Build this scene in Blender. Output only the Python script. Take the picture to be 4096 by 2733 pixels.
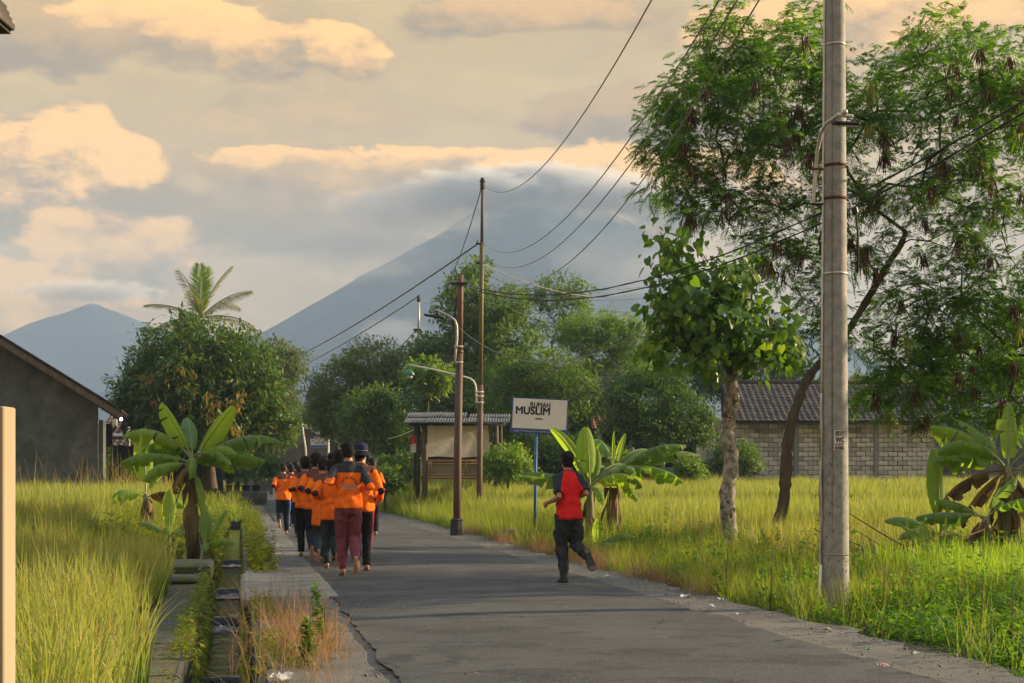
import bpy, bmesh, math, random
import numpy as np
from mathutils import Vector, Matrix, Euler, noise as mnoise
R = math.radians
sc = bpy.context.scene
for o in list(bpy.data.objects): bpy.data.objects.remove(o)
COL = sc.collection
rng = np.random.default_rng(7)
random.seed(7)

# ---------------------------------------------------------------- camera
CAM_H, FPX, CX, HY = 1.3, 1422.0, 512.0, 475.0      # eye height, focal length / centre / horizon in 1024x683 pixels
cam = bpy.data.cameras.new('camera'); cam_ob = bpy.data.objects.new('camera', cam); COL.objects.link(cam_ob)
cam.sensor_width = 36.0; cam.lens = 36.0 * FPX / 1024.0
cam.shift_y = (HY - 341.5) / 1024.0
cam.clip_start = 0.1; cam.clip_end = 20000
cam_ob.location = (0, 0, CAM_H); cam_ob.rotation_euler = (R(90), 0, 0)
sc.camera = cam_ob
# ---------------------------------------------------------------- render + exposure
sc.render.engine = 'CYCLES'
sc.cycles.use_denoising = True; sc.cycles.use_adaptive_sampling = True; sc.cycles.adaptive_threshold = 0.02
sc.cycles.max_bounces = 5; sc.cycles.diffuse_bounces = 2; sc.cycles.glossy_bounces = 2
sc.cycles.transmission_bounces = 4; sc.cycles.volume_bounces = 0; sc.cycles.transparent_max_bounces = 8
sc.cycles.sample_clamp_indirect = 4.0
sc.cycles.volume_step_rate = 3.0; sc.cycles.volume_max_steps = 128
sc.view_settings.view_transform = 'Standard'; sc.view_settings.look = 'None'
sc.view_settings.gamma = 1.0; sc.view_settings.exposure = 1.52
sc.view_settings.use_curve_mapping = False

SUN_AZ, SUN_EL = 74.0, 17.0       # clockwise from the view axis (+Y), above the horizon
sdir = Vector((math.sin(R(SUN_AZ)) * math.cos(R(SUN_EL)), math.cos(R(SUN_AZ)) * math.cos(R(SUN_EL)), math.sin(R(SUN_EL))))
sun = bpy.data.lights.new('sun', 'SUN'); sun.energy = 5.0; sun.angle = R(0.6); sun.color = (1.0, 0.77, 0.48)
sun_ob = bpy.data.objects.new('sun', sun); COL.objects.link(sun_ob)
sun_ob.rotation_euler = (-sdir).to_track_quat('-Z', 'Y').to_euler(); sun_ob.location = (60, 20, 40)

# ---------------------------------------------------------------- node helpers
def S(nt, sock, v):
    if isinstance(v, bpy.types.NodeSocket): nt.links.new(v, sock)
    elif v is not None: sock.default_value = v
def nd(nt, typ, **kw):
    n = nt.nodes.new(typ)
    for k, v in kw.items(): setattr(n, k, v)
    return n
def mth(nt, op, a, b=None, c=None, clamp=False):
    n = nd(nt, 'ShaderNodeMath', operation=op, use_clamp=clamp)
    S(nt, n.inputs[0], a); S(nt, n.inputs[1], b)
    if c is not None: S(nt, n.inputs[2], c)
    return n.outputs[0]
def vmth(nt, op, a, b=None):
    n = nd(nt, 'ShaderNodeVectorMath', operation=op); S(nt, n.inputs[0], a)
    if b is not None: S(nt, n.inputs[1], b)
    return n.outputs[0]
def mixc(nt, f, a, b, mode='MIX'):
    n = nd(nt, 'ShaderNodeMix', data_type='RGBA', blend_type=mode)
    S(nt, n.inputs[0], f); S(nt, n.inputs[6], a if not isinstance(a, tuple) else (*a, 1)[:4]); S(nt, n.inputs[7], b if not isinstance(b, tuple) else (*b, 1)[:4])
    return n.outputs[2]
def noise(nt, vec, scale, detail=4.0, rough=0.55, dist=0.0):
    n = nd(nt, 'ShaderNodeTexNoise'); S(nt, n.inputs['Vector'], vec)
    n.inputs['Scale'].default_value = scale; n.inputs['Detail'].default_value = detail
    n.inputs['Roughness'].default_value = rough; n.inputs['Distortion'].default_value = dist
    return n
def rampf(nt, v, lo, hi, smooth=True):
    n = nd(nt, 'ShaderNodeMapRange', interpolation_type='SMOOTHSTEP' if smooth else 'LINEAR')
    S(nt, n.inputs[0], v); n.inputs[1].default_value = lo; n.inputs[2].default_value = hi
    return n.outputs[0]
def s2l(r, g, b):       # sRGB 0-255 -> linear
    f = lambda c: ((c / 255 + 0.055) / 1.055) ** 2.4 if c > 10.3 else c / 255 / 12.92
    return (f(r), f(g), f(b))

# ---------------------------------------------------------------- sky: Nishita behind a thin warm veil and drifting cloud
world = bpy.data.worlds.new('World'); sc.world = world; world.use_nodes = True
nt = world.node_tree; nt.nodes.clear()
SKY = 0.12
def ang(px, py):
    az = math.atan((px - CX) / FPX); el = math.atan((HY - py) / math.hypot(FPX, px - CX)); return az, el
tc = nd(nt, 'ShaderNodeTexCoord'); D = vmth(nt, 'NORMALIZE', tc.outputs['Generated'])
sep = nd(nt, 'ShaderNodeSeparateXYZ'); nt.links.new(D, sep.inputs[0])
AZ = mth(nt, 'ARCTAN2', sep.outputs[0], sep.outputs[1]); EL = mth(nt, 'ARCSINE', sep.outputs[2])
Dst = vmth(nt, 'MULTIPLY', D, (1.0, 1.0, 2.0))
n1 = noise(nt, Dst, 9.0, 5.0, 0.58); n2 = noise(nt, Dst, 24.0, 7.0, 0.66)
w1 = mth(nt, 'SUBTRACT', n1.outputs[0], 0.5); w2 = mth(nt, 'SUBTRACT', n2.outputs[0], 0.5)
wc = nd(nt, 'ShaderNodeSeparateColor'); nt.links.new(n1.outputs[1], wc.inputs[0])
AZw = mth(nt, 'MULTIPLY_ADD', mth(nt, 'SUBTRACT', wc.outputs[0], 0.5), 0.09, AZ)
ELw = mth(nt, 'MULTIPLY_ADD', mth(nt, 'SUBTRACT', wc.outputs[1], 0.5), 0.05, EL)
CLOUDS = [ # px, py, half width, half height, brightness of the lit side
 (30, 38, 230, 34, .35), (170, 22, 110, 30, .95), (262, 48, 130, 28, .85), (340, 52, 52, 30, 1.15), (215, 20, 60, 22, 1.1),
 (5, 152, 120, 58, 1.5), (60, 140, 60, 44, 1.5), (108, 165, 62, 36, 1.3), (50, 208, 260, 36, .10), (210, 228, 230, 34, .06),
 (112, 258, 90, 50, .85), (10, 305, 150, 40, .85), (315, 195, 150, 40, .30), (300, 165, 75, 20, .95),
 (440, 182, 190, 36, .55), (455, 160, 120, 16, 1.3), (575, 170, 150, 30, 1.2), (690, 190, 120, 40, 1.3), (390, 225, 220, 50, .08), (620, 296, 100, 34, 1.1),
 (880, 20, 190, 36, .9), (760, 110, 220, 30, .3), (520, 20, 160, 22, .5)]
def blob(azs, els, px, py, sx, sy):
    a, e = ang(px, py)
    q = mth(nt, 'ADD', mth(nt, 'POWER', mth(nt, 'ABSOLUTE', mth(nt, 'DIVIDE', mth(nt, 'SUBTRACT', azs, a), sx / FPX)), 2.0),
            mth(nt, 'POWER', mth(nt, 'ABSOLUTE', mth(nt, 'DIVIDE', mth(nt, 'SUBTRACT', els, e), sy / FPX)), 2.0))
    return mth(nt, 'SUBTRACT', 1.0, q)
dens = None; lit = None
for (px, py, sx, sy, br) in CLOUDS:
    b = blob(AZw, ELw, px, py, sx, sy)
    b = mth(nt, 'ADD', b, mth(nt, 'MULTIPLY', w1, 2.5)); b = mth(nt, 'ADD', b, mth(nt, 'MULTIPLY', w2, 1.5))
    d = rampf(nt, b, -0.12, 0.46)
    a, e = ang(px, py)
    up = mth(nt, 'DIVIDE', mth(nt, 'SUBTRACT', EL, e), sy / FPX)
    up = mth(nt, 'ADD', up, mth(nt, 'MULTIPLY', w2, 4.5)); up = mth(nt, 'ADD', up, mth(nt, 'MULTIPLY', w1, 2.0))
    l = mth(nt, 'MULTIPLY', mth(nt, 'MULTIPLY', rampf(nt, up, -1.1, 0.9), br), d)
    dens = d if dens is None else mth(nt, 'MAXIMUM', dens, d)
    lit = l if lit is None else mth(nt, 'MAXIMUM', lit, l)
# general broken cloud and streaks over the whole dome
gen = noise(nt, vmth(nt, 'MULTIPLY', D, (1.0, 1.0, 3.5)), 3.2, 5.0, 0.6, 0.4)
gd = rampf(nt, gen.outputs[0], 0.40, 0.66)
strk = noise(nt, vmth(nt, 'MULTIPLY', D, (2.0, 2.0, 14.0)), 3.0, 4.0, 0.55, 0.6)
sd = rampf(nt, strk.outputs[0], 0.48, 0.8)
sky = nd(nt, 'ShaderNodeTexSky', sky_type='NISHITA', sun_disc=False, sun_elevation=R(SUN_EL), sun_rotation=R(SUN_AZ), altitude=300.0, air_density=1.2, dust_density=2.0, ozone_density=1.0)
EXPO = 2.0 ** sc.view_settings.exposure
def lv(r, g, b, k=1.0): c = s2l(r, g, b); return tuple(k * x / SKY / EXPO for x in c)
elr = rampf(nt, EL, 0.02, 0.26)
veil = mixc(nt, elr, lv(222, 182, 120), lv(246, 200, 112))
veil = mixc(nt, mth(nt, 'MULTIPLY', rampf(nt, AZ, -0.25, 0.5), 0.55), veil, lv(246, 208, 138))
zen = rampf(nt, EL, 0.32, 1.05)                       # bluer, clearer air overhead
base = mixc(nt, mth(nt, 'MULTIPLY_ADD', zen, -0.42, 0.965), sky.outputs[0], mixc(nt, zen, veil, lv(172, 200, 232, 2.3)))
base = mixc(nt, mth(nt, 'MULTIPLY', sd, 0.45), base, lv(238, 190, 118))
ltg = mixc(nt, rampf(nt, mth(nt, 'ADD', gen.outputs[0], mth(nt, 'MULTIPLY', w2, .5)), .50, .74), lv(184, 156, 114), lv(248, 192, 114))
base = mixc(nt, mth(nt, 'MULTIPLY', gd, 0.72), base, mixc(nt, zen, ltg, lv(200, 208, 220, 1.9)))
ccol = mixc(nt, lit, lv(160, 136, 102), lv(255, 192, 100, 1.7))
col = mixc(nt, mth(nt, 'MULTIPLY', dens, 0.90), base, ccol)
bg = nd(nt, 'ShaderNodeBackground'); nt.links.new(col, bg.inputs[0]); bg.inputs[1].default_value = SKY
wo = nd(nt, 'ShaderNodeOutputWorld'); nt.links.new(bg.outputs[0], wo.inputs[0])
world.cycles.sampling_method = 'MANUAL'; world.cycles.sample_map_resolution = 512
# ---------------------------------------------------------------- scene helpers
def PT(px, py, d):                       # a point d metres ahead, from its place in the photograph
    return Vector(((px - CX) / FPX * d, d, CAM_H + (HY - py) / FPX * d))
TA = math.atan(0.191); RN = Vector((math.cos(TA), math.sin(TA))); RT = Vector((-math.sin(TA), math.cos(TA)))
def uv2xy(u, v): return (2.67 + RN.x * u + RT.x * v, RN.y * u + RT.y * v)
def xy2uv(x, y): return ((x - 2.67) * RN.x + y * RN.y, (x - 2.67) * RT.x + y * RT.y)
def sst(a, b, x):
    t = np.clip((np.asarray(x, float) - a) / (b - a), 0, 1); return t * t * (3 - 2 * t)
def hz_uv(u, v):                         # height of the land
    u = np.asarray(u, float); v = np.asarray(v, float)
    x, y = uv2xy(u, v)
    right = 0.12 * sst(27.7, 28.3, y) + 0.24 * sst(43.2, 43.9, y) + 0.26 * sst(44, 60, y)
    left = 0.12 * sst(12.2, 12.6, y) + 0.2 * sst(17.3, 17.9, y) + 0.12 * sst(18, 46, y)
    z = np.where(u > 0, right * sst(2.6, 4.4, u), left * sst(-3.9, -5.0, u))
    bump = 0.05 * np.sin(u * 1.7 + v * .6) * np.sin(v * 1.1 - u * .4)
    z = z + np.where((u > 2.5) | (u < -4.2), bump - 0.03, 0.0)
    ditch = np.where((u > 2.35), -0.10 * np.exp(-((u - 3.0) / .5) ** 2), 0)
    return z + ditch
def hz(x, y):
    u, v = xy2uv(x, y); return hz_uv(u, v)
def tag(o, label=None, cat=None, group=None, kind=None):
    if label: o['label'] = label
    if cat: o['category'] = cat
    if group: o['group'] = group
    if kind: o['kind'] = kind
    return o
def link(name, me, parent=None, mat=None):
    o = bpy.data.objects.new(name, me); COL.objects.link(o)
    if parent is not None: o.parent = parent
    if mat is not None and me is not None:
        if len(me.materials): me.materials.clear()
        for m_ in (mat if isinstance(mat, (list, tuple)) else [mat]): me.materials.append(m_)
    return o
def empty(name, loc, label=None, cat=None, group=None, rz=0.0):
    o = bpy.data.objects.new(name, None); COL.objects.link(o); o.location = loc; o.rotation_euler = (0, 0, rz)
    o.empty_display_size = 0.2
    return tag(o, label, cat, group)
def np_mesh(name, V, F, midx=None, smooth=False, attrs=None):
    """V (n,3) array, F (m,k) index array of equal k, or a list of such arrays"""
    me = bpy.data.meshes.new(name)
    Fs = F if isinstance(F, list) else [F]
    Fs = [np.asarray(f, np.int32) for f in Fs if len(f)]
    V = np.asarray(V, np.float32)
    me.vertices.add(len(V)); me.vertices.foreach_set('co', V.ravel())
    nl = sum(f.size for f in Fs); npoly = sum(len(f) for f in Fs)
    me.loops.add(nl); me.loops.foreach_set('vertex_index', np.concatenate([f.ravel() for f in Fs]))
    me.polygons.add(npoly)
    tot = np.concatenate([np.full(len(f), f.shape[1], np.int32) for f in Fs])
    st = np.concatenate([[0], np.cumsum(tot)[:-1]]).astype(np.int32)
    me.polygons.foreach_set('loop_start', st); me.polygons.foreach_set('loop_total', tot)
    if midx is not None: me.polygons.foreach_set('material_index', np.asarray(midx, np.int32))
    if smooth: me.polygons.foreach_set('use_smooth', np.ones(npoly, bool))
    me.update(calc_edges=True)
    for k, a in (attrs or {}).items():
        at = me.attributes.new(k, 'FLOAT', 'POINT'); at.data.foreach_set('value', np.asarray(a, np.float32))
    return me
class MB:
    """collects simple solids into one mesh"""
    def __init__(s): s.V = []; s.F = []; s.n = 0
    def add(s, V, F):
        s.V.extend([tuple(v) for v in V]); s.F.extend([tuple(i + s.n for i in f) for f in F]); s.n = len(s.V); return s
    def box(s, c, size, rot=None, bevel=0.0):
        hx, hy, hz_ = [k / 2 for k in size]
        M = rot.to_matrix() if isinstance(rot, Euler) else (rot or Matrix.Identity(3)); c = Vector(c)
        if bevel <= 0:
            P = [c + M @ Vector((x * hx, y * hy, z * hz_)) for z in (-1, 1) for y in (-1, 1) for x in (-1, 1)]
            return s.add(P, [(0, 2, 3, 1), (4, 5, 7, 6), (0, 1, 5, 4), (2, 6, 7, 3), (0, 4, 6, 2), (1, 3, 7, 5)])
        b = bevel; P = []
        for z in (-hz_, -hz_ + b, hz_ - b, hz_):
            k = b if abs(z) > hz_ - b * .5 else 0
            X, Y = hx - k, hy - k
            ring = [(X, -Y + b), (X, Y - b), (X - b, Y), (-X + b, Y), (-X, Y - b), (-X, -Y + b), (-X + b, -Y), (X - b, -Y)]
            P += [c + M @ Vector((x, y, z)) for x, y in ring]
        F = [tuple(range(7, -1, -1)), tuple(range(24, 32))]
        for r in range(3):
            for i in range(8): F.append((r * 8 + i, r * 8 + (i + 1) % 8, r * 8 + 8 + (i + 1) % 8, r * 8 + 8 + i))
        return s.add(P, F)
    def tube(s, pts, rad, n=8, cap=True, twist=None):
        pts = [Vector(p) for p in pts]
        rad = list(rad) if hasattr(rad, '__len__') else [rad] * len(pts)
        up = Vector((0, 0, 1)); P = []; prev = None
        for i, p in enumerate(pts):
            t = (pts[min(i + 1, len(pts) - 1)] - pts[max(i - 1, 0)]).normalized()
            if prev is None:
                a = t.cross(up) if abs(t.z) < .95 else t.cross(Vector((0, 1, 0)))
            else: a = prev - t * prev.dot(t)
            a.normalize(); b = t.cross(a); prev = a
            for k in range(n):
                an = 2 * math.pi * k / n; P.append(p + (a * math.cos(an) + b * math.sin(an)) * rad[i])
        F = [(i * n + k, i * n + (k + 1) % n, (i + 1) * n + (k + 1) % n, (i + 1) * n + k) for i in range(len(pts) - 1) for k in range(n)]
        if cap: F += [tuple(range(n - 1, -1, -1)), tuple((len(pts) - 1) * n + k for k in range(n))]
        return s.add(P, F)
    def lathe(s, c, prof, n=16):
        c = Vector(c); P = []
        for r, z in prof:
            for k in range(n):
                a = 2 * math.pi * k / n; P.append(c + Vector((r * math.cos(a), r * math.sin(a), z)))
        F = [(i * n + k, i * n + (k + 1) % n, (i + 1) * n + (k + 1) % n, (i + 1) * n + k) for i in range(len(prof) - 1) for k in range(n)]
        F += [tuple(range(n - 1, -1, -1)), tuple((len(prof) - 1) * n + k for k in range(n))]
        return s.add(P, F)
    def prism(s, poly, h, M=None):
        """poly in the local xy plane, extruded along +z by h, then placed by M"""
        n = len(poly); M = M or Matrix.Identity(4)
        P = [M @ Vector((x, y, 0)) for x, y in poly] + [M @ Vector((x, y, h)) for x, y in poly]
        F = [tuple(range(n - 1, -1, -1)), tuple(range(n, 2 * n))] + [(i, (i + 1) % n, n + (i + 1) % n, n + i) for i in range(n)]
        return s.add(P, F)
    def mesh(s, name, smooth=False):
        me = bpy.data.meshes.new(name); me.from_pydata([tuple(v) for v in s.V], [], s.F); me.update()
        if smooth: me.polygons.foreach_set('use_smooth', [True] * len(me.polygons))
        return me
    def build(s, name, mat, parent=None, smooth=False):
        return link(name, s.mesh(name, smooth), parent, mat)
def copy_tree(o, parent=None):
    c = o.copy(); COL.objects.link(c); c.parent = parent
    for ch in list(o.children): copy_tree(ch, c)
    return c
def rel(parent, p):          # world point -> parent's local frame (parents here are unrotated or z-rotated empties)
    v = Vector(p) - parent.location; a = -parent.rotation_euler.z
    return Vector((v.x * math.cos(a) - v.y * math.sin(a), v.x * math.sin(a) + v.y * math.cos(a), v.z))

# ---------------------------------------------------------------- materials
MATS = {}
def newmat(name):
    m = bpy.data.materials.new(name); m.use_nodes = True; nt = m.node_tree; nt.nodes.clear(); MATS[name] = m
    out = nd(nt, 'ShaderNodeOutputMaterial'); return m, nt, out
def pbr(name, c1, c2=None, scale=6.0, detail=5.0, rough=0.8, spec=0.3, bump=0.0, bscale=None, lo=0.35, hi=0.65, c3=None, s3=1.0, lo3=.55, hi3=.7, stretch=None, metal=0.0, coord='Object', island=0.0):
    m, nt, out = newmat(name)
    p = nd(nt, 'ShaderNodeBsdfPrincipled'); nt.links.new(p.outputs[0], out.inputs[0])
    p.inputs['Roughness'].default_value = rough; p.inputs['Specular IOR Level'].default_value = spec; p.inputs['Metallic'].default_value = metal
    t = nd(nt, 'ShaderNodeTexCoord'); vec = t.outputs[coord]
    if stretch: vec = vmth(nt, 'MULTIPLY', vec, stretch)
    c = (*c1, 1)
    if c2:
        n = noise(nt, vec, scale, detail, 0.6)
        c = mixc(nt, rampf(nt, n.outputs[0], lo, hi), c1, c2)
    if c3:
        n = noise(nt, vec, s3, 6.0, 0.65)
        c = mixc(nt, rampf(nt, n.outputs[0], lo3, hi3), c, c3)
    if island:
        g = nd(nt, 'ShaderNodeObjectInfo')
        c = mixc(nt, 1.0, c, mixc(nt, g.outputs['Random'], (1 - island,) * 3, (1 + island,) * 3), 'MULTIPLY')
    S(nt, p.inputs['Base Color'], c)
    if bump:
        n = noise(nt, vec, bscale or scale * 3, 6.0, 0.6)
        b = nd(nt, 'ShaderNodeBump'); b.inputs['Strength'].default_value = bump; b.inputs['Distance'].default_value = 0.02
        nt.links.new(n.outputs[0], b.inputs['Height']); nt.links.new(b.outputs[0], p.inputs['Normal'])
    return m
def leafmat(name, c1, c2, c3=None, trans=0.45, rough=0.5, tipattr=None, spec=0.25, f3=0.12, tcol=None, baseattr=None, gm=(1.30, 1.48, .78)):
    """per-leaf colour between c1 and c2, a few leaves of c3; light shines through"""
    m, nt, out = newmat(name)
    g = nd(nt, 'ShaderNodeNewGeometry'); r = g.outputs['Random Per Island']
    c = mixc(nt, r, c1, c2)
    if c3:
        sel = mth(nt, 'GREATER_THAN', mth(nt, 'FRACT', mth(nt, 'MULTIPLY', r, 13.7)), 1 - f3); c = mixc(nt, sel, c, c3)
    if tipattr:
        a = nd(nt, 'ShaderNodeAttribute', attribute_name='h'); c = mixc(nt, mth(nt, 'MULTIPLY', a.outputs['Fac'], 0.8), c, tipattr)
        if baseattr: c = mixc(nt, rampf(nt, a.outputs['Fac'], .45, .05), c, baseattr)  # greener stems; shade low in the rice is put into their colour
    big = noise(nt, g.outputs['Position'], 0.9, 3.0)
    c = mixc(nt, 1.0, c, mixc(nt, big.outputs[0], (.72, .72, .72), (1.28, 1.28, 1.28)), 'MULTIPLY')
    if gm: c = mixc(nt, 1.0, c, gm, 'MULTIPLY')
    p = nd(nt, 'ShaderNodeBsdfPrincipled'); S(nt, p.inputs['Base Color'], c); p.inputs['Roughness'].default_value = rough; p.inputs['Specular IOR Level'].default_value = spec * .7
    tr = nd(nt, 'ShaderNodeBsdfTranslucent'); S(nt, tr.inputs[0], mixc(nt, 1.0, c, tcol or (1.5, 1.6, .55), 'MULTIPLY'))
    mx = nd(nt, 'ShaderNodeMixShader'); mx.inputs[0].default_value = trans
    nt.links.new(p.outputs[0], mx.inputs[1]); nt.links.new(tr.outputs[0], mx.inputs[2]); nt.links.new(mx.outputs[0], out.inputs[0])
    return m
def emit(name, col, k):
    m, nt, out = newmat(name); e = nd(nt, 'ShaderNodeEmission'); e.inputs[0].default_value = (*col, 1); e.inputs[1].default_value = k
    nt.links.new(e.outputs[0], out.inputs[0]); return m
M_PAINT = lambda name, c, **k: pbr(name, c, tuple(x * .8 for x in c), 5.0, rough=k.get('rough', .6), spec=.3, bump=k.get('bump', .05))
# ---------------------------------------------------------------- land: ground, road, canal
def road_mat():
    m, nt, out = newmat('asphalt'); p = nd(nt, 'ShaderNodeBsdfPrincipled'); nt.links.new(p.outputs[0], out.inputs[0])
    g = nd(nt, 'ShaderNodeNewGeometry'); pos = g.outputs['Position']
    big = noise(nt, vmth(nt, 'MULTIPLY', pos, (1.0, .55, 1)), 0.9, 6.0, .65); fine = noise(nt, pos, 55.0, 4.0, .85); patch = noise(nt, vmth(nt, 'MULTIPLY', pos, (.8, 1.7, 1)), 1.6, 5.0, .6, .8)
    c = mixc(nt, rampf(nt, big.outputs[0], .35, .68), (.036, .039, .039), (.057, .060, .058))
    c = mixc(nt, mth(nt, 'MULTIPLY', rampf(nt, patch.outputs[0], .52, .58), .9), c, (.024, .027, .028))
    c = mixc(nt, mth(nt, 'MULTIPLY', rampf(nt, fine.outputs[0], .52, .74), .75), c, (.25, .245, .215))
    v = nd(nt, 'ShaderNodeTexVoronoi', feature='DISTANCE_TO_EDGE'); nt.links.new(vmth(nt, 'ADD', vmth(nt, 'MULTIPLY', pos, (1.0, .8, 1)), vmth(nt, 'MULTIPLY', big.outputs[1], (1.4, 1.4, 1.4))), v.inputs['Vector']); v.inputs['Scale'].default_value = .55
    crack = mth(nt, 'MULTIPLY', mth(nt, 'LESS_THAN', v.outputs['Distance'], .006), rampf(nt, patch.outputs[0], .45, .6))
    c = mixc(nt, crack, c, (.015, .015, .014)); S(nt, p.inputs['Base Color'], c)
    p.inputs['Roughness'].default_value = .85; p.inputs['Specular IOR Level'].default_value = .3
    b = nd(nt, 'ShaderNodeBump'); b.inputs['Strength'].default_value = .5; b.inputs['Distance'].default_value = .012
    h = mth(nt, 'SUBTRACT', mth(nt, 'ADD', mth(nt, 'MULTIPLY', fine.outputs[0], .6), mth(nt, 'MULTIPLY', patch.outputs[0], .9)), mth(nt, 'MULTIPLY', crack, 1.0))
    nt.links.new(h, b.inputs['Height']); nt.links.new(b.outputs[0], p.inputs['Normal']); return m
def soil_mat():
    m, nt, out = newmat('soil'); p = nd(nt, 'ShaderNodeBsdfPrincipled'); nt.links.new(p.outputs[0], out.inputs[0])
    pos = nd(nt, 'ShaderNodeNewGeometry').outputs['Position']
    a = noise(nt, pos, 2.2, 6.0, .65); f = noise(nt, pos, 28.0, 5.0, .7)
    c = mixc(nt, rampf(nt, a.outputs[0], .4, .62), (.055, .048, .030), (.060, .075, .022))
    c = mixc(nt, rampf(nt, f.outputs[0], .52, .75), c, (.12, .098, .062)); S(nt, p.inputs['Base Color'], c); p.inputs['Roughness'].default_value = .95
    b = nd(nt, 'ShaderNodeBump'); b.inputs['Strength'].default_value = .9; b.inputs['Distance'].default_value = .04; nt.links.new(f.outputs[0], b.inputs['Height']); nt.links.new(b.outputs[0], p.inputs['Normal'])
    return m
M_road = road_mat(); M_soil = soil_mat()
M_shoulder = pbr('shoulder_concrete', (.135, .126, .104), (.098, .093, .078), 1.6, rough=.9, bump=.5, bscale=30, c3=(.050, .047, .040), s3=2.6, lo3=.55, hi3=.66, coord='Object')
M_conc = pbr('old_concrete', (.155, .150, .132), (.085, .085, .075), 2.2, rough=.9, bump=.5, bscale=22, c3=(.045, .055, .022), s3=3.2, lo3=.54, hi3=.68)
M_apron = pbr('apron_concrete', (.25, .232, .185), (.175, .165, .135), 1.8, rough=.88, bump=.4, bscale=26, c3=(.09, .085, .07), s3=2.0, lo3=.56, hi3=.7)
M_moss = pbr('mossy_concrete', (.075, .075, .064), (.045, .050, .034), 3.0, rough=.9, bump=.7, bscale=26, c3=(.060, .078, .014), s3=2.4, lo3=.50, hi3=.62)
# ground sheet, with the canal trench cut into it
CL, CR = -3.02, -2.52           # inner faces of the canal walls (across the road axis)
ucol = sorted(set([-900, -500, -250, -120, -70, -45, -30, -20, -15, -12, -10, -8.5, -7.5, -6.8, -6.2, -5.6, -5.2, -4.8, -4.4, -4.1, -3.9, -3.75, -3.4, CL - .04] +
       [CR + .045, -2.3, -1.9, -1.0, 0, 1.0, 1.9, 2.3, 2.5, 2.7, 2.9, 3.1, 3.3, 3.6, 3.9, 4.3, 4.7, 5.2, 5.8, 6.5, 7.5, 9, 11, 14, 18, 24, 32, 45, 70, 120, 250, 500, 900]))
ucol = [c for c in ucol if c <= CL - .04] + [CL - .039, CR + .044] + [c for c in ucol if c >= CR + .045]
vrow = [-60, -20, -5] + list(np.arange(0, 70, .5)) + [72, 76, 80, 90, 100, 120, 160, 220, 320, 500, 700, 900, 1040]
U, Vv = np.meshgrid(np.array(ucol, float), np.array(vrow, float)); X, Y = uv2xy(U, Vv); Z = hz_uv(U, Vv) - 0.012
Z = np.where((np.abs(U) < 2.4) | ((U < -2.4) & (U > -4.0)), -0.03, Z)
Z = np.where((U > CL - .0395) & (U < CR + .0445), -0.95, Z)
nv, nu = U.shape; idx = np.arange(nv * nu).reshape(nv, nu)
F = np.stack([idx[:-1, :-1], idx[:-1, 1:], idx[1:, 1:], idx[1:, :-1]], -1).reshape(-1, 4)
ground = link('ground', np_mesh('ground', np.stack([X, Y, Z], -1).reshape(-1, 3), F, smooth=False), None, M_soil); tag(ground, 'dark damp soil under the grass and the fields', kind='structure')
def strip(name, uL, uR, v0, v1, z, mat, nseg=120, jitL=0.0, jitR=0.0, crown=0.0, seed=1, wseg=8, uvf=None):
    """a sheet lying along the road, its edges broken by noise"""
    vs = np.linspace(v0, v1, nseg); V = []; F = []
    for i, v in enumerate(vs):
        a = uL + jitL * (mnoise.noise(Vector((v * 1.3, seed, 0))) + .6 * mnoise.noise(Vector((v * 4.7, seed, 3))))
        b = uR + jitR * (mnoise.noise(Vector((v * 1.3, seed + 9, 0))) + .6 * mnoise.noise(Vector((v * 4.7, seed + 9, 3))))
        for k in range(wseg + 1):
            t = k / wseg; u = a + (b - a) * t; x, y = uv2xy(u, v)
            V.append((x, y, z + crown * (1 - (2 * t - 1) ** 2) + .006 * mnoise.noise(Vector((x * 1.2, y * 1.2, seed)))))
    w = wseg + 1
    F = [(i * w + k, i * w + k + 1, (i + 1) * w + k + 1, (i + 1) * w + k) for i in range(nseg - 1) for k in range(wseg)]
    o = link(name, np_mesh(name, V, np.array(F), smooth=True), None, mat); return o
tag(strip('road_shoulder', -2.45, 2.4, -5, 125, -.006, M_shoulder, 520, .05, .22, seed=4, wseg=10), 'worn sandy concrete edging along both sides of the asphalt', kind='structure')
road = strip('road', -1.66, 1.66, -5, 125, .014, M_road, 1100, .06, .09, .02, seed=2, wseg=14); tag(road, 'narrow patched grey asphalt road', kind='structure')
# concrete apron beside the road, cast in slabs
def slab(name, u0, u1, v0, v1, z0, z1, mat, parent=None, bev=.03):
    cx, cy = uv2xy((u0 + u1) / 2, (v0 + v1) / 2)
    b = MB().box((0, 0, (z1 - z0) / 2), (u1 - u0, v1 - v0, z1 - z0), None, bev); o = b.build(name, mat, parent)
    o.location = (cx, cy, z0); o.rotation_euler = (0, 0, TA); return o
tag(slab('concrete_apron', -2.62, -1.58, 15.6, 17.65, -.10, .026, M_apron), 'pale concrete slab beside the road nearest the canal drop', 'slab', 'concrete slabs by the canal')
tag(slab('concrete_apron', -2.62, -1.60, 17.75, 19.2, -.10, .030, M_apron), 'pale concrete slab behind the nearest one, under the runners', 'slab', 'concrete slabs by the canal')
tag(slab('footway', -2.58, -1.62, 19.3, 40, -.08, .020, M_conc), 'grey concrete strip between the canal plants and the asphalt', 'pavement')
tag(slab('footway', -2.2, -1.74, 12.4, 15.5, -.10, .010, M_shoulder), 'cracked cement strip beside the dry grass clump', 'pavement')
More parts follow.
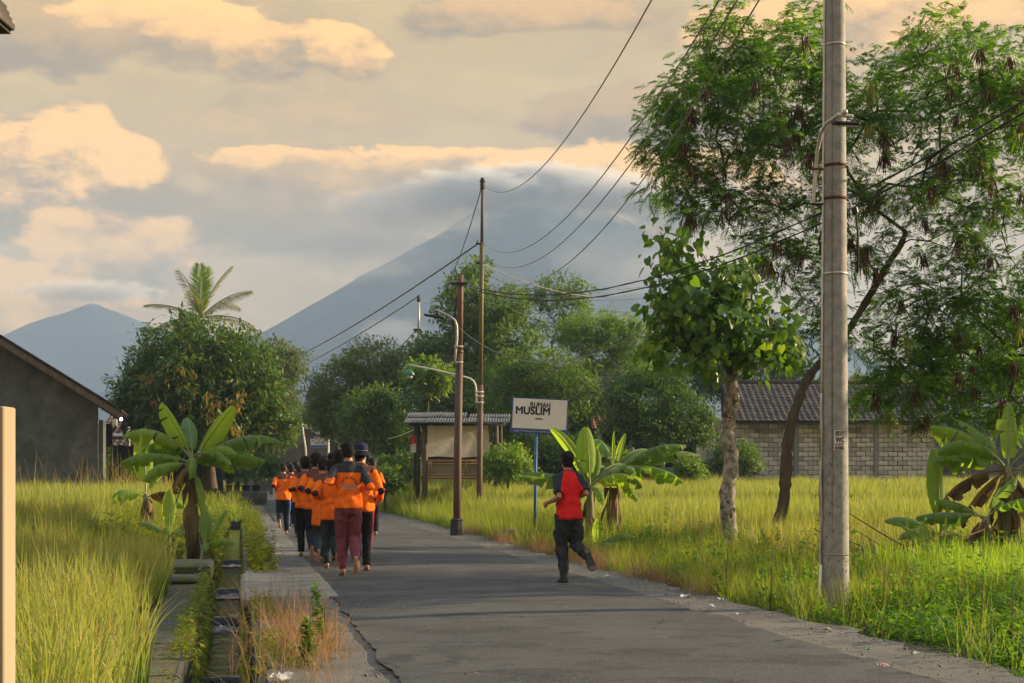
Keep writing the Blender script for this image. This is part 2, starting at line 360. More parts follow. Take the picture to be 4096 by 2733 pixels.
# canal: walls, ledge, stepped water
can = empty('canal', (*uv2xy(-2.8, 20), 0), 'narrow concrete irrigation canal with stepped weirs beside the rice', 'canal'); can.rotation_euler = (0, 0, TA)
def cbox(name, u0, u1, v0, v1, z0, z1, mat, bev=.02):
    b = MB().box(((u0 + u1) / 2 + 2.8, (v0 + v1) / 2 - 20, (z0 + z1) / 2), (u1 - u0, v1 - v0, z1 - z0), None, bev); return b.build(name, mat, can)
for i in range(9): cbox('ledge', -3.40 - .02 * (i % 3), CL, 4 + i * 4, 7.97 + i * 4, -.93, -.022 - .012 * (i % 2), M_moss)
for i in range(9): cbox('side_wall', CR, CR + .12, 4 + i * 4, 7.97 + i * 4, -.93, -.012 - .01 * (i % 2), M_moss)
def water_mat():
    m, nt, out = newmat('canal_water'); p = nd(nt, 'ShaderNodeBsdfPrincipled'); nt.links.new(p.outputs[0], out.inputs[0])
    p.inputs['Base Color'].default_value = (.007, .009, .006, 1); p.inputs['Roughness'].default_value = .06; p.inputs['IOR'].default_value = 1.33
    pos = nd(nt, 'ShaderNodeNewGeometry').outputs['Position']; n = noise(nt, pos, 9.0, 4.0, .6); b = nd(nt, 'ShaderNodeBump'); b.inputs['Strength'].default_value = .25; b.inputs['Distance'].default_value = .03
    nt.links.new(n.outputs[0], b.inputs['Height']); nt.links.new(b.outputs[0], p.inputs['Normal']); return m
M_water = water_mat()
M_foam = pbr('broken_water', (.030, .036, .040), (.50, .53, .54), 16.0, rough=.12, spec=.6, bump=1.0, bscale=22, lo=.52, hi=.70)
WEIR = [13.1, 17.4, 20.6, 26.0]; LEV = [-.66, -.46, -.36, -.28, -.2]
lv_prev = 4.0
for i, wv in enumerate(WEIR + [40.0]):
    vs = np.linspace(lv_prev, wv, 60); V = []; F = []
    for a, v in enumerate(vs):
        for k in range(7):
            u = CL + (CR - CL) * k / 6; drop = 0
            rough_ = .03 * max(0, 1 - (wv - v) / .9) if False else 0
            turb = math.exp(-((v - (lv_prev if False else wv)) / .01) ** 2) * 0
            V.append((u + 2.8, v - 20, LEV[i] + .006 * mnoise.noise(Vector((u * 7, v * 5, i)))))
    F = [(a * 7 + k, a * 7 + k + 1, a * 7 + 8 + k, a * 7 + 7 + k) for a in range(59) for k in range(6)]
    link('water', np_mesh('water', V, np.array(F), smooth=True), can, M_water)
    if i < 4:
        cbox('weir_sill', CL - .02, CR + .02, wv, wv + .10, -.94, LEV[i + 1] - .012, M_moss)
        # the sheet of water curling over the sill, then broken foam below it
        V = []; n = 14; H = LEV[i + 1] - LEV[i]
        for a in range(n + 1):
            t = a / n
            if t < .35: v = wv + .12 - .16 * (t / .35); z = LEV[i + 1] + .012 - .004 * (t / .35) ** 2
            else: s_ = (t - .35) / .65; v = wv - .04 - .07 * s_; z = LEV[i + 1] + .008 - (H + .03) * s_ ** 1.6
            for k in range(13):
                u = CL + .02 + (CR - CL - .04) * k / 12
                V.append((u + 2.8, v - 20 + .012 * mnoise.noise(Vector((u * 14, t * 2, i))), z + .008 * mnoise.noise(Vector((u * 20, t * 4, i + 5)))))
        F = [(a * 13 + k, a * 13 + k + 1, a * 13 + 14 + k, a * 13 + 13 + k) for a in range(n) for k in range(12)]
        link('falling_water', np_mesh('falling_water', V, np.array(F), smooth=True), can, M_water)
        V = []
        for a in range(41):
            v = wv - .03 - a / 40 * .75; amp = .055 * (1 - a / 40) ** 1.2 + .005
            for k in range(15):
                u = CL + .01 + (CR - CL - .02) * k / 14
                V.append((u + 2.8, v - 20, LEV[i] + .010 + amp * (mnoise.noise(Vector((u * 11, v * 11, i))) + .6 * mnoise.noise(Vector((u * 26, v * 26, i))))))
        F = [(a * 15 + k, a * 15 + k + 1, a * 15 + 16 + k, a * 15 + 15 + k) for a in range(40) for k in range(14)]
        link('churning_water', np_mesh('churning_water', V, np.array(F), smooth=True), can, M_foam)
    lv_prev = wv
tag(slab('concrete_block', -3.85, -2.97, 19.0, 20.3, -.03, .16, M_moss), 'mossy concrete block on the canal ledge below the banana plant', 'block')
tag(slab('concrete_block', -3.55, -3.12, 18.2, 18.9, -.03, .05, M_moss), 'low broken slab on the ledge before the mossy block', 'block')

# ---------------------------------------------------------------- mountains
def mountain(name, prof, d0, depth, base_px, label, mat, seed):
    """prof: skyline points (px, py) as seen; a cone-like massif whose ridge stands at distance d0, with gullies"""
    pr = sorted(prof); xs = np.array([(p[0] - CX) / FPX * d0 for p in pr]); zs = np.array([CAM_H + (HY - p[1]) / FPX * d0 for p in pr])
    gx = np.linspace(xs[0], xs[-1], 150); gy = np.linspace(-1, 1, 60); V = []
    top = np.interp(gx, xs, zs); pk = gx[np.argmax(top)]
    for t in gy:
        for x, h in zip(gx, top):
            k = abs(t); f = (1 - k) ** 1.35
            g = mnoise.fractal(Vector((x / 60 + seed, t * 6 - (x - pk) / 300 * t, seed)), .9, 2.0, 5)
            V.append((x + (x - pk) * k * .35, d0 + t * depth, max(-3, h * f + g * 34 * f * (k + .02) ** .5 * min(1, k * 9) + (3.0 * g * f if k < .05 else 0)) ))
    w = len(gx); F = [(i * w + j, i * w + j + 1, (i + 1) * w + j + 1, (i + 1) * w + j) for i in range(len(gy) - 1) for j in range(w - 1)]
    o = link(name, np_mesh(name, V, np.array(F), smooth=True), None, mat); return tag(o, label, kind='structure')
M_mtn = pbr('hazed_forest', (.032, .052, .070), (.050, .072, .088), .02, rough=1.0, spec=.0, c3=(.075, .078, .070), s3=.05, lo3=.5, hi3=.7)  # forest colour with the blue of distance haze mixed in
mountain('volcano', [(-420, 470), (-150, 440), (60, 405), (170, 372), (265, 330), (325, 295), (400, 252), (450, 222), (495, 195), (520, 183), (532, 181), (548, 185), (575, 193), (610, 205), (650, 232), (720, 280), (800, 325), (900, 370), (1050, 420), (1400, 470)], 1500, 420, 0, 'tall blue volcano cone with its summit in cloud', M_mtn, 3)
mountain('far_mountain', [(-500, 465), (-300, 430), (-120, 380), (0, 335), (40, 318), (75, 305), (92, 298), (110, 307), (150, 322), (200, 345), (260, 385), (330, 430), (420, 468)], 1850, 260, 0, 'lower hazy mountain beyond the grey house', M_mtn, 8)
# ---------------------------------------------------------------- grasses, rice, herbs (stuff)
def blades(P, nb, L, Lv, W, lean, droop, segs, seed, spread=.05):
    r = np.random.default_rng(seed); n = len(P) * nb
    if n == 0: return np.zeros((0, 3)), np.zeros((0, 4), int), np.zeros(0)
    B = np.repeat(P, nb, 0).astype(float); ph = r.uniform(0, 2 * np.pi, n); rad = spread * np.sqrt(r.random(n)); a0 = r.uniform(0, 2 * np.pi, n)
    B[:, 0] += rad * np.cos(a0); B[:, 1] += rad * np.sin(a0)
    ln = (np.repeat(L, nb) if np.ndim(L) else L) * (1 + Lv * r.normal(0, 1, n)).clip(.4, 1.7); th0 = np.abs(r.normal(0, lean, n)); th1 = th0 + droop * r.random(n) ** 1.6
    tw = r.uniform(-.9, .9, n); wx = -np.sin(ph + tw); wy = np.cos(ph + tw)
    V = np.zeros((n, segs + 1, 2, 3)); pos = B.copy(); H = np.zeros((n, segs + 1, 2))
    for s in range(segs + 1):
        t = s / segs; w = W * (1 - t) ** .7 * (.55 + .45 * min(1, t * 4)) + .0006
        for k, sg in ((0, -1), (1, 1)):
            V[:, s, k, 0] = pos[:, 0] + sg * wx * w / 2; V[:, s, k, 1] = pos[:, 1] + sg * wy * w / 2; V[:, s, k, 2] = pos[:, 2]; H[:, s, k] = t
        th = th0 + (th1 - th0) * ((s + .5) / segs) ** 1.5; st = ln / segs
        pos = pos + np.stack([np.sin(th) * np.cos(ph) * st, np.sin(th) * np.sin(ph) * st, np.cos(th) * st], -1)
    base = (np.arange(n) * (segs + 1) * 2)[:, None]
    F = np.concatenate([base + np.array([[2 * s, 2 * s + 1, 2 * s + 3, 2 * s + 2]]) for s in range(segs)], 0)
    return V.reshape(-1, 3), F, H.ravel()
def leaves(P, D, N, L, W, fold=.25):
    """rhombic folded leaves: base P, direction D, face normal N; arrays"""
    D = D / np.linalg.norm(D, axis=1, keepdims=True); Sd = np.cross(D, N); Sd /= np.linalg.norm(Sd, axis=1, keepdims=True) + 1e-9; Nn = np.cross(Sd, D)
    L = np.asarray(L)[:, None] if np.ndim(L) else L; W = np.asarray(W)[:, None] if np.ndim(W) else W
    a = P; m = P + D * L * .45 - Nn * W * fold; t = P + D * L - Nn * L * .12
    l = P + D * L * .42 + Sd * W * .5; r = P + D * L * .42 - Sd * W * .5
    V = np.stack([a, l, m, r, t], 1).reshape(-1, 3); b = (np.arange(len(P)) * 5)[:, None]
    F = np.concatenate([b + np.array([[0, 2, 1]]), b + np.array([[1, 2, 4]]), b + np.array([[0, 3, 2]]), b + np.array([[3, 4, 2]])], 0)
    return V, F
class Acc:
    def __init__(s): s.V = []; s.F = {}; s.H = []; s.n = 0
    def add(s, V, F, H=None):
        if len(V) == 0: return
        s.F.setdefault(F.shape[1], []).append(F + s.n); s.V.append(V); s.H.append(H if H is not None else np.zeros(len(V))); s.n += len(V)
    def build(s, name, mat, parent=None):
        me = np_mesh(name, np.concatenate(s.V), [np.concatenate(f) for f in s.F.values()], attrs={'h': np.concatenate(s.H)})
        return link(name, me, parent, mat)
def scatter(region, y0, y1, sp, seed, margin=2.0, jit=.45, xl=None, xr=None):
    r = np.random.default_rng(seed); ys = np.arange(y0, y1, sp); out = []
    for y in ys:
        w = .362 * y + margin
        xs = np.arange(-w if xl is None else max(-w, xl), w if xr is None else min(w, xr), sp)
        if len(xs): out.append(np.stack([xs, np.full(len(xs), y)], -1))
    P = np.concatenate(out) + r.normal(0, sp * jit * .5, (sum(len(o) for o in out), 2))
    u, v = xy2uv(P[:, 0], P[:, 1]); keep = region(P[:, 0], P[:, 1], u, v, r); P = P[keep]
    return np.column_stack([P, hz(P[:, 0], P[:, 1]) - .02])
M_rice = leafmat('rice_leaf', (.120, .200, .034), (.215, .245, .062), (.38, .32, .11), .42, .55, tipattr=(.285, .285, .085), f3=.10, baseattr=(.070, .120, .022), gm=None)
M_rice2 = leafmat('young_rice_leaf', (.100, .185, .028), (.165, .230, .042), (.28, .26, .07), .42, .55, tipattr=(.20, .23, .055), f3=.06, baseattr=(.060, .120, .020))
M_grass = leafmat('verge_grass', (.078, .125, .024), (.135, .165, .036), (.26, .22, .085), .42, .6, tipattr=(.19, .17, .06), f3=.10)
M_dry = leafmat('dry_grass', (.36, .22, .115), (.27, .19, .10), (.18, .17, .06), .35, .8, f3=.12, tcol=(1.1, .9, .6), gm=None)
M_herb = leafmat('herb_leaf', (.055, .110, .022), (.095, .160, .030), (.17, .19, .05), .44, .5, f3=.08)
M_vine = leafmat('bank_creeper', (.090, .105, .020), (.150, .150, .032), (.20, .14, .06), .40, .6, f3=.12)
M_straw = leafmat('panicle', (.36, .27, .09), (.28, .23, .07), None, .3, .7, gm=None)
def rice(name, mat, label, P, near, seed, L=.68):
    A = Acc(); d = P[:, 1]
    a, b, c = P[d < near], P[(d >= near) & (d < near * 1.9)], P[d >= near * 1.9]
    for Q, nb, W, sg, k in ((a, 20, .017, 5, 1), (b, 13, .022, 4, 2), (c, 8, .032, 3, 3)):
        A.add(*blades(Q, nb, L * np.array([1 + .30 * mnoise.noise(Vector((q[0] * .9, q[1] * .9, seed))) + .16 * mnoise.noise(Vector((q[0] * 4, q[1] * 4, seed))) for q in Q]) if len(Q) else L, .16, W, .13, 1.0, sg, seed + k, .075))
    o = A.build(name, mat); return tag(o, label, 'rice', kind='stuff')
# left paddies in three steps, right paddies
gapL = lambda y: ((y > 11.8) & (y < 12.75)) | ((y > 16.9) & (y < 18.1)) | ((y > 27.3) & (y < 28.3))
PL = scatter(lambda x, y, u, v, r: (y > 5.0) & (u < np.where(y < 9.5, -3.24, np.where(y < 17.5, -3.52, -4.75)) + r.normal(0, .06, len(u))) & ~gapL(y) & (x > -30), 5.0, 45.3, .185, 1, 1.2)
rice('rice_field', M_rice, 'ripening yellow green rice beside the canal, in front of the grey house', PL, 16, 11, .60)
PR = scatter(lambda x, y, u, v, r: (u > np.where(y < 28, 4.7, 4.0) + r.normal(0, .08, len(u))) & ~((y > 27.3) & (y < 28.6)) & ~((y > 42.4) & (y < 44.2)) & ((y > 20.2) | ((x < 6.1) & (y > 18.6))), 18, 61.2, .21, 2, 4.0)
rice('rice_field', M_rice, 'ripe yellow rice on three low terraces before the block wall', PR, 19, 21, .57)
PR0 = scatter(lambda x, y, u, v, r: (u > 4.75 - (y < 13) * .2 + r.normal(0, .1, len(u))) & (y > 12.6 + r.normal(0, .2, len(u))) & (x > 3.6), 12, 17.4, .15, 3, 3.0)
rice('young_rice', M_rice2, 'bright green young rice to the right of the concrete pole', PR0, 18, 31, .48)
# drooping ripe ears among the near rice
E_ = np.concatenate([PL[PL[:, 1] < 22], PR[PR[:, 1] < 27]]); A = Acc(); rr = np.random.default_rng(5); E_ = E_[rr.random(len(E_)) < .8]; E_ = E_.copy(); E_[:, 2] += .30
A.add(*blades(E_, 3, .36, .2, .013, .35, 2.2, 5, 77, .07)); tag(A.build('rice_ears', M_straw), 'thin drooping ears among the near rice', 'rice', kind='stuff')

# verge grass on both sides
def verge(x, y, u, v, r):
    right = (u > 2.55 + .22 * np.sin(v * 1.9) + r.normal(0, .08, len(u))) & (u < np.where(y < 28, 5.0, 4.3)) & ((y > 13.4) | (r.random(len(u)) < .13))
    left = (u < -3.72) & (u > np.where(y < 17.5, -4.05, -5.1)) & (y > 16.6)
    return right | left
PV = scatter(verge, 8, 75, .115, 9, 1.0)
n_ = np.array([mnoise.noise(Vector((p[0] * .8, p[1] * .5, 3))) for p in PV]); A = Acc()
hi = PV[n_ > -.25]; A.add(*blades(hi[hi[:, 1] < 24], 9, .36, .35, .008, .35, 1.3, 4, 41, .06)); A.add(*blades(hi[hi[:, 1] >= 24], 8, .44, .35, .014, .35, 1.3, 3, 42, .08))
lo_ = PV[n_ <= -.25]; A.add(*blades(lo_, 8, .20, .3, .010, .5, 1.2, 3, 43, .06))
tag(A.build('verge_grass', M_grass), 'rough green grass along the road edge', 'grass', kind='stuff')
# grass bank under the far trees and behind the houses, both sides of the far road
PB = scatter(lambda x, y, u, v, r: ((u > 2.5) & ((y > 62) | (u < 4.3))) | ((u < -2.6) & ((y > 45.6) | (u > -4.7))), 40, 118, .55, 10, 3)
A = Acc(); A.add(*blades(PB, 14, .55, .45, .05, .5, 1.3, 2, 44, .3)); tag(A.build('bank_grass', M_grass), 'long grass on the banks of the far road', 'grass', kind='stuff')
# dry orange grass on the right edge and by the canal
def dry(x, y, u, v, r):
    k = np.array([mnoise.noise(Vector((a * .55, 2.2, 1))) for a in v])
    right = (u > 2.30 + r.normal(0, .05, len(u))) & (u < 2.70 + .3 * k) & (k > .02) & (y > 13.2) & (y < 34)
    left = (np.hypot((u + 2.15) / .28, (v - 11.6) / 1.5) < 1.0) & (r.random(len(u)) < .45)
    return right | left
PD = scatter(dry, 8, 36, .085, 12, .5); A = Acc(); A.add(*blades(PD, 9, .26, .45, .008, .85, 2.3, 5, 45, .08)); tag(A.build('dry_grass', M_dry), 'dry orange brown grass at the edges of the road', 'grass', kind='stuff')
# herbs
def herbs(P, h, nl, ls, seed, A, stemW=.006, up=.5, taper=.5):
    r = np.random.default_rng(seed); n = len(P)
    if n == 0: return
    hh = h * (1 + .35 * r.normal(0, 1, n)).clip(.4, 1.8); tilt = r.normal(0, .18, (n, 2))
    T = np.repeat(np.arange(n), nl); t = r.random(n * nl) ** .7; ph = r.uniform(0, 2 * np.pi, n * nl)
    top = P + np.column_stack([tilt * hh[:, None], hh])
    Q = P[T] * (1 - t[:, None]) + top[T] * t[:, None]
    el = up + r.normal(0, .35, n * nl); Dr = np.column_stack([np.cos(ph) * np.cos(el), np.sin(ph) * np.cos(el), np.sin(el)]); Nn = np.column_stack([-np.cos(ph) * np.sin(el), -np.sin(ph) * np.sin(el), np.cos(el)]) + r.normal(0, .3, (n * nl, 3))
    L = ls * (1.25 - taper * t) * r.uniform(.6, 1.3, n * nl)
    A.add(*leaves(Q, Dr, Nn, L, L * r.uniform(.38, .6, n * nl)))
    V, F, H = blades(P, 1, h * 1.0, .1, stemW, .12, .1, 2, seed + 1, 0); A.add(V, F, H)
def weedzone(x, y, u, v, r):
    k = np.array([mnoise.noise(Vector((a * .6, b * .6, 8))) for a, b in zip(x, y)])
    near = (u > 2.75 + r.normal(0, .1, len(u))) & (u < np.where(y < 13, 6.5, 4.7)) & (y < 13.2)
    mid = (u > 2.8) & (u < 4.7) & (y >= 13.2) & (y < 34) & (k > .02)
    ban = (np.hypot((x - 6.9) / 1.5, (y - 18.6) / .9) < 1)
    return near | mid | ban
PW = scatter(weedzone, 8, 34, .12, 14, 1.0); A = Acc(); herbs(PW[PW[:, 1] < 13.3], .20, 14, .080, 51, A, up=.35); herbs(PW[PW[:, 1] >= 13.3], .24, 12, .075, 52, A)
PW2 = PW[np.random.default_rng(3).random(len(PW)) < .07]; herbs(PW2, .50, 30, .075, 53, A, up=.2)
PW3 = scatter(lambda x, y, u, v, r: (np.hypot((x - 6.9) / 1.5, (y - 18.6) / .9) < 1), 17, 20, .14, 15, 1.0); herbs(PW3, .42, 24, .10, 54, A)
tag(A.build('roadside_herbs', M_herb), 'low leafy weeds between the road and the young rice', 'weeds', kind='stuff')
# creepers and weeds on the canal banks
def bank(x, y, u, v, r):
    rb = (u > CR + .02) & (u < -2.24 + .1 * np.sin(v * 2)) & (v > 9) & ~((v > 15.5) & (v < 19.2) & (u > -2.50))
    lb = (u > CL - .10) & (u < CL + .04)
    cl = (u < -3.45) & (u > -4.7) & (y > 16.5) & (y < 30)
    return rb | lb | cl
PK = scatter(bank, 9, 42, .085, 16, .5, jit=.6); A = Acc()
kk = np.array([mnoise.noise(Vector((p[0] * .9, p[1] * .7, 5))) for p in PK]); PK = PK[kk > -.05]; uu, vv = xy2uv(PK[:, 0], PK[:, 1]); PK[:, 2] = np.where(uu > -3.3, -.06, PK[:, 2])
far = PK[:, 1] > 19
herbs(PK[~far], .16, 12, .05, 61, A, up=.15); herbs(PK[far], .36, 18, .075, 62, A, up=.2)
# hanging down the canal walls
PH = PK[(uu < CL + .3) & (uu > CL - .12)]
if len(PH):
    Q = np.repeat(PH, 8, 0); r = np.random.default_rng(8); Q[:, 2] -= r.random(len(Q)) * .55; u_, v_ = xy2uv(Q[:, 0], Q[:, 1]); xx, yy = uv2xy(np.full(len(Q), CL + .03) + r.random(len(Q)) * .05, v_ + r.normal(0, .05, len(Q))); Q[:, 0] = xx; Q[:, 1] = yy
    Dn = np.column_stack([r.normal(.4, .4, len(Q)), r.normal(-.2, .4, len(Q)), r.normal(-.7, .4, len(Q))]); A.add(*leaves(Q, Dn, r.normal(0, 1, (len(Q), 3)) + np.array([.8, -.6, .4]), r.uniform(.03, .08, len(Q)), r.uniform(.015, .035, len(Q))))
PH = PK[(uu > CR - .02) & (uu < CR + .25)]
Q = np.repeat(PH, 7, 0); r = np.random.default_rng(9); Q[:, 2] -= r.random(len(Q)) * .5; u_, v_ = xy2uv(Q[:, 0], Q[:, 1]); xx, yy = uv2xy(np.full(len(Q), CR - .03) - r.random(len(Q)) * .06, v_ + r.normal(0, .05, len(Q))); Q[:, 0] = xx; Q[:, 1] = yy
Dn = np.column_stack([r.normal(-.4, .4, len(Q)), r.normal(-.2, .4, len(Q)), r.normal(-.7, .4, len(Q))]); A.add(*leaves(Q, Dn, r.normal(0, 1, (len(Q), 3)) + np.array([-.8, -.6, .4]), r.uniform(.03, .08, len(Q)), r.uniform(.015, .035, len(Q))))
tag(A.build('bank_creepers', M_vine), 'yellow green creepers overhanging the canal banks', 'weeds', kind='stuff')
# dead stalks over the right canal bank
PS = scatter(lambda x, y, u, v, r: (u > -2.62) & (u < -1.95) & (v > 8.6) & (v < 15.3), 8, 16, .19, 18, .5); A = Acc(); A.add(*blades(PS, 5, .36, .5, .004, .8, 1.2, 4, 63, .1))
tag(A.build('dead_stalks', M_straw if False else M_dry), 'thin dead stalks leaning over the water', 'weeds', kind='stuff')
# seeding grass before the grey house
PG = scatter(lambda x, y, u, v, r: (x < -10.6) & (x > -17), 44.4, 45.6, .22, 19, 1); PG = PG[PG[:, 0] < -9.7]; A = Acc(); A.add(*blades(PG, 4, 1.15, .35, .02, .22, 1.1, 5, 66, .15)); tag(A.build('seeding_grass', M_straw), 'tall seeding grass at the foot of the grey house', 'grass', kind='stuff')
# ---------------------------------------------------------------- trees
M_bark = pbr('bark_brown', (.105, .082, .058), (.060, .048, .034), 7.0, rough=.95, bump=.9, bscale=20, stretch=(1, 1, .35))
M_bark_pale = pbr('bark_pale_mottled', (.34, .32, .275), (.16, .145, .12), 9.0, rough=.9, bump=.7, bscale=26, lo=.42, hi=.56, c3=(.055, .046, .034), s3=7.0, lo3=.57, hi3=.62)
M_bark_grey = pbr('bark_grey', (.17, .16, .14), (.095, .09, .08), 8.0, rough=.95, bump=.6, bscale=24)
def grow(trunk, tips, r0, seed, rtip=.006, seg=.5, wob=.10, expo=.42, upbias=.35):
    """limbs from a trunk polyline to every tip; returns (mesh builder, node positions of the tips)"""
    r = random.Random(seed); N = [Vector(p) for p in trunk]; par = [-1] + list(range(len(trunk) - 1)); lockr = {}
    for i in range(len(trunk)): lockr[i] = r0[0] + (r0[1] - r0[0]) * i / max(1, len(trunk) - 1)
    first = max(1, int(len(trunk) * .45)); tips = [Vector(t) for t in tips]
    c = N[-1]; tips.sort(key=lambda t: (t - c).length); endn = []
    pos = np.array([tuple(p) for p in N])
    for t in tips:
        d = np.linalg.norm(pos[first:] - np.array(t), axis=1) + upbias * np.maximum(0, pos[first:, 2] - t.z) * 1.5
        j = int(np.argmin(d)) + first; a = N[j]; L = (t - a).length; k = max(1, int(L / seg)); p = j
        side = Vector((r.gauss(0, 1), r.gauss(0, 1), r.gauss(0, 1))) * wob * L
        for q in range(1, k + 1):
            s_ = q / k; pt = a.lerp(t, s_) + side * math.sin(math.pi * s_) * .6 + Vector((r.gauss(0, .02), r.gauss(0, .02), 0)) * (0 if q == k else 1) + Vector((0, 0, .10 * L * math.sin(math.pi * s_)))
            N.append(pt); par.append(p); p = len(N) - 1; pos = np.vstack([pos, tuple(pt)])
        endn.append(p)
    cnt = [0] * len(N)
    for e in endn: cnt[e] = 1
    for i in range(len(N) - 1, 0, -1): cnt[par[i]] += cnt[i]
    tot = max(1, cnt[0]); rad = []
    for i in range(len(N)):
        x = rtip * max(1, cnt[i]) ** expo
        rad.append(lockr.get(i, min(x, r0[1] * .8)))
    V = []; F = []; ns = 6
    for i in range(1, len(N)):
        p, q = N[par[i]], N[i]; t = q - p
        if t.length < 1e-4: continue
        t.normalize(); a = t.cross(Vector((.3, .9, .2))).normalized(); b = t.cross(a); n0 = len(V)
        ra = rad[par[i]] if (par[i] in lockr and i in lockr) else min(rad[par[i]], rad[i] * 1.5); rb = rad[i]; k = 10 if i in lockr else (6 if rb > .02 else 4)
        for c_, rr_ in ((p - t * ra * .15, ra), (q, rb)):
            for m in range(k): an = 2 * math.pi * m / k; V.append(tuple(c_ + (a * math.cos(an) + b * math.sin(an)) * rr_))
        F += [(n0 + m, n0 + (m + 1) % k, n0 + k + (m + 1) % k, n0 + k + m) for m in range(k)]
    return V, F
def smooth_trunk(pts, rad, name, mat, parent, n=14, knots=0, seed=0):
    """a proper lofted trunk with swellings"""
    r = random.Random(seed); P = [Vector(p) for p in pts]; Q = []; RR = []
    for i in range(len(P) - 1):
        for k in range(6):
            t = k / 6; a, b, c, d = P[max(i - 1, 0)], P[i], P[i + 1], P[min(i + 2, len(P) - 1)]
            Q.append(.5 * ((2 * b) + (c - a) * t + (2 * a - 5 * b + 4 * c - d) * t * t + (3 * b - a - 3 * c + d) * t ** 3)); RR.append((rad[i] + (rad[i + 1] - rad[i]) * t) * (1 + .07 * r.gauss(0, 1)))
    Q.append(P[-1]); RR.append(rad[-1]); mb = MB().tube(Q, RR, n)
    V = [Vector(v) for v in mb.V]
    mb.V = [tuple(v + Vector((mnoise.noise(v * 6), mnoise.noise(v * 6 + Vector((9, 0, 0))), 0)) * .022) for v in V]
    return mb.build(name, mat, parent, True)
def lobe_tips(lobes, n, r, shell=(.35, 1.0)):
    vol = np.array([l[3] * l[4] * l[5] for l in lobes]) ** .75; pr = vol / vol.sum(); out = []; nor = []
    k = r.choice(len(lobes), n, p=pr); d = r.normal(0, 1, (n, 3)); d /= np.linalg.norm(d, axis=1, keepdims=True); s = r.uniform(shell[0] ** 2, shell[1] ** 2, n) ** .5
    nz_ = np.array([mnoise.noise(Vector((a[0] * 1.7 + b * 5.1, a[1] * 1.7, a[2] * 1.7))) for a, b in zip(d, k)]); s = s * (1 + .38 * nz_) * np.where(r.random(n) < .06, 1.16, 1.0); Lb = np.array(lobes, float)[k]; return Lb[:, :3] + d * s[:, None] * Lb[:, 3:6], d
def crown_leaves(tips, nor, per, spread, L, W, seed, droop=.25, out=.7):
    r = np.random.default_rng(seed); n = len(tips) * per; T = np.repeat(tips, per, 0); Nn = np.repeat(nor, per, 0)
    P = T + r.normal(0, spread, (n, 3)) * np.array([1, 1, .7]); D = Nn * out + r.normal(0, .75, (n, 3)); D[:, 2] -= droop
    up = np.array([0, 0, 1.0]) + Nn * .5 + r.normal(0, .45, (n, 3))
    k = r.uniform(.65, 1.25, n); return leaves(P, D, up, L * k, W * k, .18)
def tree(name, label, base, lobes, trunk, r0, nt_, per, spread, L, W, mat, bark, seed, cat='tree', group=None, droop=.25, ntw=None, shell=(.45, 1.0), tmat2=None):
    """a whole tree; lobes and trunk in world coordinates"""
    b = Vector(base); o = empty(name, b, label, cat, group); r = np.random.default_rng(seed)
    tips, nor = lobe_tips(lobes, nt_, r, shell); lt = tips - np.array(b)
    V, F = grow([Vector(p) - b for p in trunk], [tuple(t) for t in lt[:ntw or min(nt_, 160)]], r0, seed)
    quads = np.array(F); link('trunk', np_mesh('trunk', V, quads, smooth=True), o, bark)
    A = Acc(); A.add(*crown_leaves(lt, nor, per, spread, L, W, seed + 1, droop)); c = A.build('crown', mat, o)
    return o
def px_lobes(d, L):      # lobes given in photograph pixels: (px, py, half width, half height, depth offset, depth half)
    out = []
    for (px, py, hw, hh, dd, dh) in L:
        p = PT(px, py, d + dd); k = (d + dd) / FPX; out.append((p.x, p.y, p.z, hw * k, dh, hh * k))
    return out
def px_path(d, L): return [PT(px, py, d + dd) for (px, py, dd) in L]
M_mango = leafmat('mango_leaf', (.036, .066, .016), (.066, .100, .024), (.16, .12, .030), .36, .42, f3=.07, spec=.4)
M_dark = leafmat('dark_green_leaf', (.034, .062, .022), (.062, .096, .028), (.12, .13, .035), .36, .45, f3=.08)
M_mid = leafmat('mid_green_leaf', (.048, .082, .026), (.085, .120, .034), (.16, .16, .04), .40, .45, f3=.10)
M_lite = leafmat('light_green_leaf', (.075, .125, .024), (.13, .175, .036), (.20, .19, .05), .40, .5, f3=.08)
M_olive = leafmat('olive_leaf', (.060, .076, .034), (.092, .104, .044), (.12, .11, .05), .38, .6, f3=.1)
# mango tree left of the road
gz = float(hz(-11.4, 52))
mg = tree('mango_tree', 'big rounded dark mango tree beside the grey house, rusty new shoots', (-11.0, 52, gz),
     px_lobes(52, [(198, 354, 54, 38, 0, 2.0), (156, 386, 36, 42, .3, 1.8), (235, 374, 42, 44, .2, 1.9), (258, 402, 28, 38, -.2, 1.6), (195, 395, 62, 42, -.4, 2.4), (136, 400, 18, 30, .2, 1.2), (205, 425, 62, 26, -.6, 2.0), (272, 425, 22, 24, -.4, 1.2), (160, 428, 34, 16, -.8, 1.2)]),
     px_path(52, [(211, 488, 0), (208, 462, 0), (206, 440, 0), (204, 415, 0), (200, 390, 0)]), (.24, .15), 2100, 22, .19, .26, .085, M_mango, M_bark, 101, droop=.45, shell=(.55, 1.0))
r_ = np.random.default_rng(4); tp, nn_ = lobe_tips(px_lobes(51.2, [(185, 402, 55, 40, -1.8, .4), (240, 415, 35, 30, -1.5, .4)]), 26, r_, (.2, .95)); A = Acc(); A.add(*crown_leaves(tp - np.array((-11.0, 52, gz)), nn_ * .2, 14, .11, .26, .06, 7, 1.0)); ns_ = A.build('new_shoots', leafmat('mango_shoot', (.26, .17, .04), (.20, .17, .035), (.30, .15, .06), .4, .5, gm=None), mg); ns_['kind'] = 'stuff'
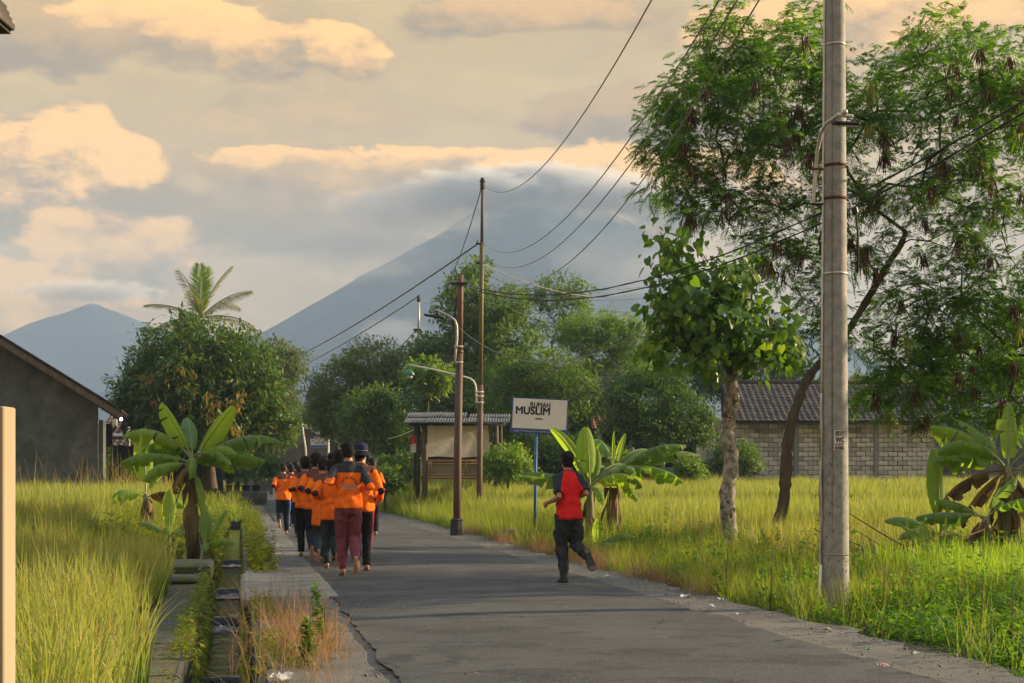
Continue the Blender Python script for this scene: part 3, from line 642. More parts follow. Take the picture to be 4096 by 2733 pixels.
# background trees, left to right
BG = 'trees behind the road and the stall'
def bgtree(name, label, d, lobes, trunk, n, mat, seed, L=.2, W=.085, per=18, spread=.2, r0=(.16, .08), bark=None, shell=(.5, 1.0), ntw=None, droop=.15):
    b = PT(trunk[0][0], 475, d); z = float(hz(b.x, d)); b.z = z
    tr = [Vector((b.x, d, z))] + px_path(d, [(t[0], t[1], 0) for t in trunk[1:]])
    return tree(name, label, b, px_lobes(d, lobes), tr, r0, n, per, spread, L, W, mat, bark or M_bark, seed, group=BG, shell=shell, ntw=ntw, droop=droop)
bgtree('roadside_tree', 'small hazy tree showing past the right side of the mango tree', 92, [(278, 362, 24, 22, 0, 1.6), (262, 380, 22, 22, 0, 1.4), (292, 366, 14, 16, 0, 1.0), (276, 400, 26, 24, 0, 1.6), (268, 425, 30, 18, .5, 1.5)], [(272, 475), (272, 420), (275, 385)], 520, M_olive, 201, .28, .12, 18, .26)
bgtree('roadside_tree', 'broad grey green tree over the road, left of the street lamps', 72, [(372, 362, 34, 22, 0, 2), (345, 385, 34, 28, 0, 2), (380, 395, 34, 32, -.5, 2), (330, 412, 26, 28, 0, 1.6), (365, 425, 40, 24, -.6, 2), (398, 372, 20, 22, 0, 1.5), (316, 398, 12, 16, 0, 1.0)], [(368, 470), (366, 435), (368, 400)], 1250, M_olive, 202, .2, .085, 21, .2)
bgtree('roadside_tree', 'young yellow green tree in front of the broad grey green one', 62, [(374, 400, 26, 14, 0, 1.2), (362, 412, 22, 16, 0, 1.2), (384, 418, 18, 20, 0, 1.2), (392, 440, 22, 22, .3, 1.3), (398, 462, 18, 18, .3, 1.2)], [(385, 476), (384, 445), (380, 420)], 260, M_mid, 203, .26, .12, 18, .22)
bgtree('roadside_tree', 'bright yellow leaved tree top below the green lamp shade', 58, [(425, 370, 18, 10, 0, .7), (440, 376, 16, 12, 0, .7), (416, 378, 10, 8, 0, .5), (442, 385, 10, 8, 0, .5), (428, 388, 12, 8, 0, .5)], [(424, 474), (426, 430), (429, 392)], 100, M_lite, 204, .22, .12, 18, .14, r0=(.07, .04))
bgtree('roadside_tree', 'dark tree behind the stall, below the bright yellow leaves', 66, [(425, 420, 32, 38, 0, 2), (450, 432, 34, 34, 0, 2), (405, 448, 24, 26, 0, 1.6), (470, 405, 28, 30, .4, 2), (440, 398, 22, 20, .4, 1.6), (500, 425, 26, 34, .3, 1.6)], [(440, 472), (440, 440), (445, 410)], 1250, M_dark, 205, .2, .09, 21, .2)
bgtree('tall_tree', 'tall large leaved tree behind the two steel poles', 70, [(468, 285, 22, 20, 0, 1.5), (455, 310, 22, 18, 0, 1.5), (485, 312, 32, 28, 0, 2), (508, 340, 34, 32, 0, 2.2), (470, 345, 34, 26, 0, 2), (440, 345, 30, 14, 0, 1.5), (420, 350, 22, 12, 0, 1.2), (478, 268, 10, 10, 0, .8), (490, 375, 40, 30, 0, 2.4), (450, 370, 34, 24, 0, 2), (515, 305, 20, 22, .3, 1.3)], [(486, 472), (486, 420), (484, 370), (482, 330), (478, 300)], 1050, M_mid, 206, .26, .13, 16, .2, r0=(.2, .08))
bgtree('thin_tree', 'thin crowned tree with bare pale branches against the mountain', 74, [(560, 288, 26, 14, 0, 1.4), (582, 296, 16, 14, 0, 1.2), (545, 300, 18, 14, 0, 1.2), (530, 296, 14, 10, 0, 1.0), (572, 312, 20, 12, 0, 1.3), (552, 330, 26, 14, 0, 1.2)], [(556, 472), (558, 420), (556, 370), (552, 345), (558, 325)], 330, M_mid, 207, .2, .085, 13, .17, r0=(.12, .05), bark=M_bark_grey, ntw=150)
bgtree('roadside_tree', 'bright green rounded tree top right of the thin tree', 68, [(592, 325, 32, 18, 0, 1.6), (575, 338, 18, 14, 0, 1.2), (612, 338, 20, 20, 0, 1.3), (598, 355, 26, 20, 0, 1.4), (628, 330, 18, 14, .3, 1.1), (640, 350, 22, 24, .3, 1.2)], [(600, 474), (594, 440), (590, 400), (594, 365)], 620, M_lite, 208, .17, .08, 21, .17, r0=(.13, .07), bark=M_bark_grey)
bgtree('roadside_tree', 'dense mid green tree behind the white sign board', 62, [(520, 395, 40, 34, 0, 2), (550, 375, 34, 28, 0, 1.8), (575, 395, 30, 30, 0, 1.8), (545, 420, 44, 28, 0, 2), (510, 375, 22, 24, 0, 1.4), (585, 425, 30, 26, .3, 1.5), (520, 440, 40, 30, .6, 1.5)], [(548, 474), (546, 440), (546, 410)], 1350, M_mid, 209, .17, .075, 21, .18)
bgtree('fruit_tree', 'dark rounded tree with pale shoot tips before the red tiled roof', 56, [(648, 400, 44, 28, 0, 1.8), (622, 415, 24, 24, 0, 1.4), (680, 412, 30, 26, 0, 1.6), (655, 425, 46, 22, -.3, 1.8), (700, 425, 16, 20, 0, 1.0), (632, 380, 24, 14, .2, 1.0), (662, 382, 24, 14, .2, 1.0)], [(650, 478), (649, 450), (650, 425)], 950, M_dark, 210, .17, .07, 21, .16)
bgtree('backdrop_tree', 'dark tree mass left of the concrete pole above the roof', 76, [(720, 360, 40, 34, 0, 2), (690, 375, 34, 28, 0, 2), (755, 380, 34, 28, 0, 2), (640, 365, 30, 18, 2, 1.6), (790, 372, 30, 24, 1, 1.6)], [(725, 472), (724, 430), (722, 390)], 760, M_dark, 211, .24, .11, 18, .24)
bgtree('backdrop_tree', 'dark shaded tree behind the block wall, right of the pole', 80, [(960, 365, 60, 46, 0, 3), (1010, 340, 50, 50, 0, 3), (900, 392, 44, 26, 0, 2.4), (985, 405, 70, 32, 0, 3), (1060, 380, 50, 50, 0, 3), (860, 398, 34, 18, 0, 2)], [(965, 472), (963, 440), (962, 400)], 1150, M_dark, 212, .26, .12, 21, .28)
bgtree('backdrop_tree', 'far hazy tree line low behind the tiled roof', 150, [(820, 395, 60, 12, 0, 5), (880, 390, 50, 14, 0, 5), (760, 398, 50, 12, 0, 5)], [(820, 470), (820, 420), (820, 402)], 420, M_olive, 213, .45, .2, 18, .5, ntw=40)
bgtree('backdrop_tree', 'far hazy tree at the end of the road', 135, [(335, 420, 26, 18, 0, 3), (318, 432, 20, 18, 0, 3), (300, 425, 20, 20, 4, 3), (350, 438, 24, 16, 0, 3)], [(330, 474), (330, 455), (332, 430)], 360, M_olive, 214, .4, .18, 18, .4, ntw=40)
bgtree('shrub', 'rounded green bush at the left bend of the road', 84, [(255, 468, 17, 9, 0, 1.2), (246, 472, 12, 7, 0, 1), (266, 472, 10, 7, 0, 1)], [(255, 482), (255, 476), (255, 470)], 160, M_mid, 215, .16, .08, 21, .15, r0=(.05, .03), ntw=30)

for i, (px, py, hw, hh, d, mt, lab) in enumerate([(508, 462, 22, 16, 47, M_lite, 'light green climber beside the right end of the stall'), (536, 452, 34, 24, 58, M_dark, 'dark shrub behind the sign post'), (582, 456, 34, 22, 58, M_dark, 'dark shrub between the sign and the green pillars'), (622, 462, 18, 12, 59, M_lite, 'pale green shrub before the left green pillar'), (690, 466, 10, 9, 58, M_lite, 'small pale shrub before the porch wall'), (400, 466, 20, 14, 56, M_dark, 'dark shrub left of the stall'), (735, 458, 26, 16, 60, M_mid, 'scrubby plant against the left end of the block wall'), (385, 478, 14, 10, 50, M_mid, 'low bush at the road edge left of the stall'), (246, 460, 40, 16, 70, M_dark, 'dark hedge behind the flower pots'), (190, 462, 60, 14, 62, M_dark, 'dark hedge behind the left banana plants')]):
    bgtree('shrub', lab, d, [(px, py, hw, hh, 0, 1.0), (px - hw * .5, py + hh * .4, hw * .6, hh * .7, 0, .8), (px + hw * .5, py + hh * .5, hw * .6, hh * .6, 0, .8)], [(px, 480), (px, py + hh * .5), (px, py)], int(60 + hw * 7), mt, 230 + i, .16, .08, 18, .14, r0=(.05, .03), ntw=30)
# coconut palm behind the mango tree
M_frond = leafmat('palm_leaflet', (.115, .130, .045), (.17, .165, .07), (.25, .20, .09), .35, .5, f3=.12, gm=None)
def frond(A, base, az, el0, L, droop, seed, nleaf=44, leafL=.62, sag=.6, w=.035):
    r = np.random.default_rng(seed); pts = []; p = np.array(base, float); th = el0
    for i in range(nleaf + 1):
        pts.append(p.copy()); p = p + np.array([math.cos(th) * math.sin(az), math.cos(th) * math.cos(az), math.sin(th)]) * L / nleaf; th -= droop / nleaf * (0.4 + 1.2 * i / nleaf)
    pts = np.array(pts); T = np.gradient(pts, axis=0); T /= np.linalg.norm(T, axis=1, keepdims=True); side = np.array([math.cos(az), -math.sin(az), 0.0])
    for sg in (-1, 1):
        i = np.arange(4, nleaf); t = i / nleaf; D = T[i] * .75 + side * sg * .8 + r.normal(0, .06, (len(i), 3)); D[:, 2] -= sag * (.5 + t); D /= np.linalg.norm(D, axis=1, keepdims=True)
        ll = leafL * np.sin(np.pi * (t * .86 + .1)) ** .6; P0 = pts[i]; Nn = np.cross(D, T[i]) * sg; A.add(*leaves(P0, D, Nn + 1e-3, ll, np.full(len(i), w), .1))
    mb = MB().tube([tuple(q) for q in pts[::4]], [.030 * (1 - k / (len(pts[::4]) + 1)) + .006 for k in range(len(pts[::4]))], 5); A.add(np.array(mb.V), np.array([f for f in mb.F if len(f) == 4]))
pb = Vector((PT(200, 475, 63).x, 63, float(hz(-13.6, 63)))); palm = empty('coconut_palm', pb, 'coconut palm crown rising behind the mango tree', 'palm tree')
hd = PT(200, 318, 63) - pb; smooth_trunk([(0, 0, 0), (.2, 0, 3), (.1, 0, 6), tuple(hd - Vector((0, 0, .2)))], [.2, .15, .13, .13], 'trunk', M_bark_grey, palm)
for i, (az, el, L, dr, sag) in enumerate([(-90, 28, 2.6, .7, .25), (-62, 74, 2.6, .6, .35), (-15, 84, 2.5, .2, .02), (12, 80, 2.4, .2, .02), (70, 70, 2.8, .5, .3), (95, 44, 2.7, .8, .5), (100, 10, 3.6, 1.5, .9), (-110, 0, 3.4, 1.5, .9), (180, 45, 2.8, 1.2, .6), (30, 40, 3, 1.2, .6), (-40, 20, 3.2, 1.3, .8)]):
    A = Acc(); frond(A, tuple(hd), R(az), R(el), L, dr, 300 + i, 44, .62 if i not in (2, 3) else .7, sag, .04 if i not in (2, 3) else .06)
    A.build('frond', M_frond if i not in (2, 3) else (MATS.get('young_frond') or leafmat('young_frond', (.12, .17, .02), (.16, .20, .03), None, .45, .5)), palm)

# large leaved tree by the road (pale mottled trunk)
M_big = leafmat('broad_heart_leaf', (.050, .092, .020), (.082, .130, .028), (.16, .20, .035), .46, .38, f3=.10, spec=.4)
def heart(P, D, N, L, seed):
    """broad heart-shaped leaves with a drip tip: 7 vertices"""
    D = D / np.linalg.norm(D, axis=1, keepdims=True); Sd = np.cross(D, N); Sd /= np.linalg.norm(Sd, axis=1, keepdims=True) + 1e-9; Nn = np.cross(Sd, D); L = L[:, None]
    sh = [(0, 0, 0), (-.12, .30, .03), (.22, .44, .06), (.62, .32, .02), (1.0, 0, -.14), (.62, -.32, .02), (.22, -.44, .06), (-.12, -.30, .03), (.35, 0, -.05)]
    V = np.stack([P + D * L * a + Sd * L * b + Nn * L * c for a, b, c in sh], 1).reshape(-1, 3); b = (np.arange(len(P)) * 9)[:, None]
    F = np.concatenate([b + np.array([[8, i, i + 1]]) for i in range(0, 7)] + [b + np.array([[8, 7, 0]])], 0); return V, F
b1 = PT(727, 475, 21.7); b1.z = float(hz(b1.x, 21.7)) - .03; t1 = empty('broadleaf_tree', b1, 'roadside tree with pale mottled trunk and big heart shaped leaves', 'tree')
D1 = 21.7
tr1 = [b1] + px_path(D1, [(731, 545, 0), (727, 500, 0), (731, 462, 0), (728, 430, 0), (732, 400, 0), (731, 375, 0)]); smooth_trunk([p - b1 for p in tr1], [.15, .13, .118, .125, .105, .11, .09], 'trunk', M_bark_pale, t1, knots=4, seed=2)
lob1 = px_lobes(D1, [(690, 280, 44, 34, 0, .8), (672, 318, 32, 34, 0, .7), (715, 318, 46, 40, -.2, .8), (755, 330, 42, 32, -.1, .7), (700, 350, 46, 22, -.3, .7), (780, 345, 22, 20, 0, .5), (668, 245, 16, 18, 0, .4), (695, 240, 22, 14, 0, .4), (735, 285, 30, 24, 0, .6), (660, 350, 14, 18, 0, .4), (745, 362, 30, 12, -.2, .5)])
r = np.random.default_rng(21); tips, nor = lobe_tips(lob1, 420, r, (.3, 1.0)); lt = tips - np.array(b1)
V, F = grow([p - b1 for p in tr1[3:]] + [PT(722, 340, D1) - b1, PT(715, 310, D1) - b1], [tuple(t) for t in lt[:150]], (.085, .05), 22, .007, .25); link('limbs', np_mesh('limbs', V, np.array(F), smooth=True), t1, M_bark)
per = 5; T = np.repeat(lt, per, 0) + r.normal(0, .11, (420 * per, 3)); Nn = np.repeat(nor, per, 0); Dd = Nn * .5 + r.normal(0, .5, T.shape) + np.array([0, -.1, -.85]); A = Acc(); A.add(*heart(T, Dd, Nn + r.normal(0, .5, T.shape) + np.array([0, -.5, .6]), r.uniform(.07, .19, len(T)), 1)); A.build('crown', M_big, t1)

# leucaena: leaning trunk, feathery crown, hanging brown pods
M_feather = leafmat('feathery_leaf', (.060, .112, .026), (.095, .150, .034), (.14, .18, .04), .58, .5, f3=.10)
M_pod = leafmat('ripe_pod', (.085, .042, .026), (.050, .028, .020), (.13, .07, .04), .25, .5, f3=.2, tcol=(1.2, .8, .5), gm=None)
M_podg = leafmat('green_pod', (.16, .17, .05), (.22, .20, .08), None, .3, .5)
def feather(tips, nor, nl, L, seed, A, npin=7, pw=.021, droop=.5):
    """sprays of bipinnate leaves: nl leaves round each tip, each a rachis with paired pinnae"""
    r = np.random.default_rng(seed); n = len(tips) * nl; T = np.repeat(tips, nl, 0) + r.normal(0, .09, (n, 3)); N0 = np.repeat(nor, nl, 0)
    D = N0 * .7 + r.normal(0, .75, (n, 3)); D[:, 2] += .25; D /= np.linalg.norm(D, axis=1, keepdims=True)
    up = np.array([0, 0, 1.0]) + r.normal(0, .35, (n, 3)); Sd = np.cross(D, up); Sd /= np.linalg.norm(Sd, axis=1, keepdims=True) + 1e-9
    ll = L * r.uniform(.6, 1.25, n)
    def at(t): P = T + D * (ll * t)[:, None]; P[:, 2] -= droop * ll * t ** 2; return P
    for i in range(npin):
        t = .22 + .78 * (i + .3) / npin; P = at(t); pl = ll * .40 * math.sin(math.pi * (t * .7 + .22))
        for sg in (-1, 1):
            d = Sd * sg * .85 + D * .5 + r.normal(0, .10, (n, 3)); d[:, 2] -= .35 + .3 * t; d /= np.linalg.norm(d, axis=1, keepdims=True); w = np.cross(d, up); w /= np.linalg.norm(w, axis=1, keepdims=True) + 1e-9
            e = P + d * pl[:, None]; mdl = P + d * (pl * .5)[:, None]; mdl[:, 2] += .01
            V = np.stack([P, mdl + w * pw * .5, e, mdl - w * pw * .5], 1).reshape(-1, 3); b = (np.arange(n) * 4)[:, None]; A.add(V, b + np.array([[0, 1, 2, 3]]))
    P0, P1, P2 = at(0), at(.5), at(1.0); V = np.stack([P0, P0 + Sd * .004, P1 + Sd * .004, P1, P2 + Sd * .002, P2], 1).reshape(-1, 3); b = (np.arange(n) * 6)[:, None]; A.add(V, np.concatenate([b + np.array([[0, 1, 2, 3]]), b + np.array([[3, 2, 4, 5]])], 0))
def pods(parent, at, n, L, mat, seed):
    r = np.random.default_rng(seed); Q = np.repeat(np.array([tuple(at)]), n, 0) + r.normal(0, .035, (n, 3)); D = np.column_stack([r.normal(0, .22, n), r.normal(0, .22, n), -np.ones(n)]); ll = L * r.uniform(.7, 1.15, n)
    A = Acc(); A.add(*leaves(Q, D, r.normal(0, 1, (n, 3)), ll, np.full(n, .030), .05)); return A.build('pod_cluster', mat, parent)
D2 = 24.0
def leucaena(name, label, base, trunk, rad, lobes, limbs, ntips, nl, seed, podn, podbox, bark=M_bark):
    o = empty(name, base, label, 'tree'); r = np.random.default_rng(seed)
    smooth_trunk([p - base for p in trunk], rad, 'trunk', bark, o, seed=seed)
    tips, nor = lobe_tips(lobes, ntips, r, (.25, 1.0)); lt = tips - np.array(base)
    k = int(len(trunk) * .5); path = [p - base for p in trunk[k:]]
    V, F = grow(path + [p - base for p in limbs], [tuple(t) for t in lt[:260]], (rad[-1] * .9, rad[-1] * .6), seed, .0055, .35, .12); link('limbs', np_mesh('limbs', V, np.array(F), smooth=True), o, bark)
    A = Acc(); feather(lt, nor, nl, .30, seed + 1, A); A.build('crown', M_feather, o)
    for i in range(podn):
        px, py = r.uniform(podbox[0], podbox[2]), r.uniform(podbox[1], podbox[3]); j = r.integers(0, len(tips))
        # hang the pods from the nearest twig tip to that place
        w = PT(px, py, D2); dd = np.linalg.norm((tips - np.array(w)) * np.array([1, .25, 1]), axis=1); j = int(np.argmin(dd + r.random(len(dd)) * .1 + .30 * (tips[:, 1] - tips[:, 1].min()))); pods(o, Vector(lt[j]) + Vector((0, -.12, 0)), int(r.integers(10, 22)), .33, M_pod if r.random() < .88 else M_podg, seed * 50 + i)
    return o
b2 = PT(772, 475, 24); b2.z = float(hz(b2.x, 24)) - .05
tr2 = [b2] + px_path(D2, [(775, 535, 0), (784, 500, 0), (786, 470, 0), (788, 440, 0), (797, 405, 0), (810, 375, .2), (838, 345, .4), (858, 315, .4), (880, 278, .3), (900, 245, .2), (906, 232, .2)])
lob2 = px_lobes(D2, [(705, 135, 58, 44, -.4, 1.3), (690, 95, 44, 34, -.2, 1.2), (745, 75, 50, 44, 0, 1.4), (672, 165, 40, 36, -.3, 1.2), (790, 95, 56, 56, 0, 1.6), (770, 150, 56, 36, -.4, 1.4), (840, 130, 46, 50, 0, 1.4), (800, 45, 36, 40, 0, 1.1), (880, 95, 46, 46, .2, 1.4), (925, 75, 46, 44, .3, 1.4), (985, 65, 48, 44, .3, 1.4), (1000, 120, 44, 40, .3, 1.3), (945, 140, 44, 40, .2, 1.3), (900, 185, 44, 34, .1, 1.3), (985, 190, 46, 44, .2, 1.3), (820, 205, 40, 28, 0, 1.0), (760, 200, 36, 22, -.3, .9), (1040, 90, 50, 60, .3, 1.6), (950, 235, 50, 30, .2, 1.2), (850, 255, 44, 24, .2, 1.0), (1020, 255, 44, 40, .2, 1.2), (705, 205, 40, 26, -.3, .9), (665, 130, 24, 40, -.2, .8), (730, 45, 40, 30, 0, 1.0), (930, 25, 26, 22, .2, .7), (780, 260, 30, 24, .3, .8), (700, 200, 30, 18, -.2, .8), (815, 300, 40, 20, .3, .9), (802, 335, 28, 26, .3, .7), (838, 335, 26, 26, .3, .7), (770, 250, 34, 26, .3, .8)])
limbs2 = [PT(870, 205, D2), PT(840, 160, D2)]
lc = leucaena('leucaena_tree', 'tall feathery tree with leaning trunk and hanging brown pods behind the pole', b2, tr2, [.115, .105, .098, .10, .088, .08, .072, .066, .06, .055, .048, .043], lob2, limbs2, 1040, 9, 31, 96, (660, 60, 1020, 290))
# a second one past the right edge of the view, its low branches hanging into it
b3 = Vector((10.6, 25.5, float(hz(10.6, 25.5)) - .05)); tr3 = [b3, b3 + Vector((-.1, 0, 1.5)), b3 + Vector((-.35, 0, 2.8)), b3 + Vector((-.7, 0, 3.9)), b3 + Vector((-1.2, 0, 4.8))]
lob3 = px_lobes(24.5, [(1000, 340, 70, 36, 0, 1.4), (950, 375, 60, 30, 0, 1.3), (1010, 395, 50, 34, 0, 1.3), (915, 360, 44, 28, .3, 1.1), (1080, 330, 60, 70, .3, 1.8), (985, 300, 50, 30, .3, 1.3), (890, 395, 36, 18, .2, .8), (1130, 260, 70, 70, .5, 2.0), (1090, 190, 60, 60, .5, 1.8), (940, 415, 30, 18, 0, .8), (900, 300, 44, 26, .2, 1.0), (960, 290, 50, 28, .2, 1.0), (868, 350, 36, 22, .1, .8), (925, 335, 50, 26, 0, 1.0), (985, 425, 40, 16, 0, .8), (880, 398, 34, 16, 0, .7), (905, 380, 34, 18, 0, .8)])
leucaena('leucaena_tree', 'feathery branches drooping in from the right edge over the bananas', b3, tr3, [.15, .13, .12, .10, .08], lob3, [PT(1050, 330, 25), PT(1010, 350, 25)], 560, 9, 41, 22, (870, 300, 1020, 420))
# roadside trees further right, out of the picture, that shade the road
for i, (x, y, h, s_) in enumerate([(9.5, 17.6, 5.2, 1.5), (16.5, 21.5, 6.5, 2.0)]):
    z = float(hz(x, y)); tree('shade_tree', ['shade tree standing right of the picture by the young rice', 'taller shade tree beyond the right edge of the paddy'][i], (x, y, z), [(x, y, z + h, s_, s_, 1.2), (x - .8, y + .6, z + h - .8, s_ * .8, s_, 1.0), (x + .9, y - .5, z + h - .6, s_ * .8, s_ * .8, 1.0)], [(x, y, z), (x + .05, y, z + h * .4), (x, y, z + h * .75)], (.15, .08), 300, 12, .22, .22, .1, M_mid, M_bark, 500 + i, group='trees right of the view')
# ---------------------------------------------------------------- buildings
M_render = pbr('grey_cement_render', (.095, .105, .112), (.056, .063, .068), 1.7, rough=.95, bump=.35, bscale=14, c3=(.175, .178, .170), s3=1.1, lo3=.5, hi3=.78)
M_tile_dark = pbr('dark_clay_tile', (.070, .058, .048), (.045, .040, .035), 3.0, rough=.85, bump=.3, c3=(.16, .095, .065), s3=1.2, lo3=.62, hi3=.7, island=.35)
M_tile_red = pbr('red_clay_tile', (.30, .105, .055), (.22, .085, .05), 3.0, rough=.8, bump=.2, island=.25)
M_tile_brown = pbr('brown_clay_tile', (.115, .070, .052), (.065, .050, .040), 3.0, rough=.85, bump=.3, island=.35)
M_wood_dk = pbr('dark_wood', (.045, .036, .028), (.028, .023, .019), 9.0, rough=.8, bump=.3, stretch=(1, 1, .2))
M_wood = pbr('weathered_wood', (.12, .092, .062), (.075, .058, .040), 9.0, rough=.85, bump=.3, stretch=(1, 1, .2))
M_white = pbr('white_paint', (.66, .64, .58), (.54, .52, .46), 4.0, rough=.6, bump=.05)
M_cream = pbr('cream_wall', (.46, .42, .32), (.38, .34, .25), 2.0, rough=.9, bump=.1)
M_pale = pbr('pale_wall', (.44, .43, .38), (.34, .33, .29), 1.0, rough=.9, bump=.1)
M_green = pbr('green_paint', (.19, .29, .20), (.15, .24, .17), 3.0, rough=.6)
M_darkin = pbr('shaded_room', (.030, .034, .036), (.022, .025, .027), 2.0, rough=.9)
M_pvc = pbr('white_pvc', (.62, .60, .54), (.52, .50, .44), 5.0, rough=.45)
M_tin = pbr('corrugated_asbestos', (.13, .137, .135), (.088, .094, .093), 3.0, rough=.85, bump=.15, c3=(.06, .062, .060), s3=1.3, lo3=.5, hi3=.66)
M_bamboo = pbr('bamboo', (.30, .205, .085), (.23, .15, .06), 6.0, rough=.55, spec=.4, bump=.1)
M_bamboo_pale = pbr('split_bamboo', (.33, .29, .20), (.25, .215, .14), 6.0, rough=.7)
M_brick = pbr('old_brick_wall', (.115, .092, .072), (.075, .066, .055), 1.2, rough=.95, bump=.3, c3=(.15, .135, .115), s3=.9)
M_glass = pbr('window_glass', (.05, .06, .065), rough=.08, spec=.8)
M_black = pbr('black_plastic', (.014, .015, .016), rough=.5)
M_terra = pbr('terracotta', (.27, .10, .055), (.20, .08, .045), 5.0, rough=.8)
def tile_mesh(tw, th, name):
    V = []; n = 5
    for k, (yy, zz) in enumerate(((-th * .08, .030), (th * 1.02, .004))):
        for i in range(n + 1):
            t = i / n; V.append(((t - .5) * tw * 1.04, yy, zz + .028 * math.sin(t * math.pi * 2 - .9)))
    m = len(V); V += [(x, y, z - .016) for x, y, z in V[:n + 1]]
    F = [(i, i + 1, n + 2 + i, n + 1 + i) for i in range(n)] + [(m + i, m + i + 1, i + 1, i) for i in range(n)]
    me = bpy.data.meshes.new(name); me.from_pydata(V, [], F); me.update(); return me
def tile_roof(parent, O, A, B, length, slope, mat, tw=.26, th=.32, nobj=240, flip=False):
    """O lower-left corner, A unit along the eave, B unit up the slope; single tiles from the eave up, the rest joined"""
    A = Vector(A).normalized(); B = Vector(B).normalized(); N = A.cross(B); M = Matrix((A, B, N)).transposed()
    nc, nr = int(length / tw), int(slope / th); me = tile_mesh(tw, th, 'roof_tile'); me.materials.append(mat); r = random.Random(nc)
    pr = parent.location; rows = []
    back = MB(); c = Vector(O) + A * length / 2 + B * slope / 2 - N * .05; back.box(rel(parent, c), (length, slope, .05), Matrix((A, B, N)).transposed()); back.build('roof_deck', M_wood_dk, parent)
    base = [Vector(v.co) for v in me.vertices]; fc = [tuple(p.vertices) for p in me.polygons]; restV = []; restF = []
    for j in range(nr):
        for i in range(nc):
            p = Vector(O) + A * (i + .5) * tw + B * j * th + N * (.012 + r.uniform(-.006, .008))
            if j * nc + i < nobj:
                o = bpy.data.objects.new('tile', me); COL.objects.link(o); o.parent = parent; o.location = rel(parent, p); o.rotation_euler = (M @ Euler((0, 0, r.gauss(0, .02))).to_matrix()).to_euler()
            else:
                n0 = len(restV); restV += [tuple(rel(parent, p + M @ v)) for v in base]; restF += [tuple(n0 + q for q in f) for f in fc]
    if restV:
        me2 = bpy.data.meshes.new('roof_tiles'); me2.from_pydata(restV, [], restF); me2.update(); o = link('roof_tiles', me2, parent, mat); o['kind'] = 'stuff'
def wallbox(parent, name, p0, p1, z0, z1, th, mat):
    """upright wall between two ground points"""
    a, b = Vector((*p0, 0)), Vector((*p1, 0)); d = (b - a); L = d.length; ang_ = math.atan2(d.y, d.x); c = (a + b) / 2; c.z = (z0 + z1) / 2
    return MB().box(rel(parent, c), (L, th, z1 - z0), Euler((0, 0, ang_)).to_matrix(), .01).build(name, mat, parent)

# -- grey rendered house on the left
g0 = float(hz(-14, 45)); h1 = empty('grey_house', (-13.1, 45, g0), 'windowless grey cement house at the left with a dark tiled gable roof', 'house')
ex, ez, rx = -12.37, 3.29, -17.3; rz_ = ez + (ex - rx) * .629
poly = [(-13.1, g0 - .1), (-13.1, ez + (ex + 13.1) * .629 - .12), (rx, rz_ - .12), (-21.5, ez + (ex + 13.1) * .629 - .12), (-21.5, g0 - .1)]
V = [rel(h1, (x, 45, z)) for x, z in poly] + [rel(h1, (x, 45.18, z)) for x, z in poly]
mb = MB(); n = 5; mb.add(V, [tuple(range(n)), tuple(range(2 * n - 1, n - 1, -1))] + [(i, n + i, n + (i + 1) % n, (i + 1) % n) for i in range(n)]); mb.build('gable_wall', M_render, h1)
wallbox(h1, 'side_wall', (-13.02, 45.19), (-13.02, 46.5), g0 - .1, 3.05, .14, M_render)
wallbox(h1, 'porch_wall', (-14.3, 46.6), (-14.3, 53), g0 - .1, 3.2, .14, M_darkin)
wallbox(h1, 'back_wall', (-21.5, 53), (-13.1, 53), g0 - .1, 3.2, .14, M_render)
sl = math.hypot(ex - rx, rz_ - ez)
tile_roof(h1, (ex, 53.2, ez), (0, -1, 0), (rx - ex, 0, rz_ - ez), 8.75, sl, M_tile_dark, nobj=220)
tile_roof(h1, (2 * rx - ex, 44.45, ez), (0, 1, 0), (ex - rx, 0, rz_ - ez), 8.75, sl, M_tile_dark, nobj=0)
dirv = Vector((rx - ex, 0, rz_ - ez)).normalized()
for nm, y_, w_, hh_, off, mt in (('barge_board', 44.42, .04, .16, -.15, M_wood), ('barge_edge', 44.50, .10, .07, -.045, M_wood_dk)):
    c = Vector((ex, y_, ez)) + dirv * sl / 2 + Vector((-dirv.z, 0, dirv.x)) * (-off if False else off) * (1 if dirv.x < 0 else 1)
    c = Vector((ex, y_, ez)) + dirv * sl / 2 + Vector((0, 0, off)); mb = MB().box(rel(h1, c), (sl, w_, hh_), Matrix(((dirv.x, 0, -dirv.z), (0, 1, 0), (dirv.z, 0, dirv.x))).to_3x3()); mb.build(nm, mt, h1)
for k in range(7):     # purlin ends under the eave overhang
    c = Vector((ex, 44.75, ez - .17)) + dirv * (.35 + k * .85); MB().box(rel(h1, c), (.09, .66, .09), Matrix(((dirv.x, 0, -dirv.z), (0, 1, 0), (dirv.z, 0, dirv.x))).to_3x3()).build('purlin', M_wood_dk, h1)
for k in range(6):     # rafters under the side eave
    c = Vector((-12.85, 45.7 + k * 1.2, ez + .09)); MB().box(rel(h1, c), (1.2, .07, .10), Matrix(((dirv.x, 0, -dirv.z), (0, 1, 0), (dirv.z, 0, dirv.x))).to_3x3()).build('rafter', M_wood_dk, h1)
MB().box(rel(h1, (-12.62, 45.5, 2.98)), (.16, .16, .22), None, .01).build('lamp_box', M_pale, h1)
lb = MB().lathe(rel(h1, PT(121.8, 419, 45.2)), [(.01, -.045), (.035, -.03), (.045, 0), (.035, .03), (.012, .05)], 10).build('bulb', emit('lit_bulb', (1, .95, .85), 9.0), h1, True); lb['label'] = 'small lit white bulb under the eave'
h1.rotation_euler = (0, 0, R(12.5))
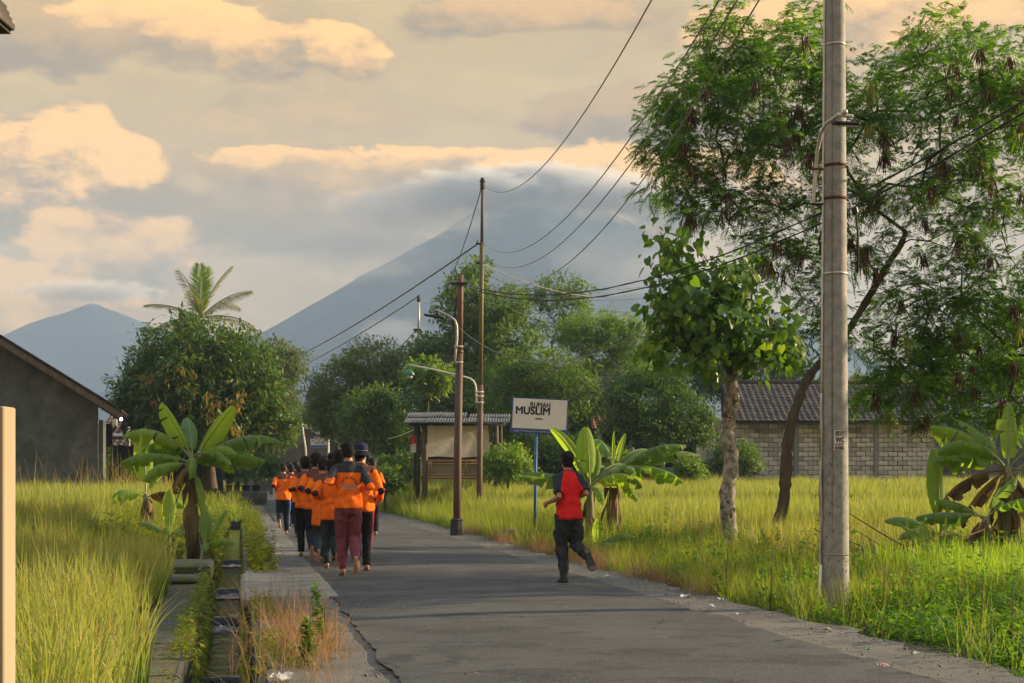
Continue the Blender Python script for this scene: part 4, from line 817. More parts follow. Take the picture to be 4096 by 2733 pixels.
# -- tiled house behind the mango tree
g2 = float(hz(-16, 60)); D_ = 58.0; zE = PT(0, 435, D_).z; h2 = empty('tiled_house', (-16, 60, g2), 'low brown tiled house half hidden behind the banana plant and mango tree', 'house')
xl, xr = PT(98, 0, D_).x, PT(218, 0, D_).x
tile_roof(h2, (xl, D_, zE), (1, 0, 0), (0, .86, .42), xr - xl, 3.6, M_tile_brown, nobj=150)
tile_roof(h2, (xl, D_ - .9, zE - .46), (1, 0, 0), (0, .9, .40), xr - xl, .95, M_tile_brown, nobj=70)
MB().tube([rel(h2, (xl - .1, D_ - .12, zE - .02)), rel(h2, (xr, D_ - .12, zE - .06))], .075, 10).build('gutter', M_pvc, h2, True)
MB().tube([rel(h2, PT(127.8, 421, D_ - 1.2)), rel(h2, PT(127.8, 446, D_ - 1.2))], .10, 10).build('downpipe', M_white, h2, True)
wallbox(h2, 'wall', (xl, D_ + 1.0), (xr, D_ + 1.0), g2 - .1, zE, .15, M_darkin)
for px in (112, 161, 205):
    x = PT(px, 0, D_ - .7).x; MB().box(rel(h2, (x, D_ - .7, (zE - .5 + g2) / 2)), (.16, .16, zE - .5 - g2 + .1), None, .01).build('post', M_wood, h2)
a_, b_ = PT(139, 456, D_ - .75), PT(176, 456, D_ - .75); MB().tube([rel(h2, a_), rel(h2, b_)], .055, 8).build('rail', M_white, h2, True)
tk = empty('water_trough', (PT(121, 0, 50).x, 50, float(hz(-13.5, 50))), 'low grey concrete trough beside the grey house', 'trough')
for nm, c, s_ in (('front_wall', (0, 0, .55), (.72, .10, 1.25)), ('side_wall', (-.31, .45, .55), (.10, .78, 1.25)), ('side_wall', (.31, .45, .55), (.10, .78, 1.25)), ('rim', (0, -.01, 1.19), (.80, .16, .06))): MB().box(c, s_, None, .012).build(nm, M_conc, tk)
# -- potted plants
M_potplant = leafmat('pot_plant_leaf', (.045, .085, .022), (.09, .13, .03), (.22, .20, .05), .38, .5)
def potted(px, py, d, rr, hh, mat, label, ph, seed, ls=.12, z=None, grp='potted plants'):
    p = PT(px, py, d); o = empty('potted_plant', (p.x, d, p.z if z is None else z), label, 'potted plant', grp)
    MB().lathe((0, 0, 0), [(rr * .72, 0), (rr * .9, hh * .6), (rr, hh), (rr * 1.08, hh), (rr * 1.08, hh * .9), (rr * .98, hh * .88)], 14).build('pot', mat, o, True)
    A = Acc(); herbs(np.array([[0.02, 0, hh * .9], [-.05, .03, hh * .9], [.06, -.04, hh * .9], [0, .05, hh * .9]]), ph, 34, ls, seed, A, .02, .4); A.build('foliage', M_potplant, o); return o
pz = float(hz(-13, 47)) + .35
pl = empty('plinth', (-12.6, 47.0, pz - .35), 'low concrete step along the grey house carrying pots', 'step'); MB().box((.2, 0, .14), (2.2, .55, .42), None, .02).build('step_block', M_conc, pl)
potted(105, 0, 46.9, .21, .36, M_black, 'black pot with a tall leafy shrub against the grey house corner', 1.15, 71, .15, pz + .002)
potted(127, 0, 46.9, .18, .34, M_black, 'black pot with a lower shrub right of the house corner', .6, 72, .12, pz + .002)
wl = empty('low_wall', (PT(245, 0, 62).x, 62, float(hz(-11.6, 62))), 'low stone edging wall with flower pots beyond the banana plant', 'wall'); MB().box((0, 0, .28), (1.9, .35, .62), None, .03).build('wall_block', M_conc, wl)
for i, (px, mt, lab, hh) in enumerate(((229, M_terra, 'small terracotta pot at the left end of the low wall', .35), (237, pbr('green_pot', (.05, .12, .07), rough=.5), 'small green pot on the low wall', .2), (246, M_black, 'wide black tub on the low wall', .5), (256, M_black, 'black tub at the right end of the low wall', .45))):
    potted(px, 0, 62, .2 if i > 1 else .15, .26, mt, lab, hh, 80 + i, .10, wl.location.z + .595)

# -- concrete block house on the right
gw = .62; W0, W1, YW = PT(690, 0, 62.5).x, PT(943, 0, 62.5).x, 62.5; zT = PT(0, 421, 62.5).z
hb_ = empty('block_house', ((W0 + W1) / 2, YW, gw), 'long unpainted concrete block building under a dark tiled roof beyond the rice', 'house')
M_block = pbr('concrete_block', (.42, .415, .375), (.33, .325, .295), 3.0, rough=.95, bump=.4, bscale=20, island=.30)
M_mortar = pbr('mortar', (.17, .175, .165), (.135, .14, .132), 3.0, rough=.95)
M_colm = pbr('cast_column', (.20, .205, .195), (.16, .165, .155), 2.0, rough=.95, bump=.2)
wallbox(hb_, 'backing_wall', (W0, YW + .09), (W1, YW + .09), gw - .2, zT, .14, M_mortar)
cols = [W0 + .1, PT(718, 0, YW).x, PT(796, 0, YW).x, PT(876, 0, YW).x, W1 - .12]
for x in cols: MB().box(rel(hb_, (x, YW - .01, (gw + zT) / 2)), (.2, .16, zT - gw + .2), None, .01).build('column', M_colm, hb_)
MB().box(rel(hb_, ((W0 + W1) / 2, YW - .004, zT - .06)), (W1 - W0, .17, .14), None, .01).build('ring_beam', M_colm, hb_)
bm_full = MB().box((0, 0, 0), (.405, .09, .185), None, .012).mesh('block'); bm_full.materials.append(M_block); rb = random.Random(5)
vents = [(PT(772, 0, YW).x, 1.0), (PT(849, 0, YW).x, .5), (PT(911, 0, YW).x, .9)]
M_vent = pbr('vent_block', (.27, .265, .24), rough=.9)
for j in range(12):
    z = zT - .24 - j * .203
    for c in range(len(cols) - 1):
        a, b = cols[c] + .11, cols[c + 1] - .11; x = a - (.21 if j % 2 else 0)
        while x < b:
            lo, hi = max(x, a), min(x + .405, b)
            if hi - lo > .09 and not (j == 1 and any(abs((lo + hi) / 2 - vx) < vw / 2 + .1 for vx, vw in vents)):
                o = bpy.data.objects.new('block', bm_full); COL.objects.link(o); o.parent = hb_; o.scale = ((hi - lo) / .405 * rb.uniform(.93, 1.0), 1, rb.uniform(.93, 1.03)); o.location = rel(hb_, ((lo + hi) / 2, YW + .012 + rb.uniform(-.014, .008), z + rb.gauss(0, .007))); o.rotation_euler = (0, rb.gauss(0, .012), rb.gauss(0, .02))
            x += .422
for vx, vw in vents:
    k = int(vw / .2)
    for i in range(k):
        x = vx - vw / 2 + (i + .5) * .2; p = rel(hb_, (x, YW + .01, zT - .24 - .203)); vb = MB()
        for dx in (-.085, 0, .085): vb.box(p + Vector((dx, 0, 0)), (.025, .10, .17))
        for dz in (-.085, 0, .085): vb.box(p + Vector((0, .002, dz)), (.195, .09, .022))
        vb.build('vent_block', M_vent, hb_)
tile_roof(hb_, (PT(735, 0, 62).x, 61.95, zT - .02), (1, 0, 0), (0, .90, .44), PT(946, 0, 62).x - PT(735, 0, 62).x, 4.3, M_tile_dark, tw=.27, nobj=290)
MB().tube([rel(hb_, (PT(735, 0, 62).x, 65.9, zT + 1.93)), rel(hb_, (PT(946, 0, 62).x, 65.9, zT + 1.93))], .12, 8).build('ridge_cap', M_tile_dark, hb_, True)
wallbox(hb_, 'dark_wing', (W1 + .15, YW + 1.4), (W1 + 6, YW + 1.4), gw - .2, zT - .2, .15, M_render)
# -- house with red tiled roof and green pillars
D3 = 60.0; h3 = empty('green_pillar_house', (PT(660, 0, D3).x, D3, .62), 'house with red clay tiles, cream gable and green porch pillars behind the bananas', 'house')
z3 = PT(0, 429, D3).z; a3, b3x = PT(592, 0, D3).x, PT(716, 0, D3).x
tile_roof(h3, (a3, D3, z3), (1, 0, 0), (0, .86, .36), b3x - a3, 1.9, M_tile_red, tw=.26, nobj=120)
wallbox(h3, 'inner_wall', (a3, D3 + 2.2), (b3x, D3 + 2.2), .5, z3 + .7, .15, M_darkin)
wallbox(h3, 'porch_wall', (PT(655, 0, D3).x, D3 + .35), (PT(697, 0, D3).x, D3 + .35), .5, 1.62, .12, M_green)
wallbox(h3, 'end_wall', (PT(697, 0, D3).x, D3 + .3), (PT(716, 0, D3).x, D3 + .3), .5, z3, .15, M_pale)
for px in (600, 632, 663):
    x = PT(px, 0, D3).x; pc = MB().lathe(rel(h3, (x, D3 + .2, .5)), [(.16, 0), (.16, .55), (.19, .56), (.19, .64), (.11, .66), (.115, z3 - .75), (.15, z3 - .72), (.15, z3 - .55)], 12); pc.build('pillar', M_green, h3)
gv = [PT(592, 419, D3 + 2), PT(620, 382, D3 + 2), PT(648, 419, D3 + 2)]
mb = MB(); V = [rel(h3, v) for v in gv] + [rel(h3, v + Vector((0, .15, 0))) for v in gv]; mb.add(V, [(0, 1, 2), (5, 4, 3), (0, 3, 4, 1), (1, 4, 5, 2), (2, 5, 3, 0)]); mb.build('gable_wall', M_cream, h3)
for i, (p, q) in enumerate(((gv[0], gv[1]), (gv[2], gv[1]))):
    d = (q - p); L = d.length; d.normalize(); c = (p + q) / 2 + Vector((0, -.1, .06)); MB().box(rel(h3, c), (L * 1.12, .10, .17), Matrix(((d.x, 0, -d.z), (0, 1, 0), (d.z, 0, d.x))).to_3x3()).build('barge_board', M_green, h3)
tile_roof(h3, (gv[0].x - .1, D3 + 7, gv[0].z + .1), (0, -1, 0), (gv[1].x - gv[0].x, 0, gv[1].z - gv[0].z), 5.2, (gv[1] - gv[0]).length, M_tile_brown, nobj=0)
# -- brown tiled roof behind the sign
D4 = 72.0; h4 = empty('brown_roof_house', (PT(560, 0, D4).x, D4, .6), 'house with a wide brown tiled roof glimpsed through the trees behind the sign', 'house')
z4 = PT(0, 415, D4).z; a4, b4 = PT(500, 0, D4).x, PT(625, 0, D4).x
tile_roof(h4, (a4, D4, z4), (1, 0, 0), (0, .78, .62), b4 - a4, 4.4, M_tile_brown, nobj=120)
wallbox(h4, 'wall', (a4 + .3, D4 + .6), (b4 - .3, D4 + .6), .5, z4 + .3, .15, M_pale)
gv = [PT(468, 383, D4 - 2), PT(480, 352, D4 - 2), PT(492, 383, D4 - 2)]; mb = MB(); V = [rel(h4, v) for v in gv] + [rel(h4, v + Vector((0, 3, 0))) for v in gv]; mb.add(V, [(0, 1, 2), (5, 4, 3), (0, 3, 4, 1), (1, 4, 5, 2), (2, 5, 3, 0)]); mb.build('dormer', M_tile_brown, h4)
for p, q in ((gv[0], gv[1]), (gv[2], gv[1])):
    d = (q - p); L = d.length; d.normalize(); c = (p + q) / 2 + Vector((0, -.08, .04)); MB().box(rel(h4, c), (L * 1.08, .08, .14), Matrix(((d.x, 0, -d.z), (0, 1, 0), (d.z, 0, d.x))).to_3x3()).build('barge_board', M_green, h4)
MB().box(rel(h4, ((gv[0].x + gv[2].x) / 2, D4 - .5, (gv[0].z + .5) / 2)), (gv[2].x - gv[0].x - .3, 2.4, gv[0].z - .5)).build('tower_wall', M_darkin, h4)
# -- brick house and pale house at the end of the road
D5 = 112.0; h5 = empty('brick_house', (PT(290, 0, D5).x, D5, .1), 'old brown brick house with a plain gable facing the end of the road', 'house')
pts = [PT(225, 480, D5), PT(225, 436, D5), PT(262, 410, D5), PT(337, 446, D5), PT(337, 480, D5)]; n = 5; pts[0].z = pts[4].z = -.05
mb = MB(); V = [rel(h5, v) for v in pts] + [rel(h5, v + Vector((0, 8, 0))) for v in pts]; mb.add(V, [tuple(range(n)), tuple(range(2 * n - 1, n - 1, -1))] + [(i, n + i, n + (i + 1) % n, (i + 1) % n) for i in range(n)]); mb.build('wall', M_brick, h5)
for p, q in ((pts[1], pts[2]), (pts[3], pts[2])):
    d = (q - p); L = d.length; d.normalize(); c = (p + q) / 2 + Vector((0, 4, .12)) - d * .4; MB().box(rel(h5, c), (L + 1.0, 9, .16), Matrix(((d.x, 0, -d.z), (0, 1, 0), (d.z, 0, d.x))).to_3x3()).build('roof', M_tile_dark, h5)
x = PT(272, 0, D5).x; MB().box(rel(h5, (x, D5 - .08, 1.6)), (.45, .3, 3.3)).build('pilaster', M_brick, h5)
D6 = 104.0; h6 = empty('pale_house', (PT(362, 0, D6).x, D6, .1), 'pale plastered house with tall windows at the end of the road', 'house')
a6, b6 = PT(338, 0, D6).x, PT(384, 0, D6).x; z6 = PT(0, 432, D6).z
MB().box(rel(h6, ((a6 + b6) / 2, D6 + 2.5, z6 / 2)), (b6 - a6, 5, z6), None, .02).build('wall', M_pale, h6)
MB().box(rel(h6, ((a6 + b6) / 2, D6 + 2.2, z6 + .1)), (b6 - a6 + .8, 6.4, .2), None, .03).build('roof', M_tile_dark, h6)
for px in (344, 350, 357, 364):
    p = PT(px, 450, D6 - .04); w = MB().box(rel(h6, (p.x, D6 - .02, 3.0)), (.36, .06, 1.7)).build('window', M_glass, h6)
    fr = MB(); q = rel(h6, (p.x, D6 - .06, 3.0))
    for dx in (-.19, .19): fr.box(q + Vector((dx, 0, 0)), (.05, .07, 1.8))
    for k in range(6): fr.box(q + Vector((0, 0, -.85 + k * .34)), (.34, .05, .04))
    fr.build('frame', M_pale, w)

# -- bamboo stall with corrugated roof
DS = 48.0; gs = float(hz(PT(450, 0, DS).x, DS)); st = empty('roadside_stall', (PT(455, 0, DS).x, DS, gs), 'open bamboo stall with corrugated roof and pale tarpaulin beside the road', 'stall')
def sp(px, py, dd=0): return rel(st, PT(px, py, DS + dd))
for px, r0_, r1 in ((424.5, .10, .095), (496, .09, .085)):
    p, q = sp(px, 425), sp(px, 480); q.z = -.05; MB().tube([q, (p + q) / 2 + Vector((.02, 0, 0)), p], [r0_, r1, r1], 10).build('post', M_wood, st, True)
for px in (416, 500):
    p, q = sp(px, 418, 2.2), sp(px, 480, 2.2); q.z = -.05; MB().tube([q, p], .09, 8).build('post', M_wood_dk, st, True)
p, q = sp(418, 424, .05), sp(418, 480, .05); q.z = -.05; MB().tube([q, p], [.07, .06], 8).build('post', M_wood_dk, st, True)
def corrugated(x0, x1, y0, z0, y1, z1, name):
    n = int((x1 - x0) / .0113); V = []
    for (yy, zz) in ((y0, z0), ((y0 + y1) / 2, (z0 + z1) / 2 + .01), (y1, z1)):
        for i in range(n + 1): x = x0 + (x1 - x0) * i / n; V.append((x, yy, zz + .016 * math.sin(x / .045 * math.pi)))
    w = n + 1; k = len(V); V += [(x, y, z - .008) for x, y, z in V]
    F = [(r * w + i, r * w + i + 1, (r + 1) * w + i + 1, (r + 1) * w + i) for r in range(2) for i in range(n)]; F2 = [tuple(k + j for j in reversed(f)) for f in F]; F3 = [(k + i, k + i + 1, i + 1, i) for i in range(n)]
    return link(name, np_mesh(name, V, np.array(F + F2 + F3), smooth=False), st, M_tin)
e0, e1 = sp(405, 422.5, -.55), sp(509, 422.5, -.55); m0 = sp(402, 414.5, .9); t0 = sp(404, 411, 2.0); nsh = 5; stp = (e1.x - e0.x) / nsh
for i in range(nsh): corrugated(e0.x + i * stp - .03, e0.x + (i + 1) * stp + .02, e0.y, e0.z + (i % 2) * .012, e0.y + 1.55, e0.z + .22 + (i % 2) * .012, 'roof_sheet')
for i in range(3): corrugated(e0.x - .1 + i * stp, e0.x - .1 + (i + 1) * stp + .04, e0.y + 1.40, e0.z + .24 + (i % 2) * .01, e0.y + 2.9, e0.z + .46 + (i % 2) * .01, 'roof_sheet')
for i in range(3, 5): corrugated(e0.x + i * stp, e0.x + (i + 1) * stp + .04, e0.y + 1.42, e0.z + .225, e0.y + 2.7, e0.z + .40, 'roof_sheet')
for dd, zz in ((.45, -.05), (2.6, .30)): MB().tube([(e0.x + .1, e0.y + dd, e0.z + zz + .0), (e1.x - .1, e0.y + dd, e0.z + zz + .0)], .05, 8).build('roof_beam', M_wood_dk, st, True)
def tarp_mat():
    return leafmat('tarpaulin', (.52, .49, .42), (.50, .47, .40), None, .18, .7, tcol=(1, 1, 1), gm=None)
V = []; nx, nz = 40, 22; pa, pb_, pc, pd = sp(427.5, 423.5, -.12), sp(488, 424.5, -.12), sp(427, 457, -.12), sp(490.5, 457, -.12)
for j in range(nz + 1):
    for i in range(nx + 1):
        s_, t = i / nx, j / nz; p = (pa * (1 - s_) + pb_ * s_) * (1 - t) + (pc * (1 - s_) + pd * s_) * t
        p.y += .06 * mnoise.noise(Vector((s_ * 5 + t * 2.4, t * 1.6, 2))) + .03 * mnoise.noise(Vector((s_ * 11 - t * 6, t * 4, 7))) - .05 * t * (1 - t); p.z += .018 * math.sin(s_ * 9) * t; V.append(tuple(p))
w = nx + 1; link('tarpaulin', np_mesh('tarpaulin', V, np.array([(j * w + i, j * w + i + 1, (j + 1) * w + i + 1, (j + 1) * w + i) for j in range(nz) for i in range(nx)]), smooth=True), st, tarp_mat())
# bamboo balustrade with lattice
for py, rr in ((460.8, .040), (463.8, .034), (474.8, .036), (477.5, .05)):
    MB().tube([sp(424.5, py, -.02), sp(497, py + .3, -.02)], rr, 8).build('bamboo_rail', M_bamboo, st, True)
for px in (429, 431.5, 466, 493, 496): MB().tube([sp(px, 461, -.03), sp(px, 476, -.03)], .032, 8).build('bamboo_stile', M_bamboo, st, True)
la, lb2 = sp(432, 464.5, 0), sp(492.5, 473.8, 0); Wd, Hh = lb2.x - la.x, la.z - lb2.z; nl = 34
slat = MB().box((0, 0, 0), (Hh * 1.42, .012, .018)).mesh('lattice_slat'); slat.materials.append(M_bamboo_pale)
for sgn in (1, -1):
    for i in range(nl):
        o = bpy.data.objects.new('lattice_slat', slat); COL.objects.link(o); o.parent = st; o.location = (la.x + Wd * (i + .5) / nl, la.y + .010 * sgn, lb2.z + Hh / 2); o.rotation_euler = (0, sgn * R(48), 0)
deck = MB().box((sp(461, 479, 1.1).x, 1.1, sp(461, 478.3).z), (Wd + .3, 2.2, .06)); deck.build('deck', M_bamboo, st)
bk = MB().box((sp(461, 470, 2.15).x, 2.17, (sp(0, 458).z + sp(0, 478).z) / 2 + .1), (Wd + .4, .04, .95)); bk.build('back_panel', M_wood_dk, st)
fl = empty('flag', PT(413.5, 443, DS + .3), 'small faded red and white flag hanging on the stall post', 'flag')
for nm, z0, z1, mt in (('red_stripe', .0, .28, pbr('flag_red', (.45, .05, .045), rough=.8)), ('white_stripe', -.30, 0, M_white)):
    V = [(.13 - .26 * i / 6 + .03 * math.sin(i * 1.2), .03 * math.sin(i * 1.7), z0 + (z1 - z0) * j - .06 * (i / 6)) for j in (0, 1) for i in range(7)]; F = [(i, i + 1, 8 + i, 7 + i) for i in range(6)]
    V2 = V + [(x, y + .006, z) for x, y, z in V]; link(nm, np_mesh(nm, V2, np.array(F + [tuple(14 + k for k in reversed(f)) for f in F]), smooth=True), fl, mt)
# ---------------------------------------------------------------- lettering (built as thin solids)
def text_mesh(txt, size, ext=.002, offset=0.0, align='CENTER', shear=0.0, name='lettering', space=1.0):
    c = bpy.data.curves.new(name, 'FONT'); c.body = txt; c.size = size; c.extrude = ext; c.offset = offset; c.align_x = align; c.align_y = 'CENTER'; c.shear = shear; c.space_character = space; c.resolution_u = 4
    o = bpy.data.objects.new('t', c); COL.objects.link(o); dg = bpy.context.evaluated_depsgraph_get(); dg.update()
    me = bpy.data.meshes.new_from_object(o.evaluated_get(dg)); bpy.data.objects.remove(o); bpy.data.curves.remove(c); me.name = name; return me
def embolden(me, b):
    """heavier strokes: copies of the outline set side by side, each a hair deeper"""
    if b <= 0: return me
    bm = bmesh.new()
    for i, (dx, dy) in enumerate(((0, 0), (b, 0), (-b, 0), (0, b), (0, -b))):
        n0 = len(bm.verts); bm.from_mesh(me); bm.verts.ensure_lookup_table()
        for v in bm.verts[n0:]: v.co += Vector((dx, dy, .00025 * i))
    bm.to_mesh(me); bm.free(); return me
def put_text(txt, size, mat, parent, loc, rot=(R(90), 0, 0), sx=1.0, width=None, **k):
    bold = k.pop('offset', 0.0); me = embolden(text_mesh(txt, size, **k), bold); o = link('lettering', me, parent, mat); o.location = loc; o.rotation_euler = rot
    if width:
        w = max(v.co.x for v in me.vertices) - min(v.co.x for v in me.vertices); sx = width / max(w, 1e-6)
    o.scale = (sx, 1, 1); return o
# ---------------------------------------------------------------- poles, lamps, wires
def polemat():
    m, nt, out = newmat('spun_concrete_pole'); p = nd(nt, 'ShaderNodeBsdfPrincipled'); nt.links.new(p.outputs[0], out.inputs[0])
    t = nd(nt, 'ShaderNodeTexCoord').outputs['Object']
    a = noise(nt, vmth(nt, 'MULTIPLY', t, (1, 1, .9)), 9.0, 6.0, .7); sp_ = noise(nt, vmth(nt, 'MULTIPLY', t, (1, 1, .7)), 34.0, 2.0, .5); st_ = noise(nt, vmth(nt, 'MULTIPLY', t, (1, 1, .7)), 15.0, 5.0, .65)
    c = mixc(nt, rampf(nt, a.outputs[0], .35, .65), (.20, .20, .187), (.29, .288, .265))
    c = mixc(nt, mth(nt, 'MULTIPLY', rampf(nt, st_.outputs[0], .56, .74), .4), c, (.13, .128, .118))
    z = nd(nt, 'ShaderNodeSeparateXYZ'); nt.links.new(t, z.inputs[0]); low = rampf(nt, z.outputs[2], 2.6, .2)
    c = mixc(nt, mth(nt, 'MULTIPLY', rampf(nt, sp_.outputs[0], .640, .675), mth(nt, 'MULTIPLY_ADD', low, .8, .2)), c, (.035, .032, .027))
    S(nt, p.inputs['Base Color'], c); p.inputs['Roughness'].default_value = .85
    b = nd(nt, 'ShaderNodeBump'); b.inputs['Strength'].default_value = .35; b.inputs['Distance'].default_value = .01; nt.links.new(a.outputs[0], b.inputs['Height']); nt.links.new(b.outputs[0], p.inputs['Normal']); return m
M_pole = polemat()
M_steel_rust = pbr('rusty_steel_pole', (.115, .062, .042), (.065, .042, .034), 4.0, rough=.7, spec=.4, bump=.2, c3=(.19, .10, .065), s3=1.6, lo3=.55, hi3=.65, stretch=(1, 1, .35))
M_steel_green = pbr('old_green_paint', (.125, .110, .030), (.085, .080, .028), 4.0, rough=.6, spec=.4, stretch=(1, 1, .3), c3=(.10, .058, .04), s3=1.5)
M_steel_dark = pbr('dark_pole_base', (.040, .038, .036), (.028, .026, .025), 5.0, rough=.7)
M_galv = pbr('galvanised_steel', (.46, .45, .41), (.36, .35, .31), 6.0, rough=.45, spec=.5, metal=.35)
M_rust = pbr('rust_band', (.115, .042, .026), (.075, .03, .02), 9.0, rough=.9)
M_cable = pbr('black_cable', (.018, .018, .018), rough=.6)
M_wire = pbr('aluminium_wire', (.20, .195, .175), rough=.45, metal=.5)
M_ink = pbr('sign_ink', (.012, .022, .055), rough=.6)
M_inkblack = pbr('black_ink', (.012, .012, .013), rough=.6)
M_paper = pbr('sticker_white', (.62, .60, .53), (.52, .50, .44), 8.0, rough=.7)
def ring(c, r, h, n=20, w=.006): return MB().lathe(c, [(r, -h / 2), (r + w, -h / 2), (r + w, h / 2), (r, h / 2)], n)
cp = PT(835, 475, 14.0); cp.z = 0; POLE = empty('concrete_pole', cp, 'thick spotted concrete utility pole at the right with a pump service notice', 'utility pole')
def pr_(z): return .138 - .0068 * z
sg_ = [(pr_(z), z) for z in np.linspace(-.3, 9.0, 60)]
mb = MB(); mb.lathe((0, 0, 0), sg_, 40); mb.build('shaft', M_pole, POLE, True)
MB().box((-.055, -pr_(3) - .0005, 3.6), (.004, .006, 6.4)).build('mould_seam', pbr('dark_seam', (.045, .043, .04), rough=.9), POLE)  # thin dark strip along the mould seam
ring((0, 0, .52), pr_(.52), .012, 32, .004).build('cast_ring', M_pole, POLE, True)
for py, mt, w_, nm in ((104, M_galv, .020, 'steel_band'), (629 / 2.2949, M_galv, .022, 'steel_band'), (166, M_rust, .028, 'rusty_band'), (199, M_rust, .03, 'rusty_band')):
    z = PT(0, py if py != 104 else 45.5, 14).z; ring((0, 0, z), pr_(z), w_, 32, .005).build(nm, mt, POLE, True)
# plastic conduit strip up the left side, cable twisted beside it lower down
zt = 6.8; MB().tube([(-pr_(z) - .012, -.02, z) for z in np.linspace(2.05, 8.8, 12)], .011, 8).build('conduit', M_white, POLE, True)
MB().tube([(-pr_(z) - .012 + .006 * math.sin(z * 9), -.03 + .008 * math.cos(z * 9), z) for z in np.linspace(.15, 2.1, 40)], .013, 8).build('ground_cable', M_galv, POLE, True)
MB().tube([(-.16, -.10, .42), (-.175, -.13, .25), (-.20, -.16, .0)], .014, 8).build('broken_conduit', M_white, POLE, True)
def curved(px, py, z, s=1): return None
def on_pole(dx, z, off=.003):
    r_ = pr_(z) + off; a = math.asin(max(-1, min(1, dx / r_))); return (r_ * math.sin(a), -r_ * math.cos(a), z), a
def sticker(px0, px1, py0, py1, name, mat, off=.004):
    """a sheet pasted round the curve of the pole"""
    x0, x1 = (px0 - 835) / FPX * 14, (px1 - 835) / FPX * 14; z0, z1 = PT(0, py1, 14).z, PT(0, py0, 14).z; V = []
    for z in (z0, z1):
        for i in range(9): V.append(on_pole(x0 + (x1 - x0) * i / 8, z, off)[0])
    o = link(name, np_mesh(name, V, np.array([(i, i + 1, 10 + i, 9 + i) for i in range(8)]), smooth=True), POLE, mat); return o, x0, x1, z0, z1
nt_ob, x0, x1, z0, z1 = sticker(831.2, 843.2, 430.6, 450.2, 'notice_sticker', M_paper); nt_ob['label'] = 'white notice pasted on the pole reading SEDOT WC'
def wrap_text(txt, xc, zc, width, height, mat, parent, off=.007, bold=.0):
    me = embolden(text_mesh(txt, 1.0, 0.0, 0.0), bold); co = [v.co.copy() for v in me.vertices]; xs = [c.x for c in co]; ys = [c.y for c in co]; a, b, c, d = min(xs), max(xs), min(ys), max(ys)
    for v in me.vertices:
        x = xc + ((v.co.x - a) / (b - a) - .5) * width; z = zc + ((v.co.y - c) / (d - c) - .5) * height; v.co = Vector(on_pole(x, z, off + v.co.z)[0])
    return link('lettering', me, parent, mat)
xc, hh = (x0 + x1) / 2, z1 - z0
wrap_text('SEDOT', xc, z0 + hh * .83, (x1 - x0) * .86, hh * .22, M_inkblack, nt_ob, bold=.035)
wrap_text('WC', xc, z0 + hh * .52, (x1 - x0) * .80, hh * .29, M_inkblack, nt_ob, bold=.04)
wrap_text('SAL.BUNTU', xc, z0 + hh * .29, (x1 - x0) * .86, hh * .085, M_inkblack, nt_ob, bold=.03)
wrap_text('085100600523', xc, z0 + hh * .12, (x1 - x0) * .88, hh * .15, M_inkblack, nt_ob, bold=.03)
for k in (0, 1):
    zz = z0 + .008 if k == 0 else z1 - .008; V = [on_pole(x0 + .006 + (x1 - x0 - .012) * i / 8, zz + dz, .006)[0] for dz in (-.0015, .0015) for i in range(9)]; link('border_line', np_mesh('border_line', V, np.array([(i, i + 1, 10 + i, 9 + i) for i in range(8)])), nt_ob, M_inkblack)
sticker(824.5, 832, 470.5, 484.5, 'torn_poster', pbr('torn_paper', (.27, .265, .24), (.16, .155, .14), 22.0, rough=.9))[0]['label'] = 'torn remains of an old poster on the pole'
# dry vine stems clinging to the pole
M_vinestem = pbr('dry_vine', (.20, .165, .11), (.14, .11, .075), 10.0, rough=.9)
for i in range(7):
    r = random.Random(90 + i); pts = []; z = r.uniform(.05, .9); a = R(r.uniform(-112, -62)); L = r.uniform(.9, 2.4)
    for k in range(16): zz = z + L * k / 15; rr_ = pr_(zz) + .008 + (.05 * abs(mnoise.noise(Vector((k * .35, i, 2)))) if k % 5 else .004); an = a + .45 * mnoise.noise(Vector((k * .3, i, 0))); pts.append((rr_ * math.sin(an), -rr_ * math.cos(an), zz))
    MB().tube(pts, .0028, 5).build('vine_stem', M_vinestem, POLE, True)
# lamp on the pole, arm reaching towards the camera's right
L1 = empty('street_lamp', cp + Vector((-.17, -.05, 3.75)), 'grey curved arm street lamp clamped to the concrete pole', 'street lamp')
def lp(px, py, dd=0.0): return rel(L1, PT(px, py, 13.85 + dd))
MB().tube([lp(812.5, 212), lp(813.5, 198), lp(815.5, 175), lp(817.5, 150), lp(821, 133, -.1), lp(827, 123, -.25), lp(836, 117, -.4), lp(845, 112, -.55)], [.019] * 8, 12).build('arm', M_galv, L1, True)
MB().lathe(lp(845.3, 111.8, -.56), [(.0, -.022), (.02, -.02), (.022, 0), (.02, .02), (.0, .022)], 10).build('end_cap', M_galv, L1, True)
MB().box(lp(844.5, 115.5, -.5), (.16, .05, .028), Euler((0, R(6), 0)).to_matrix(), .006).build('control_box', M_white, L1)
hd_ = lp(846, 123.5, -.35); MB().box(hd_, (.25, .16, .035), Euler((R(12), R(2), 0)).to_matrix(), .012).build('lamp_head', M_steel_dark, L1); MB().box(hd_ + Vector((.02, -.004, -.024)), (.18, .11, .014), Euler((R(12), R(2), 0)).to_matrix()).build('lens', M_pale, L1)
MB().tube([lp(835, 118, -.4), lp(835.5, 123, -.38)], .008, 6).build('bracket', M_steel_dark, L1)
for py in (169, 204): MB().tube([lp(811.5, py, -.03), lp(824, py, -.08)], .012, 6).build('clamp', M_rust if py == 169 else M_steel_dark, L1)
